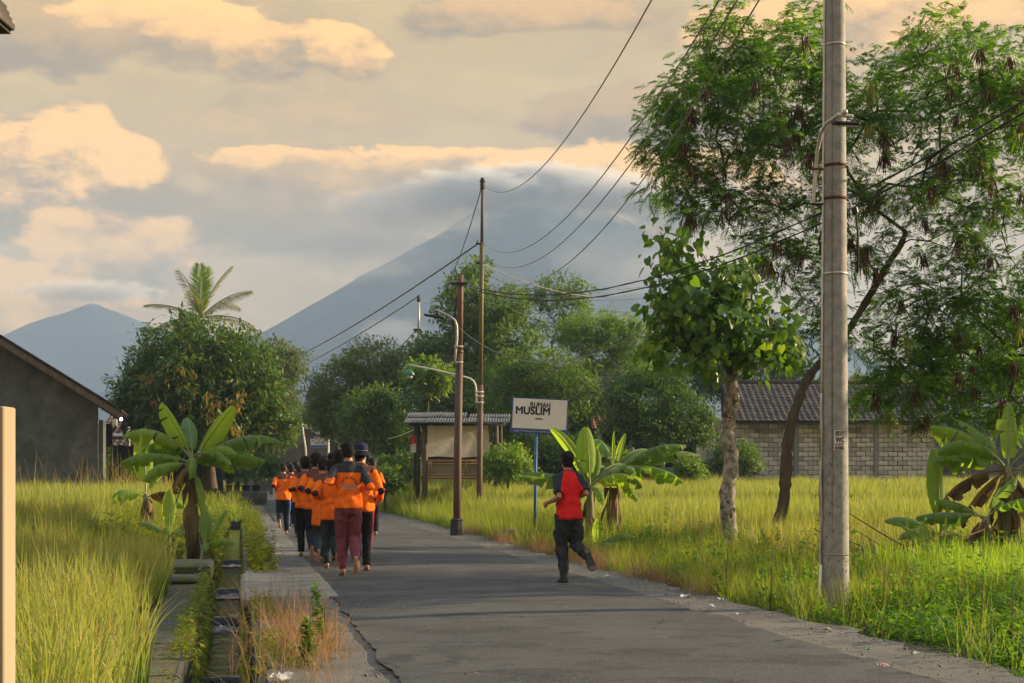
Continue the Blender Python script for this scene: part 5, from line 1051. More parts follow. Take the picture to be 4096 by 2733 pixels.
cl_ = PT(855, 210.5, 13.86); ck = empty('cable_clamp', cl_, 'black cable dead end clamp hanging on the right of the concrete pole', 'clamp'); MB().box((0, 0, 0), (.055, .05, .075), Euler((0, R(-12), 0)).to_matrix(), .012).build('clamp_body', M_black, ck); MB().tube([(-.02, .02, .03), (-.045, .06, .12)], .006, 6).build('hook', M_galv, ck); MB().tube([(.01, 0, -.03), (.03, .0, -.25), (.035, .05, -.6)], .010, 6).build('tail', M_cable, ck, True)
# steel poles
P1 = PT(457, 475, 30.8); P1.z = 0; SP1 = empty('steel_pole', P1, 'rusty brown steel pole in a concrete foot at the road edge', 'utility pole')
def tp(o, px, py, d): return rel(o, PT(px, py, d))
MB().tube([(0, 0, -.1), tp(SP1, 457.5, 460, 30.8), tp(SP1, 459.5, 350, 30.8)], [.085, .083, .080], 14).build('lower_section', M_steel_rust, SP1, True)
MB().tube([tp(SP1, 459.5, 350, 30.8), tp(SP1, 460.3, 300, 30.8), tp(SP1, 460.5, 275, 30.8)], [.068, .066, .064], 12).build('upper_section', M_steel_rust, SP1, True)
MB().lathe((0, 0, 0), [(.16, -.1), (.155, .15), (.135, .30), (.15, .33), (.115, .36)], 9).build('concrete_foot', pbr('foot_concrete', (.05, .05, .048), (.035, .035, .033), 8, rough=.95, bump=.8), SP1)
ring(tp(SP1, 459.4, 352, 30.8), .080, .05, 14, .012).build('joint_collar', M_steel_rust, SP1, True)
bkt = MB(); c = tp(SP1, 460.4, 284, 30.8); bkt.box(c + Vector((-.02, -.06, 0)), (.34, .05, .06)); bkt.build('hook_bracket', M_steel_dark, SP1)
P2 = PT(479.5, 475, 42); P2.z = float(hz(P2.x, 42)); SP2 = empty('steel_pole', P2, 'tall green and rust steel pole with an insulator on top', 'utility pole')
P2t = PT(482.5, 188, 42)
def q2(py): t = (475 - py) / (475 - 188.0); b = P2.copy(); b.z = CAM_H; return rel(SP2, b.lerp(P2t, t) if t > 0 else P2)
MB().tube([(0, 0, -.1), q2(470), q2(385)], [.088, .085, .082], 14).build('lower_section', M_steel_rust, SP2, True)
MB().tube([q2(385), q2(300), q2(243)], [.068, .066, .064], 12).build('green_section', M_steel_green, SP2, True)
MB().tube([q2(243), q2(215), q2(188)], [.048, .045, .042], 10).build('top_section', M_steel_rust, SP2, True)
tz = q2(188); MB().lathe(tz + Vector((0, 0, -.05)), [(.03, 0), (.075, .03), (.075, .07), (.05, .09), (.08, .13), (.08, .17), (.05, .19), (.085, .23), (.085, .27), (.05, .30), (.06, .33), (.03, .36)], 14).build('insulator', M_steel_dark, SP2, True)
for py in (244, 263): MB().box(q2(py) + Vector((-.06, -.02, 0)), (.24, .06, .05)).build('cross_bracket', M_steel_dark, SP2); MB().lathe(q2(py) + Vector((-.13, -.02, .02)), [(.02, 0), (.04, .03), (.03, .06), (.04, .09), (.02, .11)], 8).build('pin_insulator', M_pale, SP2, True)
P3 = PT(418, 475, 78); P3.z = float(hz(P3.x, 78)); SP3 = empty('steel_pole', P3, 'thin distant pole among the trees left of the street lamps', 'utility pole')
MB().tube([(0, 0, -.1), rel(SP3, PT(418.5, 365, 78)), rel(SP3, PT(418.6, 340, 78))], [.10, .09, .085], 10).build('lower_section', M_steel_rust, SP3, True)
MB().tube([rel(SP3, PT(418.6, 340, 78)), rel(SP3, PT(419, 297, 78))], [.065, .06], 10).build('upper_section', M_galv, SP3, True)
MB().lathe(rel(SP3, PT(418.8, 302, 78)), [(.06, 0), (.11, .05), (.11, .16), (.07, .20), (.10, .25), (.10, .33), (.05, .38)], 10).build('insulator', M_steel_dark, SP3, True)
MB().box(rel(SP3, PT(417, 330, 78)), (.34, .1, .14)).build('cross_bracket', M_steel_dark, SP3)
# lamp arms on the steel poles
L2 = empty('street_lamp', PT(455, 375, 30.7), 'upper street lamp with a caged flat head on the rusty pole', 'street lamp')
q = lambda px, py: rel(L2, PT(px, py, 30.68))
MB().tube([q(454.5, 364), q(455.8, 350), q(457, 338), q(456.8, 326), q(455, 320.5), q(451.5, 317.5), q(446, 314.5), q(436, 309.5)], .026, 8).build('arm', M_galv, L2, True)
for py in (346.5, 362.3): MB().tube([q(454, py), q(463, py + .2)], .022, 8).build('clamp', M_galv, L2, True)
MB().box(q(434.2, 316.5), (.44, .22, .035), Euler((0, R(10), 0)).to_matrix(), .012).build('lamp_head', M_steel_dark, L2)
cage = MB()
for a_, b_ in (((431, 316), (432, 312.5)), ((433, 316.5), (434.5, 311.5)), ((436.5, 317), (437.5, 312)), ((432, 312.5), (438, 311)), ((438.3, 316.8), (437.5, 310.5))): cage.tube([q(*a_), q(*b_)], .009, 5)
cage.build('cage', M_steel_dark, L2)
L3 = empty('street_lamp', PT(476, 385, 41.8), 'lower street lamp with a long arm and a green shade', 'street lamp')
q = lambda px, py: rel(L3, PT(px, py, 41.8))
MB().tube([q(476.2, 403), q(476.2, 390), q(475.4, 385), q(473.5, 381), q(470, 378.5), q(464, 376.8), q(440, 371), q(409, 364.5)], .028, 8).build('arm', M_white, L3, True)
for py in (392, 396.3, 402.5): MB().tube([q(475, py), q(483.7, py + .1)], .028, 8).build('clamp', M_galv, L3, True)
MB().lathe(q(409.3, 372), [(.16, -.10), (.17, -.09), (.12, .0), (.05, .06), (.02, .09), (.02, .2)], 14).build('shade', pbr('green_enamel', (.045, .17, .12), rough=.4), L3, True)
MB().lathe(q(409.3, 376), [(.03, -.07), (.085, -.06), (.095, .0), (.08, .06)], 12).build('lamp_glass', M_white, L3, True)
L4 = empty('street_lamp', PT(370, 420, 80), 'small far lamp with a red cone shade before the trees', 'street lamp'); q = lambda px, py: rel(L4, PT(px, py, 80))
MB().lathe(q(370, 423.5), [(.34, 0), (.30, .06), (.08, .20), (.03, .42), (.0, .44)], 12).build('shade', pbr('red_enamel', (.36, .06, .03), rough=.5), L4, True); MB().tube([q(370, 418), q(370, 410), q(371, 402)], .02, 6).build('hanger', M_galv, L4)
# wires: catenaries between two points
def wire(a, b, sag, rad, label, mat=M_cable, name='power_cable', n=36, cat='cable', twist=False, ext=1.0):
    a, b = Vector(a), Vector(b); o = empty(name, a, label, cat, 'overhead wires'); pts = []
    for i in range(n + 1):
        t = i / n * ext; p = (b - a) * t; p.z -= sag * 4 * t * (1 - t); pts.append(p)
    MB().tube(pts, rad * .8, 5).build('strand', mat, o, True)
    if twist: MB().tube([p + Vector((.012 * math.sin(i * 2.2), 0, .012 * math.cos(i * 2.2))) for i, p in enumerate(pts)], rad * .7, 5).build('second_strand', mat, o, True)
    return o
top2 = P2 + q2(184); 
wire(top2, PT(668, -30, 13.5), .95, .011, 'topmost wire curving from the insulator up to the right', M_wire, ext=1.6)
wire(P2 + q2(242), PT(730, -18, 13.2), 1.15, .011, 'second wire from the tall steel pole up to the right', M_wire, ext=1.6)
wire(P2 + q2(254), PT(748, -18, 13.4), 1.30, .011, 'third wire from the tall steel pole up to the right', M_wire, ext=1.6)
wire(P2 + q2(265), PT(772, -22, 13.6), 1.55, .011, 'lowest of the four wires sweeping up to the right', M_wire, ext=1.6)
pk = PT(461, 284, 30.8)
wire(pk, PT(1100, 54, 12.6), .95, .011, 'upper thick black cable crossing the concrete pole', twist=True, ext=1.5)
wire(pk + Vector((0, 0, -.03)), PT(1100, 66, 12.5), 1.0, .011, 'lower thick black cable crossing the concrete pole', twist=True, ext=1.5)
wire(PT(476, 245, 42), PT(180, 362, 190), 3.0, .035, 'long wire falling left across the mountain from the tall pole', M_wire)
wire(top2, PT(419, 296, 78), 1.6, .022, 'wire dropping from the insulator to the distant pole', M_wire)
wire(PT(419, 296, 78), PT(180, 385, 240), 3.0, .045, 'wire from the distant pole falling left over the mountain', M_wire)
wire(PT(417, 330, 78), PT(280, 395, 220), 3.0, .04, 'lower wire from the distant pole into the left trees', M_wire)
wire(PT(459, 328, 30.7), PT(665, 316, 21.5), .72, .010, 'slack pale cable looping under the tree from the rusty pole', M_wire)
for i, (a_, b_) in enumerate((((482, 285), (1030, 205)), ((484, 290), (1030, 232)), ((486, 296), (1030, 262)))):
    wire(PT(*a_, 41), PT(*b_, 15.5), .5, .005, ['thin service wire, top one of three behind the broadleaf tree', 'thin service wire, middle one of three behind the broadleaf tree', 'thin service wire, lowest of three behind the broadleaf tree'][i], M_wire)
wire(PT(340, 420, 95), PT(424, 424, 48), .9, .02, 'sagging white cable from the far trees to the stall roof', M_white)
wire(PT(483, 264, 42), PT(640, 290, 70), .6, .02, 'short wire from the tall steel pole to the right behind trees', M_wire)
for i in range(3): wire(PT(459, 285, 30.8), PT(436 + i * 3, 395, 58), .3, .012, ['leftmost of three steep cables behind the rusty pole', 'middle of three steep cables behind the rusty pole', 'rightmost of three steep cables behind the rusty pole'][i])
# ---------------------------------------------------------------- signs
SG = empty('shop_sign', (PT(536, 0, 29).x, 29, float(hz(PT(536, 0, 29).x, 29))), 'white RUMAH MUSLIM sign board with blue edge on a blue post', 'sign')
M_signblue = pbr('sign_blue', (.022, .085, .30), (.03, .10, .30), 3.0, rough=.5); M_post = pbr('blue_post_paint', (.03, .12, .32), (.025, .09, .24), 5.0, rough=.5)
c0 = rel(SG, PT(539.3, 416.3, 29)); tilt = R(3.0); RM = Euler((0, tilt, R(-4))).to_matrix(); bw, bh = 1.135, .70
bd = MB().box(c0, (bw, .05, bh), RM, .006).build('board', M_white, SG)
MB().box(c0 + RM @ Vector((0, .003, 0)), (bw + .02, .056, bh + .02), RM).build('edge_frame', M_signblue, SG)
MB().box(c0 + RM @ Vector((.008, -.0275, .045)), (bw - .035, .004, bh - .095), RM).build('face_panel', pbr('sign_face', (.82, .81, .78), (.76, .75, .71), 3.0, rough=.6), SG)
MB().box(c0 + RM @ Vector((0, -.0275, -bh / 2 + .042)), (bw - .03, .004, .075), RM).build('blue_strip', M_signblue, SG)
pq = rel(SG, PT(536.2, 434, 29)); MB().tube([(-.03, 0, -.1), (pq + Vector((-.03, 0, 0))) / 2, pq], .030, 8).build('post', M_post, SG, True)
RT_ = (Euler((0, tilt, R(-4))).to_matrix() @ Euler((R(90), 0, 0)).to_matrix()).to_euler()
def stext(t, size, x, z, mat, w, off=0.0, **k):
    o = put_text(t, size, mat, SG, c0 + RM @ Vector((x, -.033, z)), RT_, width=w, offset=off, ext=.001, **k); return o
stext('RUMAH', .138, .012, .225, M_ink, .41, .0045); stext('MUSLIM', .215, -.135, .098, M_ink, .70, .0075); stext('SEDIA:', .052, .0, -.052, M_inkblack, .155, .0015)
stext('Jl. Palagan TP KM.14,5 Komplek Pesantren Hidayatullah Yogyakarta  0888 7700 2402', .05, .0, -.312, M_white, 1.02, .0)
S2 = empty('roadside_sign', (PT(325, 0, 92).x, 92, .05), 'far blue and white notice board on a leaning frame at the road end', 'sign')
z_ = lambda px, py: rel(S2, PT(px, py, 92))
MB().box(z_(319, 443.1), (1.10, .05, .58), None, .01).build('board', M_white, S2); MB().box(z_(319, 446.3) + Vector((0, -.03, 0)), (1.07, .02, .14)).build('blue_strip', M_signblue, S2)
for k, (dy, w) in enumerate(((440.2, .55), (442.3, .75), (444.0, .55))):
    o = put_text(['PESANTREN', 'HIDAYATULLAH', 'YOGYAKARTA'][k], .11, M_signblue, S2, z_(319.5 if k else 321, dy) + Vector((0, -.032, 0)), width=w, offset=.003)
MB().tube([z_(328.3, 437), z_(328.3, 478)], .07, 6).build('post', M_galv, S2); MB().tube([z_(314, 437.6), z_(328.3, 437)], .06, 6).build('top_bar', M_galv, S2)
G5 = empty('goal_frame', (PT(300, 0, 90).x, 90, .05), 'thin white bent pipe standing beside the far notice board', 'pipe'); z_ = lambda px, py: rel(G5, PT(px, py, 90)); MB().tube([z_(295, 421.5), z_(302, 424), z_(305.5, 448), z_(307.5, 478)], .06, 6).build('pipe', M_white, G5, True)
# ---------------------------------------------------------------- banana plants
def banana_mat(name, c1, c2):
    m, nt, out = newmat(name); t = nd(nt, 'ShaderNodeAttribute', attribute_name='h'); a = nd(nt, 'ShaderNodeAttribute', attribute_name='s')
    n = noise(nt, nd(nt, 'ShaderNodeTexCoord').outputs['Object'], 5.0, 4.0)
    vein = mth(nt, 'SINE', mth(nt, 'MULTIPLY', mth(nt, 'ADD', t.outputs['Fac'], mth(nt, 'MULTIPLY', a.outputs['Fac'], -.10)), 260.0))
    c = mixc(nt, rampf(nt, n.outputs[0], .3, .7), c1, c2); c = mixc(nt, mth(nt, 'MULTIPLY', rampf(nt, vein, .2, 1.0), .25), c, tuple(x * 1.5 for x in c2))
    edge = mth(nt, 'MULTIPLY', rampf(nt, mth(nt, 'ADD', a.outputs['Fac'], mth(nt, 'MULTIPLY', n.outputs[0], .5)), 1.20, 1.32), .9); c = mixc(nt, edge, c, (.22, .13, .04))
    p = nd(nt, 'ShaderNodeBsdfPrincipled'); S(nt, p.inputs['Base Color'], c); p.inputs['Roughness'].default_value = .55; p.inputs['Specular IOR Level'].default_value = .22
    b = nd(nt, 'ShaderNodeBump'); b.inputs['Strength'].default_value = .25; b.inputs['Distance'].default_value = .01; nt.links.new(vein, b.inputs['Height']); nt.links.new(b.outputs[0], p.inputs['Normal'])
    tr = nd(nt, 'ShaderNodeBsdfTranslucent'); S(nt, tr.inputs[0], mixc(nt, 1.0, c, (1.7, 1.7, .35), 'MULTIPLY')); mx = nd(nt, 'ShaderNodeMixShader'); mx.inputs[0].default_value = .55
    nt.links.new(p.outputs[0], mx.inputs[1]); nt.links.new(tr.outputs[0], mx.inputs[2]); nt.links.new(mx.outputs[0], out.inputs[0]); return m
M_ban = banana_mat('banana_leaf', (.13, .23, .045), (.18, .28, .06)); M_ban_young = banana_mat('young_banana_leaf', (.19, .30, .045), (.24, .33, .06)); M_ban_blue = banana_mat('waxy_banana_leaf', (.12, .21, .09), (.16, .25, .11))
M_ban_dead = leafmat('dead_banana_leaf', (.095, .070, .042), (.06, .045, .03), (.20, .13, .04), .3, .8, tcol=(1.3, .9, .4), gm=None); M_rib = pbr('banana_midrib', (.22, .25, .09), (.17, .20, .07), 6, rough=.45); M_stem = pbr('banana_stem', (.17, .165, .075), (.095, .078, .045), 5.0, rough=.7, bump=.4, stretch=(1, 1, .2), c3=(.05, .035, .022), s3=4.0); M_husk = leafmat('dry_sheath', (.22, .155, .095), (.13, .085, .055), (.28, .20, .13), .2, .9, tcol=(1, .9, .6), gm=None)
def banana_leaf(parent, base, az, el, L, W, droop, roll, mat, seed, tear=.25, petiole=.25, fold=.22):
    """one big leaf: petiole, arching midrib, two blade halves torn into strips"""
    L *= .80; W *= .80; tear = min(1.0, tear * 1.5 + .06); r = random.Random(seed); n = 26; p = Vector(base); th = el; mid = []; 
    for i in range(n + 1):
        mid.append(p.copy()); t = i / n; d = Vector((math.sin(az) * math.cos(th), math.cos(az) * math.cos(th), math.sin(th))); p = p + d * (L / n); th -= droop / n * (.3 + 1.4 * t)
    side0 = Vector((math.cos(az), -math.sin(az), 0)); V = []; F = []; H = []; Sx = []; n0 = int(n * petiole)
    for sg in (-1, 1):
        cuts = [n0]; i = n0
        while i < n: i += r.choice([3, 4, 5, 6, 9]) if r.random() < tear * 2 else 30; cuts.append(min(i, n))
        for a, b in zip(cuts[:-1], cuts[1:]):
            hang = r.uniform(-.1, .75) * tear * 2 + (.36 if el < R(58) and abs(roll) < .5 else 0.0); base_i = len(V); m = 4; gap = 0.10 if a > n0 else 0
            for i in range(a, b + 1):
                t = (i - n0) / (n - n0); w = W * .72 * (math.sin(math.pi * min(1, t * .90 + .085)) ** .5) * (1 - .18 * t) * (1 + .05 * r.gauss(0, 1) * tear); tg = (mid[min(i + 1, n)] - mid[max(i - 1, 0)]).normalized(); s_ = (side0 - tg * side0.dot(tg)).normalized(); up = s_.cross(tg); up = up if up.z > 0 or abs(el) > 1.2 else up
                s_ = s_ * math.cos(roll) + up * math.sin(roll); up = s_.cross(tg)
                mp = mid[i]; gs_ = (L / n) * ((.55 if a > n0 else 0) if i == a else ((-.55 if b < n else 0) if i == b else 0))
                for k in range(m + 1):
                    x = k / m; ang_ = fold + (-.9 - hang * 2.0) * x * (1 - .3 * t); V.append(mp + s_ * sg * w * x * math.cos(ang_ * x * .8) + up * w * x * (math.sin(fold) - (fold + hang + .28) * x) + tg * (w * x * .18 + gs_ * x) + up * w * .10 * x * mnoise.noise(Vector((i * .45, seed, sg * 3.0)))); H.append(t); Sx.append(x)
            w_ = m + 1
            for i in range(b - a):
                for k in range(m): F.append((base_i + i * w_ + k, base_i + i * w_ + k + 1, base_i + (i + 1) * w_ + k + 1, base_i + (i + 1) * w_ + k))
    o = link('leaf', np_mesh('leaf', [tuple(v) for v in V], np.array(F), smooth=True, attrs={'h': H, 's': Sx}), parent, mat)
    MB().tube([tuple(v) for v in mid], [.022 * (1 - .85 * i / n) * (L / 1.4) for i in range(n + 1)], 6).build('midrib', M_rib if mat is not M_ban_dead else M_ban_dead, o, True)
    return o
def banana(name, label, base, h, r0, specs, seed, skirt=10, lean=(0, 0)):
    o = empty(name, base, label, 'banana plant', 'banana plants'); r = random.Random(seed); top = Vector((lean[0], lean[1], h))
    pts = [Vector((0, 0, -.1)), Vector((lean[0] * .15, lean[1] * .15, h * .3)), Vector((lean[0] * .5, lean[1] * .5, h * .65)), top]
    MB().tube(pts, [r0 * 1.15, r0, r0 * .8, r0 * .5], 12).build('stem', M_stem, o, True)
    for i, (az, el, L, W, dr, roll, mt, tear) in enumerate(specs): banana_leaf(o, top - Vector((0, 0, r.uniform(0, h * .12))), R(az), R(el), L, W, R(dr), R(roll), mt, seed * 20 + i, tear, petiole=.24 if L > .9 else .16)
    if skirt:
        rr = np.random.default_rng(seed); n = skirt; a = rr.uniform(0, 6.28, n); zz = rr.uniform(h * .25, h * .98, n); Q = np.column_stack([np.cos(a) * r0 * .9 + lean[0] * zz / h, np.sin(a) * r0 * .9 + lean[1] * zz / h, zz]); Dd = np.column_stack([np.cos(a) * .25, np.sin(a) * .25, -np.ones(n)]) + rr.normal(0, .12, (n, 3)); A = Acc(); A.add(*leaves(Q, Dd, np.column_stack([np.cos(a), np.sin(a), np.zeros(n)]) + rr.normal(0, .3, (n, 3)), rr.uniform(.3, .75, n), rr.uniform(.06, .13, n), .3)); k_ = A.build('dry_sheath', M_husk, o); k_['kind'] = 'stuff'
    return o
def bpos(px, d, dz=0): x = PT(px, 0, d).x; return Vector((x, d, float(hz(x, d)) + dz))
B_, Y_, X_, Z_ = M_ban, M_ban_young, M_ban_blue, M_ban_dead
# azimuth: 0 away from the camera, 90 right, -90 left, 180 towards it
banana('banana_plant', 'large banana plant on the canal bank left of the road, dark shaggy stem', bpos(193, 21.0), 1.58, .085,
  [(-70, 60, 1.25, .40, 10, -62, Y_, .05), (66, 58, 1.3, .38, 10, 60, Y_, .08), (-88, 52, 1.55, .36, 95, 10, Y_, .5), (-110, 22, 1.35, .34, 60, 0, B_, .6), (85, 40, 1.8, .36, 75, 6, X_, .35), (92, 8, 1.35, .34, 30, 15, B_, .5), (130, 18, 1.15, .3, 78, -10, B_, .5), (-140, 15, 1.2, .3, 80, 10, Y_, .6), (170, 10, 1.0, .28, 95, 0, B_, .6), (40, 24, 1.4, .3, 55, 0, X_, .3), (150, -35, 1.1, .22, 45, 0, Y_, .5), (-160, -20, .9, .24, 60, 0, Z_, .9), (10, 30, 1.3, .3, 60, 0, B_, .4), (-20, 60, 1.3, .36, 50, 0, X_, .2), (25, 55, 1.3, .36, 60, 0, X_, .3), (-60, 35, 1.4, .36, 85, 0, B_, .5), (120, 42, 1.2, .32, 95, 0, Y_, .4)], 3, 16)
banana('banana_plant', 'smaller banana plant left of the large one, one broad upright leaf', bpos(146, 25.0), .95, .085,
  [(-25, 82, 1.55, .46, 8, 4, Y_, .12), (35, 66, 1.1, .24, 20, -20, Y_, .1), (-70, 30, 1.0, .3, 80, 0, B_, .6), (60, 20, 1.0, .3, 90, 0, B_, .6), (110, 30, .9, .26, 95, 0, Z_, .9), (160, 10, .8, .25, 90, 0, Z_, .9), (-120, 20, .9, .25, 100, 0, Y_, .5)], 5, 10)
banana('banana_sucker', 'young banana sucker between the two left banana plants', bpos(169, 22.5), .35, .05,
  [(-10, 84, .95, .24, 10, 0, Y_, .05), (60, 45, .9, .24, 50, 0, X_, .1), (-70, 40, .8, .22, 60, 0, X_, .1), (100, 20, .8, .22, 60, 0, B_, .2), (170, 35, .6, .2, 60, 0, B_, .2)], 6, 0)
banana('banana_sucker', 'low banana sucker at the right of the large stem over the canal bank', bpos(206, 20.2), .30, .05,
  [(60, 70, .75, .2, 30, 0, B_, .1), (120, 30, .7, .2, 70, 0, Y_, .3), (-20, 75, .7, .2, 20, 0, B_, .1), (170, 20, .6, .18, 80, 0, B_, .3)], 7, 0)
banana('banana_plant', 'banana plant behind the runner in red, one broad bright upright leaf', bpos(590, 25.2), 1.15, .09,
  [(-18, 84, 1.35, .44, 8, 0, Y_, .08), (-40, 62, 2.0, .26, 40, 65, Y_, .1), (-80, 22, 1.7, .3, 36, 0, X_, .6), (-115, 14, 1.0, .26, 70, 0, B_, .6), (60, 40, 1.2, .3, 60, 0, X_, .3), (160, 5, .9, .26, 95, 0, B_, .4), (20, 72, 1.1, .3, 25, 0, B_, .1), (-150, 10, .8, .25, 90, 0, B_, .5), (45, 50, 1.4, .36, 70, 0, X_, .3), (10, 55, 1.3, .36, 60, 0, X_, .2), (100, 45, 1.1, .34, 90, 0, Y_, .3)], 8, 12)
banana('banana_plant', 'banana plant with a pale dry stem to the right of the runner in red', bpos(613, 26.0), 1.48, .10,
  [(80, 38, 1.9, .34, 52, 6, X_, .3), (70, 26, 2.3, .34, 46, 8, X_, .25), (100, 10, 1.7, .4, 58, 12, B_, .4), (-60, 50, 1.2, .3, 60, 0, X_, .2), (-100, 5, 1.1, .34, 80, 0, B_, .4), (150, 30, 1.0, .3, 95, 0, X_, .3), (30, 66, 1.2, .16, 25, 0, Y_, .1), (10, 78, .9, .06, 8, 0, Y_, .0), (130, 0, .9, .3, 60, 0, B_, .5), (120, -30, .9, .26, 40, 0, B_, .4), (-20, 55, 1.4, .36, 70, 0, X_, .3), (50, 45, 1.5, .36, 75, 0, X_, .3), (-140, 35, 1.0, .32, 100, 0, B_, .4)], 9, 22)
banana('banana_sucker', 'banana sucker low in the rice by the runner in red', bpos(596, 24.0), .22, .04,
  [(20, 82, .6, .2, 10, 0, Y_, .0), (80, 35, .9, .26, 60, 0, X_, .1), (-60, 30, .6, .2, 60, 0, B_, .1), (120, 20, .6, .2, 50, 0, X_, .1)], 10, 0)
banana('banana_sucker', 'young banana plant with one tall upright leaf in front of the block wall', bpos(941, 19.0), .55, .055,
  [(-20, 86, 1.45, .32, 6, 0, B_, .04), (-75, 40, 1.0, .34, 70, 0, X_, .05), (80, 55, .8, .2, 60, 0, B_, .05), (-110, 25, .9, .3, 80, 0, B_, .05), (60, 20, .7, .22, 90, 0, Y_, .2), (30, 60, .7, .2, 30, 0, B_, .1)], 11, 5)
banana('banana_sucker', 'thin banana sucker left of the tall upright leaf by the brush pile', bpos(929, 18.4), .35, .04, [(-60, 60, .75, .22, 40, 0, B_, .05), (50, 50, .7, .2, 60, 0, B_, .05), (-20, 80, .55, .18, 20, 0, Y_, .05)], 12, 0)
banana('banana_plant', 'tall shaggy banana plant at the right edge with hanging dead leaves', bpos(1008, 18.8), 1.40, .10,
  [(-75, 52, 1.5, .32, 60, 0, Y_, .6), (-60, 66, 1.3, .3, 50, 10, B_, .6), (20, 78, 1.3, .32, 20, 0, Y_, .3), (80, 40, 1.6, .36, 60, 0, B_, .5), (-95, -5, 1.5, .16, 75, 0, Z_, 1.0), (-100, -30, 1.3, .14, 55, 0, Z_, 1.0), (-130, -45, 1.2, .14, 40, 0, Z_, 1.0), (-80, 34, 1.3, .32, 80, 0, B_, .7), (150, -30, 1.1, .16, 50, 0, Z_, .9), (100, 0, 1.1, .3, 80, 0, B_, .6), (-40, 45, 1.5, .34, 80, 0, B_, .5), (130, 50, 1.3, .32, 90, 0, B_, .5), (-110, 45, 1.6, .32, 95, 0, B_, .6)], 13, 26)
banana('banana_plant', 'second shaggy banana plant left of the tall one at the right edge', bpos(986, 18.3), .80, .09, [(-70, 10, 1.1, .26, 30, 0, X_, .3), (-50, 40, 1.0, .26, 60, 0, B_, .4), (60, 60, 1.0, .3, 40, 0, B_, .3), (100, -30, .9, .16, 50, 0, Z_, .9), (-110, -40, .8, .14, 40, 0, Z_, .9), (120, 45, 1.0, .28, 90, 0, B_, .5)], 14, 16)
# ---------------------------------------------------------------- people
from mathutils.bvhtree import BVHTree
def skinmat(name, c): 
    m = pbr(name, c, tuple(x * .82 for x in c), 9.0, rough=.55, spec=.4); 
    for n in m.node_tree.nodes:
        if n.type == 'BSDF_PRINCIPLED': n.inputs['Subsurface Weight'].default_value = .08; n.inputs['Subsurface Radius'].default_value = (.02, .008, .004)
    return m
def cloth(name, c): return pbr(name, c, tuple(x * .86 for x in c), 14.0, rough=.9, spec=.15, bump=.15, bscale=60)
M_skin = skinmat('skin', (.36, .20, .125)); M_sole = skinmat('dusty_sole', (.30, .20, .125)); M_lip = skinmat('lips', (.26, .10, .08)); M_eyew = pbr('eye_white', (.7, .68, .64), rough=.3); M_eyed = pbr('iris', (.02, .012, .008), rough=.2)
M_hair = pbr('black_hair', (.0075, .0070, .0070), (.013, .012, .011), 60.0, rough=.75, spec=.25, bump=1.0, bscale=140, stretch=(1, 1, .4))
M_orange = cloth('orange_jersey', (.86, .16, .010)); M_maroon = cloth('maroon_yoke', (.125, .050, .040)); M_navy = cloth('charcoal_navy', (.030, .036, .044)); M_black_c = cloth('black_cotton', (.014, .015, .018)); M_darkbl = cloth('dark_blue_cotton', (.016, .022, .036)); M_slate = cloth('slate_cotton', (.028, .040, .050)); M_plum = cloth('plum_jersey', (.155, .042, .062)); M_plum2 = cloth('plum_cuff', (.125, .034, .05)); M_red = cloth('red_jersey', (.68, .018, .022)); M_redst = cloth('red_stripe', (.50, .02, .03)); M_hat = cloth('navy_hat', (.020, .022, .070)); M_hatdk = cloth('hat_brim_under', (.014, .013, .016)); M_bluest = cloth('blue_stripe', (.05, .12, .40)); M_patch = cloth('dark_patch', (.030, .020, .018)); M_shoe = pbr('black_shoe', (.018, .019, .021), rough=.7); M_shoesole = pbr('shoe_sole', (.035, .038, .042), (.028, .03, .034), 9, rough=.8); M_shoetip = pbr('tan_sole_tip', (.13, .095, .06), rough=.8)
def eloft(rings, n=18):
    """rings: (centre, lateral radius, depth radius, lateral axis, depth axis)"""
    V = []; F = []
    for c, a, b, ax, ay in rings:
        c, ax, ay = Vector(c), Vector(ax), Vector(ay)
        for k in range(n): t = 2 * math.pi * k / n; V.append(c + ax * a * math.cos(t) + ay * b * math.sin(t))
    for i in range(len(rings) - 1):
        for k in range(n): F.append((i * n + k, i * n + (k + 1) % n, (i + 1) * n + (k + 1) % n, (i + 1) * n + k))
    F += [tuple(range(n - 1, -1, -1)), tuple((len(rings) - 1) * n + k for k in range(n))]
    return V, F
XA, YA = (1, 0, 0), (0, 1, 0)
def torso_rings(prof, y_of):      # prof: (z, lateral, depth)
    return [((0 if len(p) < 4 else p[3], y_of(p[0]), p[0]), p[1], p[2], XA, YA) for p in prof]
def remesh(mb, voxel, name, smooth_it=6):
    me = mb.mesh(name); bm = bmesh.new(); bm.from_mesh(me); bmesh.ops.recalc_face_normals(bm, faces=bm.faces); bm.to_mesh(me); bm.free()
    o = bpy.data.objects.new('tmp', me); COL.objects.link(o)
    m = o.modifiers.new('r', 'REMESH'); m.mode = 'VOXEL'; m.voxel_size = voxel
    s = o.modifiers.new('s', 'SMOOTH'); s.iterations = smooth_it; s.factor = .5
    dg = bpy.context.evaluated_depsgraph_get(); dg.update(); out = bpy.data.meshes.new_from_object(o.evaluated_get(dg)); out.name = name
    bpy.data.objects.remove(o); bpy.data.meshes.remove(me)
    out.polygons.foreach_set('use_smooth', [True] * len(out.polygons)); return out
def co_of(me): a = np.empty(len(me.vertices) * 3); me.vertices.foreach_get('co', a); return a.reshape(-1, 3)
def ctr_of(me): a = np.empty(len(me.polygons) * 3); me.polygons.foreach_get('center', a); return a.reshape(-1, 3)
def nrm_of(me): a = np.empty(len(me.vertices) * 3); me.vertices.foreach_get('normal', a); return a.reshape(-1, 3)
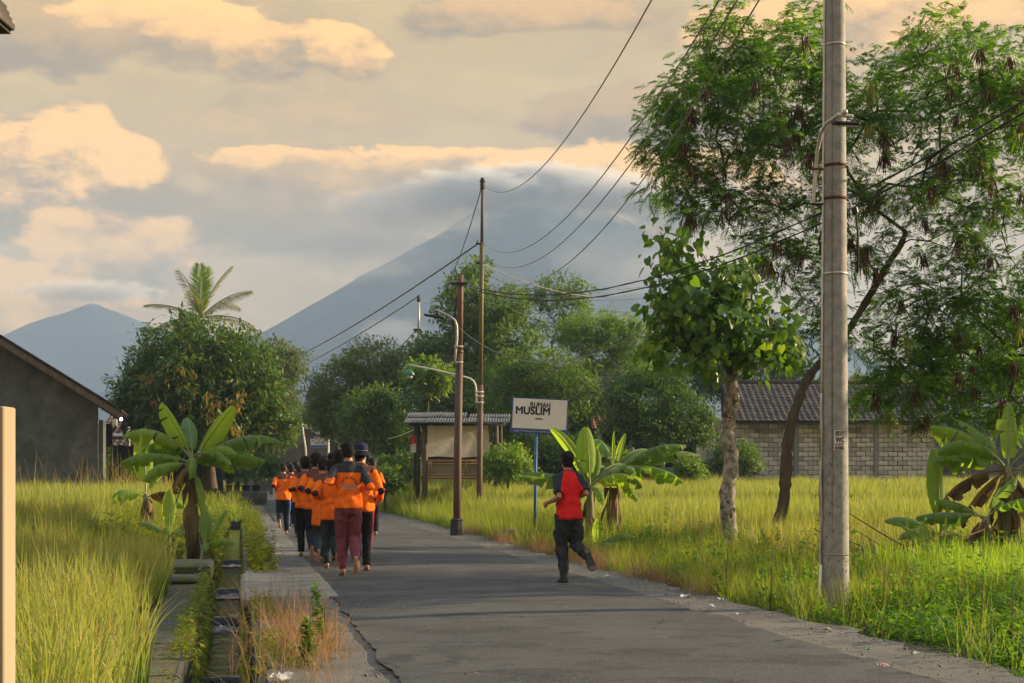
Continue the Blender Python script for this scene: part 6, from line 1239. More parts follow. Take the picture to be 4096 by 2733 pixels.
def wrinkle(me, amp, sx, sz, seed, extra=None):
    co, nm = co_of(me), nrm_of(me); d = np.array([mnoise.fractal(Vector((c[0] * sx + seed, c[1] * sx, c[2] * sz)), .8, 2.1, 3) for c in co]) * amp
    if extra is not None: d += extra(co)
    me.vertices.foreach_set('co', (co + nm * d[:, None]).ravel()); me.update()
def segd(P, a, b):
    a, b = np.array(a), np.array(b); t = np.clip(((P - a) @ (b - a)) / ((b - a) @ (b - a)), 0, 1); return np.linalg.norm(P - (a + t[:, None] * (b - a)), axis=1), t
def person(px, d, H, rz, pose, style, label, fine=False, seed=0, group='runners in orange shirts'):
    s = H / 1.70; x = PT(px, 0, d).x; o = empty('person', (x, d, .030), label, 'person', group, rz); vox = .0075 if fine else .013; rd = random.Random(seed)
    J = {k: Vector(v) for k, v in pose.items()}; yl = lambda z: .075 * max(0, (z - .85)) ** 1.0   # forward lean of the trunk
    tw = style.get('twist', 0)
    def leg(sd, mb, r, feet=True):
        hip, kn, an, to = [J[k + sd] for k in ('hip', 'knee', 'ankle', 'toe')]
        mid = hip.lerp(kn, .5); calf = kn.lerp(an, .3) + (J['knee' + sd] - J['knee' + sd]); mb.tube([hip, mid, kn, calf, kn.lerp(an, .65), an], [r[0], r[1], r[2], r[3], r[4], r[5]], 14)
    # ---------------- body (skin)
    mb = MB(); mb.add(*eloft(torso_rings([(.80, .12, .085), (.92, .135, .095), (1.05, .115, .085), (1.25, .145, .095), (1.37, .145, .075), (1.43, .07, .055)], yl)))
    hc = J['head']; nk = Vector((0, yl(1.42), 1.40)); mb.tube([nk, nk.lerp(hc, .45), hc - Vector((0, .015, .02))], [.062, .054, .058], 14)
    tl = style.get('tilt', 0); HX = Vector((math.cos(tl), 0, math.sin(tl))); hy = style.get('turn', 0); HXr = Vector((math.cos(hy), math.sin(hy), 0)); HYr = Vector((-math.sin(hy), math.cos(hy), 0))
    hr = [(-.125, .030, .034, .045), (-.11, .046, .056, .030), (-.085, .056, .078, .014), (-.05, .064, .092, .004), (-.01, .071, .098, 0), (.03, .076, .100, -.004), (.065, .072, .092, -.006), (.09, .058, .074, -.006), (.108, .036, .048, -.005), (.116, .012, .016, -.004)]
    mb.add(*eloft([(hc + HYr * yo + Vector((0, 0, zz)), a, b, HXr, HYr) for zz, a, b, yo in hr]))
    mb.tube([hc + HYr * .088 + Vector((0, 0, .02)), hc + HYr * .112 + Vector((0, 0, -.028)), hc + HYr * .095 + Vector((0, 0, -.042))], [.009, .015, .012], 8)      # nose
    for sg in (-1, 1): mb.add(*eloft([(hc + HXr * sg * .070 + HYr * -.005 + Vector((0, 0, -.035)), .006, .010, HXr, HYr), (hc + HXr * sg * .079 + HYr * -.010 + Vector((0, 0, -.01)), .009, .016, HXr, HYr), (hc + HXr * sg * .080 + HYr * -.014 + Vector((0, 0, .022)), .007, .016, HXr, HYr), (hc + HXr * sg * .074 + HYr * -.010 + Vector((0, 0, .034)), .003, .006, HXr, HYr)], 10))
    for sd, sg in (('L', -1), ('R', 1)):
        sh, el, wr = J['sh' + sd], J['el' + sd], J['wr' + sd]; mb.tube([sh, sh.lerp(el, .45), el, el.lerp(wr, .3), wr], [.050, .043, .036, .037, .025], 12)
        # hand: palm, four curled fingers of unequal length, thumb from the side
        f = (wr - el).normalized(); side = f.cross(Vector((0, 0, 1))).normalized() * -sg if abs(f.z) < .95 else Vector((sg, 0, 0)); side = (Vector((-sg, 0, 0)) - f * f.dot(Vector((-sg, 0, 0)))).normalized(); pn = f.cross(side).normalized()
        if pn.z < 0: pn = -pn
        kn_ = wr + f * .085; mb.add(*eloft([(wr - f * .005, .020, .024, side, pn), (wr + f * .03, .018, .034, side, pn), (wr + f * .065, .017, .040, side, pn), (kn_, .013, .037, side, pn)], 12))
        for q in range(4):
            b0 = kn_ + pn * (.030 - q * .0195); L = (.040, .045, .042, .034)[q]; d1 = (f * .55 + side * .8).normalized(); d2 = (-f * .55 + side * .75).normalized(); d3 = (-f * .95 - side * .2).normalized(); p1 = b0 + d1 * L; p2 = p1 + d2 * L * .65; p3 = p2 + d3 * L * .5; mb.tube([b0 - f * .015, b0, p1, p2, p3], [.0095, .0095, .009, .0085, .0075], 8)
        t0 = wr + f * .028 + pn * .030; t1 = t0 + (f * .7 + pn * .35 + side * .6).normalized() * .036; t2 = t1 + (f * .5 - pn * .45 + side * .6).normalized() * .030; mb.tube([t0 - pn * .01, t0, t1, t2], [.012, .012, .0105, .0085], 8)
        # leg and bare foot
        leg(sd, mb, (.082, .076, .054, .052, .040, .034))
        an, to = J['ankle' + sd], J['toe' + sd]; fd = (to - an); fd = (fd - Vector((0, 0, 0))).normalized(); up = J['knee' + sd] - an; up = (up - fd * up.dot(fd)).normalized(); heel = an - up * .048 - fd * .035; ball = heel + fd * .185; sx = Vector((1, 0, 0)); sx = (sx - fd * sx.dot(fd)).normalized()
        mb.add(*eloft([(heel - fd * .012 + up * .018, .018, .016, sx, up), (heel + fd * .012 + up * .020, .031, .027, sx, up), (heel + fd * .07 + up * .026, .029, .034, sx, up), (heel + fd * .13 + up * .018, .040, .022, sx, up), (ball + up * .014, .043, .016, sx, up), (ball + fd * .018 + up * .012, .038, .012, sx, up)], 14))
        for q in range(5):
            tx = ball + sx * (sg * (-.033 + q * .0165)) + fd * (.006 - .004 * q); rr = .0125 if q == 0 else .0085 - q * .0004; mb.tube([tx - fd * .01 + up * .012, tx + fd * .022 + up * .011, tx + fd * (.040 - q * .004) + up * .008], [rr, rr, rr * .8], 8)
    me = remesh(mb, vox, 'body'); C = ctr_of(me); idx = np.zeros(len(C), int); hcn = np.array(hc); fy = np.array(HYr); fx = np.array(HXr); q = C - hcn; qx, qy, qz = q @ fx, q @ fy, q[:, 2]
    idx[(qy > .07) & (np.abs(qz + .068) < .008) & (np.abs(qx) < .024)] = 1
    for sg in (-1, 1): e = (qy > .06) & (np.hypot((qx - sg * .031) / .014, (qz - .006) / .008) < 1); idx[e] = 2; e2 = (qy > .06) & (np.hypot(qx - sg * .031, qz - .006) < .006); idx[e2] = 3
    me.polygons.foreach_set('material_index', idx.astype(np.int32)); body = link('body', me, o, [M_skin, M_lip, M_eyew, M_eyed])
    # ---------------- hair
    hb = MB(); hl = style.get('hair', rd.uniform(.82, 1.1)); hw_ = rd.uniform(.94, 1.05); ht_ = rd.uniform(.95, 1.06); hrs = [(-.098, .048, .050, -.030), (-.075, .062, .072, -.024), (-.045, .070, .088, -.014), (-.005, .079, .100, -.008), (.035, .083, .105, -.006), (.07, .079, .099, -.006), (.096, .066, .083, -.006), (.115, .043, .054, -.006), (.124, .016, .020, -.006)]
    hb.add(*eloft([(hc + HYr * yo + Vector((0, 0, zz * (ht_ if zz > 0 else hl))), a * hw_, b * hw_, HXr, HYr) for zz, a, b, yo in hrs])); hm = remesh(hb, .008 if fine else .012, 'hair', 3); sd_ = rd.random() * 50
    wrinkle(hm, .008, 42, 42, sd_); bm = bmesh.new(); bm.from_mesh(hm); kill = []
    for f_ in bm.faces:
        c = f_.calc_center_median() - hc; y_ = c.dot(HYr); x_ = abs(c.dot(HXr))
        if (y_ > .045 and c.z < .052) or (y_ > -.002 and c.z < -.018) or (x_ > .045 and y_ > -.03 and c.z < -.030): kill.append(f_)
    bmesh.ops.delete(bm, geom=kill, context='FACES'); bm.to_mesh(hm); bm.free(); link('hair', hm, o, M_hair)
    # tufts
    rr = np.random.default_rng(seed + 5); n = 260 if fine else 70; hv = co_of(hm); hn = nrm_of(hm); pk_ = rr.integers(0, len(hv), n); Dn = hn[pk_] * .6 + rr.normal(0, .5, (n, 3)) + np.array([0, 0, -.3]); A = Acc(); A.add(*leaves(hv[pk_] - hn[pk_] * .004, Dn, hn[pk_] + .01, rr.uniform(.018, .034, n), np.full(n, .008), .1)); tf = A.build('hair_tufts', M_hair, o); tf['kind'] = 'stuff'
    # ---------------- trousers
    tb = MB(); tb.add(*eloft(torso_rings([(1.0, .118, .088), (.95, .128, .098), (.88, .146, .112), (.82, .148, .116), (.77, .125, .105)], yl)))
    w = style.get('leg', 1.0)
    for sd in 'LR': leg(sd, tb, (.090 * w, .088 * w, .073 * w, .069 * w, .062 * w, style.get('cuff', .055)))
    if style.get('cargo'):
        for sd, sg in (('L', -1), ('R', 1)): m_ = J['hip' + sd].lerp(J['knee' + sd], .58); tb.box(m_ + Vector((sg * .080, -.01, -.03)), (.045, .12, .15), None, .02)
    tm = remesh(tb, vox * 1.1, 'trousers', 4); wrinkle(tm, (.010 if not style.get('cargo') else .018), 14, 12, seed + 3.3); C = ctr_of(tm); idx = np.zeros(len(C), int); mats = [style['pants']]
    if style.get('stripe'):
        mats.append(style['stripe']); dR, tR = segd(C, J['hipR'], J['kneeR']); dR2, t2 = segd(C, J['kneeR'], J['ankleR']); dL, tL = segd(C, J['hipL'], J['kneeL']); idx[(C[:, 0] > np.where(C[:, 2] > .5, J['hipR'].x + .07, J['kneeR'].x + .055)) & (np.abs(C[:, 1] - np.where(C[:, 2] > .5, 0.0, J['ankleR'].y * .4)) < .05)] = 1
    if style.get('cuffmat'):
        mats.append(style['cuffmat'])
        for sd in 'LR': dd, tt = segd(C, J['knee' + sd], J['ankle' + sd]); idx[(dd < .1) & (tt > .88)] = len(mats) - 1
    tm.polygons.foreach_set('material_index', idx.astype(np.int32)); link('trousers', tm, o, mats)
    # ---------------- shirt
    hem = style.get('hem', .82); sb = MB(); sb.add(*eloft(torso_rings([(hem - .005, .172, .138), (hem + .02, .180, .144), (.95, .172, .136), (1.05, .162, .122), (1.18, .168, .120), (1.29, .172, .114), (1.345, .162, .100), (1.385, .132, .084), (1.420, .090, .068), (1.450, .066, .058)], yl), 24))
    short = style.get('short', False)
    for sd, sg in (('L', -1), ('R', 1)):
        sh, el, wr = J['sh' + sd], J['el' + sd], J['wr' + sd]
        if short: e2 = sh.lerp(el, .80); sb.tube([sh - Vector((sg * .06, 0, -.01)), sh, sh.lerp(el, .4), e2], [.056, .060, .066, .068], 14)
        else: sb.tube([sh - Vector((sg * .06, 0, -.01)), sh, sh.lerp(el, .5), el + (el - sh.lerp(wr, .5)).normalized() * .006, el.lerp(wr, .45), wr - (wr - el).normalized() * .012], [.060, .063, .060, .056, .049, .040], 14)
    sm = remesh(sb, vox * 1.1, 'shirt', 5)
    def folds(c): return .010 * np.sin(c[:, 0] * 42 + 5 * c[:, 2] + 1.5 * np.sin(c[:, 2] * 14 + seed)) * np.exp(-((c[:, 2] - .98) / .16) ** 2) * (np.abs(c[:, 0]) < .2) + .009 * np.sin(c[:, 2] * 46 + 22 * np.abs(c[:, 0]) + seed) * np.exp(-((c[:, 2] - 1.02) / .10) ** 2)
    wrinkle(sm, .010, 13, 7, seed + 1.7, folds); C = ctr_of(sm); idx = np.zeros(len(C), int); mats = [style['shirt']]
    dist = {}; slv = np.zeros(len(C), bool); fore = np.zeros(len(C), bool)
    for sd, sg in (('L', -1), ('R', 1)):
        dU, tU = segd(C, J['sh' + sd], J['el' + sd]); dF, tF = segd(C, J['el' + sd], J['wr' + sd]); slv |= ((dU < .098) & (tU > .10) & (sg * C[:, 0] > .150)) | (dF < .085) & (tF > .05) & (sg * C[:, 0] > .15); fore |= (dF < .08) & (tF > .1)
    y_line = style.get('yoke_z', 1.315)
    if style['kind'] == 'maroon':
        mats += [style['yoke'], style['patch']]; idx[(C[:, 2] > y_line) & ~slv & (C[:, 2] < 1.447)] = 1
        for sd in 'LR': dd = np.linalg.norm(C - np.array(J['el' + sd] + Vector((0, -.03, -.01))), axis=1); idx[dd < .062] = 2
    elif style['kind'] == 'navy':
        mats += [style['yoke'], style['shirt']]; idx[((C[:, 2] > y_line) & (C[:, 2] < 1.447)) | (slv & ~fore)] = 1
        for sd in 'LR': dd = np.linalg.norm(C - np.array(J['el' + sd] + Vector((0, -.045, 0))), axis=1); idx[dd < .072] = 0
    elif style['kind'] == 'raglan':
        mats += [style['yoke']]; ax_ = np.abs(C[:, 0]); idx[(ax_ > .070 + (1.43 - C[:, 2]) * .36) & (C[:, 2] > 1.10) | slv] = 1; idx[C[:, 2] > 1.438] = 1
    sm.polygons.foreach_set('material_index', idx.astype(np.int32)); shirt = link('shirt', sm, o, mats)
    # ---------------- hat, shoes, lettering
    if style.get('hat'):
        ht = MB(); ht.add(*eloft([(hc + Vector((0, -.006, .02)), .094, .116, XA, YA), (hc + Vector((0, -.006, .055)), .097, .118, XA, YA), (hc + Vector((0, -.006, .10)), .094, .112, XA, YA), (hc + Vector((0, -.006, .128)), .082, .098, XA, YA), (hc + Vector((0, -.006, .143)), .05, .06, XA, YA)], 22)); h_ = ht.build('hat', M_hat, o, True)
        V = []; nn = 28
        for rr_, zz in ((1.0, .022), (1.28, .004), (1.50, -.016)):
            for k in range(nn): t = 2 * math.pi * k / nn; fr = .5 + .5 * math.cos(t - R(60)); V.append((hc.x + .094 * rr_ * math.cos(t) * (1 + .10 * fr * (rr_ - 1)), hc.y - .006 + .116 * rr_ * math.sin(t), hc.z + zz - .010 * (rr_ - 1) * 2 * (1 - fr)))
        for k in range(3 * nn): v = V[k]; V.append((v[0], v[1], v[2] - .006))
        F = [(i * nn + k, i * nn + (k + 1) % nn, (i + 1) * nn + (k + 1) % nn, (i + 1) * nn + k) for i in (0, 1, 3, 4) for k in range(nn)] + [(2 * nn + k, 2 * nn + (k + 1) % nn, 5 * nn + (k + 1) % nn, 5 * nn + k) for k in range(nn)]
        link('brim', np_mesh('brim', V, np.array(F), smooth=True), h_, M_hatdk); bnd = MB(); bnd.tube([(hc.x + .0975 * math.cos(2 * math.pi * k / 24), hc.y - .006 + .1195 * math.sin(2 * math.pi * k / 24), hc.z + .038) for k in range(25)], .003, 5); bnd.build('hat_cord', pbr('hat_cord', (.30, .27, .20), rough=.8), h_)
    if style.get('shoes'):
        for sd, sg in (('L', -1), ('R', 1)):
            an, to, kn = J['ankle' + sd], J['toe' + sd], J['knee' + sd]; fd = (to - an).normalized(); up = kn - an; up = (up - fd * up.dot(fd)).normalized(); sx = Vector((1, 0, 0)); sx = (sx - fd * sx.dot(fd)).normalized(); heel = an - up * .05 - fd * .04
            mb = MB(); mb.add(*eloft([(heel - fd * .022 + up * .02, .026, .026, sx, up), (heel + fd * .0 + up * .028, .042, .044, sx, up), (heel + fd * .06 + up * .032, .041, .048, sx, up), (heel + fd * .13 + up * .02, .050, .034, sx, up), (heel + fd * .20 + up * .012, .051, .024, sx, up), (heel + fd * .245 + up * .010, .040, .018, sx, up), (heel + fd * .262 + up * .008, .018, .010, sx, up)], 18)); mb.tube([an - up * .01, an + up * .07], [.052, .050], 14); shoe = link('shoe', remesh(mb, .008, 'shoe', 3), o, M_shoe)
            so = MB(); prof = [(-.035, .022), (-.02, .040), (.03, .042), (.08, .038), (.14, .050), (.20, .053), (.245, .043), (.268, .020)]
            V = [heel + fd * a + sx * b * k - up * zz for zz in (-.006, .016) for k in (-1, 1) for a, b in prof]; n = len(prof); Lq = [heel + fd * a + sx * b for a, b in prof] + [heel + fd * a - sx * b for a, b in reversed(prof)]
            m = len(Lq); so.add([p + up * .004 for p in Lq] + [p - up * .020 for p in Lq], [tuple(range(m)), tuple(range(2 * m - 1, m - 1, -1))] + [(i, m + i, m + (i + 1) % m, (i + 1) % m) for i in range(m)]); sol = so.build('sole', M_shoesole, shoe)
            for a0, a1 in ((-.03, .03), (.205, .262)): tb_ = MB(); tb_.box(heel + fd * (a0 + a1) / 2 - up * .0205, (.07 if a0 < 0 else .078, a1 - a0, .003), Matrix((sx, fd, up)).transposed()); tb_.build('sole_tip', M_shoetip, shoe)
            lc_ = MB()
            for k in range(3): lc_.tube([an + up * .01 + fd * (.05 + .018 * k) + sx * .03 * q for q in (-1, 0, 1)], .0035, 5)
            lc_.build('laces', M_black_c, shoe)
    if style.get('text'):
        bv = BVHTree.FromPolygons([v.co for v in sm.vertices], [tuple(p.vertices) for p in sm.polygons])
        def onback(me_, mat, off=.0035):
            for v in me_.vertices:
                hit = bv.ray_cast(Vector((v.co.x, -1, v.co.y)), Vector((0, 1, 0))); v.co = Vector((v.co.x, (hit[0].y if hit[0] else -.12) - off, v.co.y))
            return link('lettering', me_, shirt, mat)
        def fit(txt, w_, h_, xc, zc, bold):
            me_ = text_mesh(txt, .1, 0, bold); xs = [v.co.x for v in me_.vertices]; ys = [v.co.y for v in me_.vertices]; a, b, c, d_ = min(xs), max(xs), min(ys), max(ys)
            for v in me_.vertices: v.co = Vector((xc + ((v.co.x - a) / (b - a) - .5) * w_, zc + ((v.co.y - c) / (d_ - c) - .5) * h_, 0))
            return me_
        M_txt = pbr('dark_print', (.020, .022, .026), rough=.8); M_txtw = pbr('pale_print', (.50, .50, .50), rough=.7); T = 'LASKAR SANTRI'; n = len(T)
        for i, ch in enumerate(T):
            if ch == ' ': continue
            an = R(84 - 168 * i / (n - 1)); me_ = fit(ch, .019, .026, 0, 0, .004); ca, sa = math.cos(-an * 0 - (an * -1) * 0), 0
            rt = -an * .92 if False else an * .9; cx_, cz_ = -.094 * math.sin(an), 1.150 + .090 * math.cos(an)
            for v in me_.vertices: X_2, Y_2 = v.co.x, v.co.y; v.co = Vector((cx_ + X_2 * math.cos(rt) - Y_2 * math.sin(rt), cz_ + X_2 * math.sin(rt) + Y_2 * math.cos(rt), 0))
            onback(me_, M_txt)
        onback(fit('HIDAYATULLAH', .200, .032, 0, 1.137, .006), M_txt, .003); onback(fit('HIDAYATULLAH', .194, .028, -.001, 1.138, .001), M_txtw, .0055); onback(fit('YOGYAKARTA', .145, .024, .004, 1.098, .005), M_txt, .003); onback(fit('YOGYAKARTA', .140, .020, .004, 1.0985, .001), M_txtw, .0055)
    o.scale = (s, s, s); return o
JIT = []
def pose(stance='L', other='toe', elL=(0, 0, 0), elR=(0, 0, 0), wrL=(0, 0, 0), wrR=(0, 0, 0), head=(0, 0, 0)):
    J = {'head': Vector((0, .085, 1.575)) + Vector(head)}; jr = random.Random(str((stance, other, tuple(elL), tuple(elR), len(JIT)))); JIT.append(1); jv = lambda a: Vector((jr.uniform(-a, a), jr.uniform(-a, a), jr.uniform(-a, a)))
    for sd, sg in (('L', -1), ('R', 1)):
        J['hip' + sd] = (sg * .082, .01, .88); J['sh' + sd] = (sg * .150, .035, 1.352)
        J['el' + sd] = Vector((sg * .225, -.125, 1.125)) + Vector(elL if sd == 'L' else elR) + jv(.022); J['wr' + sd] = Vector((sg * .185, .115, 1.11)) + Vector(wrL if sd == 'L' else wrR) + jv(.035)
        k = 'stand' if sd == stance else other
        if k == 'stand': J['knee' + sd], J['ankle' + sd], J['toe' + sd] = (sg * .080, .07, .475), (sg * .070, -.035, .078), (sg * .085, .165, .030)
        elif k == 'toe': J['knee' + sd], J['ankle' + sd], J['toe' + sd] = (sg * .080, .055, .48), (sg * .075, -.215, .215), (sg * .080, -.180, .010)
        elif k == 'back': J['knee' + sd], J['ankle' + sd], J['toe' + sd] = (sg * .085, .03, .475), (sg * .095, -.33, .325), (sg * .105, -.37, .11)
        elif k == 'kick': J['knee' + sd], J['ankle' + sd], J['toe' + sd] = (sg * .105, .05, .475), (sg * .135, -.33, .365), (sg * .180, -.40, .165)
    return J
OR = dict(shirt=M_orange, yoke=M_maroon, patch=M_patch, kind='maroon', pants=M_black_c)
def st_(**k): q = dict(OR); q.update(k); return q
person(348.5, 18.0, 1.70, TA, pose('L', 'toe', elL=(-.03, -.03, .05), wrL=(.02, -.03, .06), elR=(.045, -.02, -.03), wrR=(.03, 0, .02)), dict(shirt=M_orange, yoke=M_navy, kind='navy', pants=M_plum, cuffmat=M_plum2, cuff=.046, yoke_z=1.30, text=True, leg=1.06, hem=.85), 'barefoot runner in plum trousers with lettering on an orange shirt', True, 1)
person(361.5, 18.9, 1.68, TA, pose('R', 'toe', elR=(.015, -.03, -.04), wrR=(.05, -.09, -.19), head=(.0, .01, 0)), st_(pants=M_black_c, stripe=M_redst, hat=True, turn=-.5, hem=.80), 'runner in a navy bucket hat beside the one in plum trousers', True, 2)
person(331.5, 19.4, 1.49, TA, pose('L', 'toe', elL=(-.02, 0, .03)), st_(pants=M_slate, hem=.76), 'short runner in slate trousers just left of the plum trousers', True, 3)
person(322.5, 20.3, 1.52, TA, pose('R', 'toe', elL=(-.03, 0, .06)), st_(pants=M_slate, hem=.62), 'runner in a knee length orange shirt behind the short one', False, 4)
person(316.0, 20.9, 1.60, TA, pose('R', 'toe', elL=(.0, -.02, .0)), st_(pants=M_darkbl, cuff=.05), 'runner with cropped hair and dark blue trousers in the left file', True, 5)
person(305.5, 22.2, 1.57, TA, pose('L', 'back', elL=(0, -.01, .0)), st_(pants=M_black_c), 'runner in black trousers behind the dark blue ones, in the left file', False, 6)
person(283.5, 30.5, 1.53, TA, pose('R', 'back', elL=(-.02, 0, .02)), st_(pants=M_darkbl, stripe=M_bluest, leg=1.1), 'runner leading at the far left, apart from the file', False, 7)
for i, (px, d, H, ps, lab, pn) in enumerate([(291.5, 33.0, 1.53, ('L', 'back'), 'runner close behind the far left one, mostly hidden', M_black_c), (288.5, 37.0, 1.62, ('R', 'toe'), 'tall head farthest left in the back of the group', M_darkbl), (296.5, 35.0, 1.62, ('L', 'toe'), 'second tall head in the back of the group', M_black_c), (300.0, 29.0, 1.48, ('L', 'back'), 'short runner deep in the file with a bowed head', M_darkbl), (312.5, 24.4, 1.46, ('R', 'toe'), 'runner whose hair shows between the two left file heads', M_black_c), (325.5, 24.2, 1.60, ('L', 'toe'), 'runner seen as a dark head right of the cropped hair', M_black_c), (332.5, 22.4, 1.64, ('R', 'toe'), 'runner with an ear showing left of the plum runner', M_darkbl), (339.5, 21.2, 1.65, ('L', 'toe'), 'runner hidden just behind the plum runner', M_black_c), (372.5, 30.0, 1.64, ('R', 'toe'), 'runner far ahead, head right of the bucket hat', M_black_c)]):
    person(px, d, H, TA, pose(*ps, head=(.0, .01, -.02 if i == 3 else 0)), st_(pants=pn), lab, False, 20 + i)
person(569.0, 16.85, 1.56, TA + R(4), pose('L', 'kick', elL=(.045, .0, -.03), wrL=(-.10, .02, -.09), elR=(-.02, .02, -.015), wrR=(-.04, .02, .0), head=(.0, .0, 0)), dict(shirt=M_red, yoke=M_navy, kind='raglan', pants=pbr('black_cargo', (.020, .023, .027), (.030, .033, .038), 8.0, rough=.95, bump=.2), cargo=True, short=True, shoes=True, leg=1.12, cuff=.058, hem=.82), 'boy in a red raglan shirt, black cargo trousers and shoes, running alone', True, 40, None)
# ---------------------------------------------------------------- small things
M_gate = pbr('pale_timber_post', (.34, .275, .18), (.28, .22, .14), 4.0, rough=.6, spec=.3, bump=.1, stretch=(1, 1, .1))
gp = empty('gate_post', (PT(-9.5, 0, 4.2).x, 4.2, 0), 'pale squared timber post close by at the left edge', 'post'); MB().box((0, 0, .75), (.115, .10, 1.5), None, .004).build('shaft', M_gate, gp)
gp.location.z = PT(0, 407, 4.2).z - 1.5
er = empty('near_eave', (PT(-22, 0, 6.0).x, 6.0, 3.2), 'dark corner of a near tiled eave at the top left', 'roof'); zc = PT(0, 12, 6.0).z - 3.2
for k in range(4): MB().box((-.05 + .0 - .012 * k, .0, zc + .028 * k + .02), (.24, .5, .03), Euler((0, R(4), 0)).to_matrix(), .004).build('tile', M_tile_dark, er)
MB().box((-.06, .0, zc - .005), (.22, .5, .022)).build('eave_board', M_wood_dk, er); MB().box((-.45, .35, -1.6), (.12, .12, 3.3)).build('eave_post', M_wood_dk, er); MB().box((-.45, .2, zc + .12), (.75, .6, .05)).build('roof_deck', M_wood_dk, er)
# brush pile
bp = bpos(905, 17.6); br = empty('brush_pile', bp, 'heap of dead brown branches in the rice before the block wall', 'branches'); rr = random.Random(8); M_twig = pbr('dead_branch', (.16, .10, .06), (.09, .06, .04), 8, rough=.9)
for i in range(20):
    a = rr.uniform(-.5, .5) + (math.pi if rr.random() < .45 else 0); e = rr.uniform(.1, .65); L = rr.uniform(.5, 1.2); p = Vector((rr.uniform(-.5, .5), rr.uniform(-.25, .25), rr.uniform(.05, .35))); d = Vector((math.cos(a) * math.cos(e), .3 * math.sin(a), math.sin(e))); k = Vector((rr.gauss(0, .06), 0, rr.gauss(0, .05)))
    MB().tube([p, p + d * L * .5 + k, p + d * L + k * 2.5], [.016, .011, .005], 5).build('branch', M_twig, br, True)
# litter on the right verge and by the canal
M_litw = pbr('litter_white', (.55, .54, .50), (.40, .39, .36), 20, rough=.6); M_litb = pbr('litter_blue', (.16, .36, .46), rough=.5); M_litr = pbr('litter_red', (.45, .12, .10), (.5, .4, .35), 15, rough=.6); M_litg = pbr('litter_green', (.08, .35, .22), rough=.5); M_card = pbr('litter_card', (.36, .28, .18), (.28, .22, .15), 12, rough=.8)
def gpx(px, py): d = CAM_H * FPX / (py - HY); return (px - CX) / FPX * d, d
def litter(px, py, w, mat, label, seed, h=.5):
    w *= .7; x, y = gpx(px, py); o = empty('plastic_scrap' if mat not in (M_card,) else 'card_scrap', (x, y, max(0.0, float(hz(x, y))) + .012), label, 'scrap', 'scraps of litter'); r = random.Random(seed); k = 6; V = []
    for i in range(k):
        for j in range(k): V.append(((i / (k - 1) - .5) * w, (j / (k - 1) - .5) * w * .7, abs(mnoise.noise(Vector((i * .9 + seed, j * .9, seed)))) * w * h))
    F = [(i * k + j, (i + 1) * k + j, (i + 1) * k + j + 1, i * k + j + 1) for i in range(k - 1) for j in range(k - 1)]; V2 = V + [(a, b, c - .006) for a, b, c in V]; F2 = [tuple(k * k + q for q in reversed(f)) for f in F]
    link('scrap', np_mesh('scrap', V2, np.array(F + F2)), o, mat); o.rotation_euler = (0, 0, r.uniform(0, 3)); return o
for i, a in enumerate([(721, 601, .11, M_litw, 'crumpled white bag at the weeds left of the concrete pole'), (685, 598, .14, M_litw, 'flattened white scrap at the foot of the dry grass'), (607, 577, .10, M_litw, 'white scrap at the road edge right of the raised shoe'), (712, 607, .09, M_litw, 'thin white strip on the shoulder below the crumpled bag'), (827, 631, .13, M_card, 'tan card on the bare earth right of the pole foot'), (842, 635, .06, M_card, 'small tan stone like scrap beside the card'), (737, 615, .06, M_litw, 'tiny white scrap below the weeds'), (868, 651, .07, M_litg, 'green bottle cap sized scrap near the bottom right'), (884, 668, .12, M_litr, 'red and white wrapper at the bottom right'), (915, 655, .08, M_litw, 'white wrapper in the grass at the right bottom'), (277, 628, .10, M_litb, 'pale blue bag among the dry grass by the canal'), (282, 680, .20, M_litw, 'white plastic sheet at the bottom edge by the canal'), (252, 561, .12, M_litw, 'white crumple on the footway by the creepers')]): litter(*a, 30 + i)
# culvert kerb by the rusty pole
k0 = uv2xy(2.55, 28.2); cv = empty('culvert_kerb', (*k0, 0), 'short concrete culvert kerb in the grass right of the rusty pole', 'kerb', rz=TA); MB().box((.95, .0, .10), (1.9, .22, .24), None, .02).build('kerb_block', M_conc, cv); MB().box((.95, .25, .0), (1.5, .3, .08), None, .02).build('kerb_slab', M_conc, cv)
# stones on the dam edge and loose chips
M_stone = pbr('grey_stone', (.17, .165, .15), (.11, .105, .095), 9, rough=.9, bump=.5)
def stone(x, y, z, r, seed, label):
    bm = bmesh.new(); bmesh.ops.create_icosphere(bm, subdivisions=2, radius=r)
    for v in bm.verts: v.co *= 1 + .35 * mnoise.noise(v.co / r * 1.1 + Vector((seed, 0, 0))); v.co.z *= .6
    me = bpy.data.meshes.new('stone'); bm.to_mesh(me); bm.free(); o = link('stone', me, None, M_stone); o.location = (x, y, z + r * .3); return tag(o, label, 'stone', 'stones')
for i, (px, py, r_, lab) in enumerate([(226, 634, .09, 'dark wet stone in the canal above the lower weir'), (214, 617, .10, 'rounded stone at the left of the upper fall'), (244, 640, .07, 'small stone by the right canal wall'), (232, 610, .08, 'stone under the upper fall')]):
    d = (CAM_H + .47) * FPX / (py - HY); x = (px - CX) / FPX * d; u_, v_ = xy2uv(x, d); x, d = uv2xy(max(CL + .1, min(CR - .1, u_)), v_); stone(x, d, -.50, r_, i * 3.1, lab)
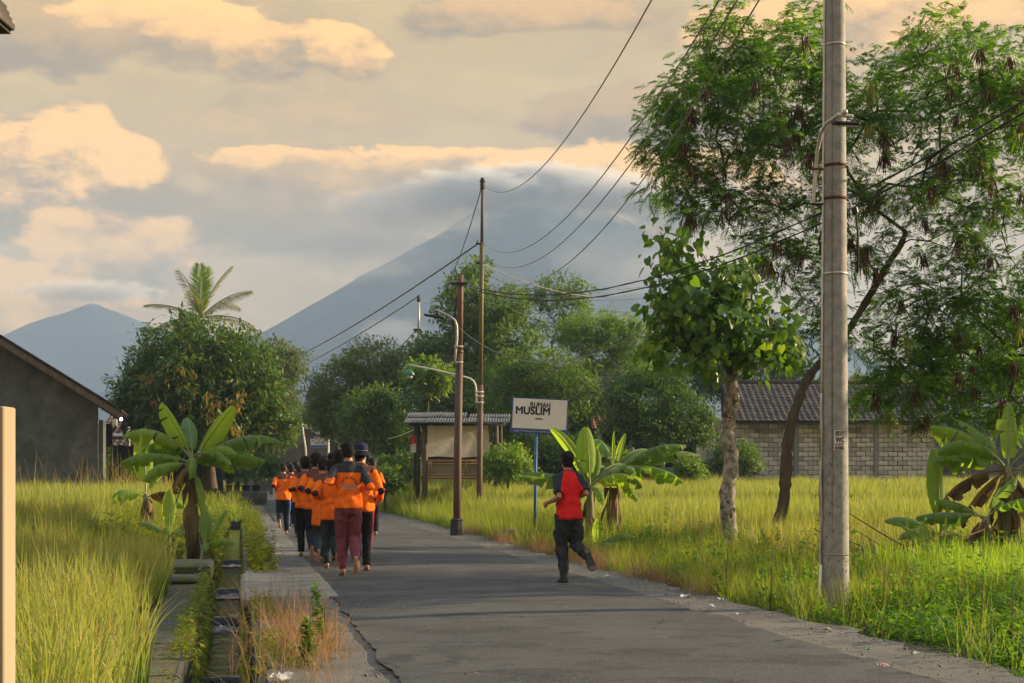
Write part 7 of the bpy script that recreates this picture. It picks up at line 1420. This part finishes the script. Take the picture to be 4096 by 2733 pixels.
# slender weed plants that stand out
M_weed = leafmat('tall_weed_leaf', (.05, .10, .025), (.09, .14, .035), None, .4, .5)
def tallweed(px, d, h, label, seed, ls=.09, n=40):
    x = PT(px, 0, d).x; o = empty('tall_weed', (x, d, float(hz(x, d)) - .02), label, 'weed', 'tall single weeds'); A = Acc(); herbs(np.array([[0, 0, 0.0]]), h, n, ls, seed, A, .010, .15, .6); A.build('leaves', M_weed, o); MB().tube([(0, 0, 0), (.02, .01, h * .6), (.03, 0, h * 1.05)], [.008, .006, .003], 6).build('stem', M_twig, o, True)
for i, a in enumerate([(882, 12.9, .62, 'upright feathery weed right of the concrete pole'), (770, 14.4, .68, 'upright thin weed left of the concrete pole'), (725, 15.6, .6, 'dark leafy weed at the road edge below the pale trunk'), (980, 11.6, .6, 'silvery tall weed at the right edge of the young rice'), (960, 12.2, .55, 'tall weed standing before the young rice at right'), (1010, 11.2, .55, 'bushy weed at the far right edge'), (322, 10.6, .42, 'small green bush by the dry grass at the bottom'), (307, 9.7, .42, 'leafy green bush at the bottom edge by the canal')]): tallweed(*a, 60 + i, .09 if i not in (6, 7) else .075, 46 if i < 6 else 150)

# grit and small stones along the edges of the asphalt, fallen leaves
rg = np.random.default_rng(77); n = 2600; vv_ = rg.uniform(7, 40, n); sd2 = rg.random(n) < .62; uu_ = np.where(sd2, 2.25 + rg.normal(0, .16, n) , np.where(rg.random(n) < .5, -1.78 + rg.normal(0, .07, n), 1.72 + rg.normal(0, .07, n))); gx, gy = uv2xy(uu_, vv_); sz = rg.uniform(.003, .009, n) * np.where(rg.random(n) < .06, 2.2, 1.0)
oc = np.array([(1, 0, 0), (0, 1, 0), (-1, 0, 0), (0, -1, 0), (0, 0, .7), (0, 0, -.7)], float); Vg = oc[None] * sz[:, None, None] * rg.uniform(.7, 1.4, (n, 6, 1)) + np.stack([gx, gy, np.where(np.abs(uu_) < 1.9, .020, .012)], -1)[:, None]
fo = np.array([(0, 1, 4), (1, 2, 4), (2, 3, 4), (3, 0, 4), (1, 0, 5), (2, 1, 5), (3, 2, 5), (0, 3, 5)]); Fg = (np.arange(n) * 6)[:, None, None] + fo[None]
tag(link('road_grit', np_mesh('road_grit', Vg.reshape(-1, 3), Fg.reshape(-1, 3)), None, M_stone), 'loose grit and small stones along the edges of the asphalt', 'gravel', kind='stuff')
n = 150; vv_ = rg.uniform(8, 36, n); uu_ = np.where(rg.random(n) < .6, 1.9 + np.abs(rg.normal(0, .45, n)) * -1 + .6, rg.uniform(-2.3, 1.8, n)); gx, gy = uv2xy(uu_, vv_); Dl = rg.normal(0, 1, (n, 3)); Dl[:, 2] *= .12; A = Acc(); A.add(*leaves(np.stack([gx, gy, np.full(n, .045)], -1), Dl, np.array([0, 0, 1.0]) + rg.normal(0, .3, (n, 3)), rg.uniform(.03, .07, n), rg.uniform(.012, .025, n), .2))
tag(A.build('fallen_leaves', M_husk), 'small dry leaves scattered on the road', 'leaves', kind='stuff')
# ---------------------------------------------------------------- air
def volmat(name, col, dens, aniso=.3):
    m, nt, out = newmat(name); v = nd(nt, 'ShaderNodeVolumePrincipled'); v.inputs['Color'].default_value = (*col, 1); v.inputs['Anisotropy'].default_value = aniso
    nt.links.new(v.outputs[0], out.inputs['Volume']); S(nt, v.inputs['Density'], dens); return m, nt, v
HZ = dict(x0=-800, x1=700, y0=-70, y1=2150, z0=-4.2, z1=322)
m_h, nth, vh = volmat('haze_air', (.41, .58, .86), .00050, .0)
hb = MB().box(((HZ['x0'] + HZ['x1']) / 2, (HZ['y0'] + HZ['y1']) / 2, (HZ['z0'] + HZ['z1']) / 2), (HZ['x1'] - HZ['x0'], HZ['y1'] - HZ['y0'], HZ['z1'] - HZ['z0']))
hz_ob = hb.build('haze', m_h); tag(hz_ob, 'thin blue morning haze over the whole valley', kind='stuff')
# cloud volumes wrapped round the upper slopes, and smoke over the far fields
def mist(px, py, hw, hh, d, dep, dens, label, seed, col=(1.0, 1.0, 1.0), name='cloud_bank', sc_=2.2, lo=.38, hi=.72):
    p = PT(px, py, d); k = d / FPX; bm = bmesh.new(); bmesh.ops.create_icosphere(bm, subdivisions=3, radius=1.0); me = bpy.data.meshes.new(name); bm.to_mesh(me); bm.free()
    m, nt, v = volmat('cloud_smoke_air', col, 0.0, .2); t = nd(nt, 'ShaderNodeTexCoord').outputs['Object']; ln = nd(nt, 'ShaderNodeVectorMath', operation='LENGTH'); nt.links.new(t, ln.inputs[0])
    n = noise(nt, vmth(nt, 'ADD', vmth(nt, 'MULTIPLY', t, (hw / max(hh, 1) * .55, 1.0, 1.0)), (seed, seed * .7, 0)), sc_, 4.0, .6)
    fall = mth(nt, 'SUBTRACT', 1.0, mth(nt, 'POWER', ln.outputs['Value'], 1.6), clamp=True)
    dn = rampf(nt, mth(nt, 'ADD', mth(nt, 'MULTIPLY', fall, .62), mth(nt, 'SUBTRACT', n.outputs[0], .25)), lo, hi)
    S(nt, v.inputs['Density'], mth(nt, 'MULTIPLY', dn, dens)); o = link(name, me, None, m); o.location = p; o.scale = (hw * k, dep, hh * k); return tag(o, label, kind='stuff')
for i, a in enumerate([(410, 212, 120, 34, 1330, 34, .035), (475, 190, 95, 28, 1340, 30, .10), (612, 196, 95, 30, 1340, 30, .10), (690, 215, 90, 38, 1330, 32, .060), (355, 252, 110, 40, 1300, 36, .014), (545, 178, 95, 20, 1360, 26, .10), (640, 262, 120, 46, 1320, 34, .014)]):
    mist(*a, ['cloud wisp low on the left slope of the volcano', 'cloud hugging the left shoulder below the summit', 'cloud on the right shoulder below the summit', 'cloud bank over the right slope by the tree', 'faint mist under the left cloud wisp', 'small cloud cap right at the summit', 'faint mist low over the right slope'][i], 3.1 * i)
mist(90, 292, 95, 16, 1640, 40, .04, 'cloud over the top of the lower mountain', 9)
mist(392, 332, 48, 20, 700, 22, .016, 'thin smoke drifting over the far fields', 14, (.8, .9, 1.0), 'smoke')
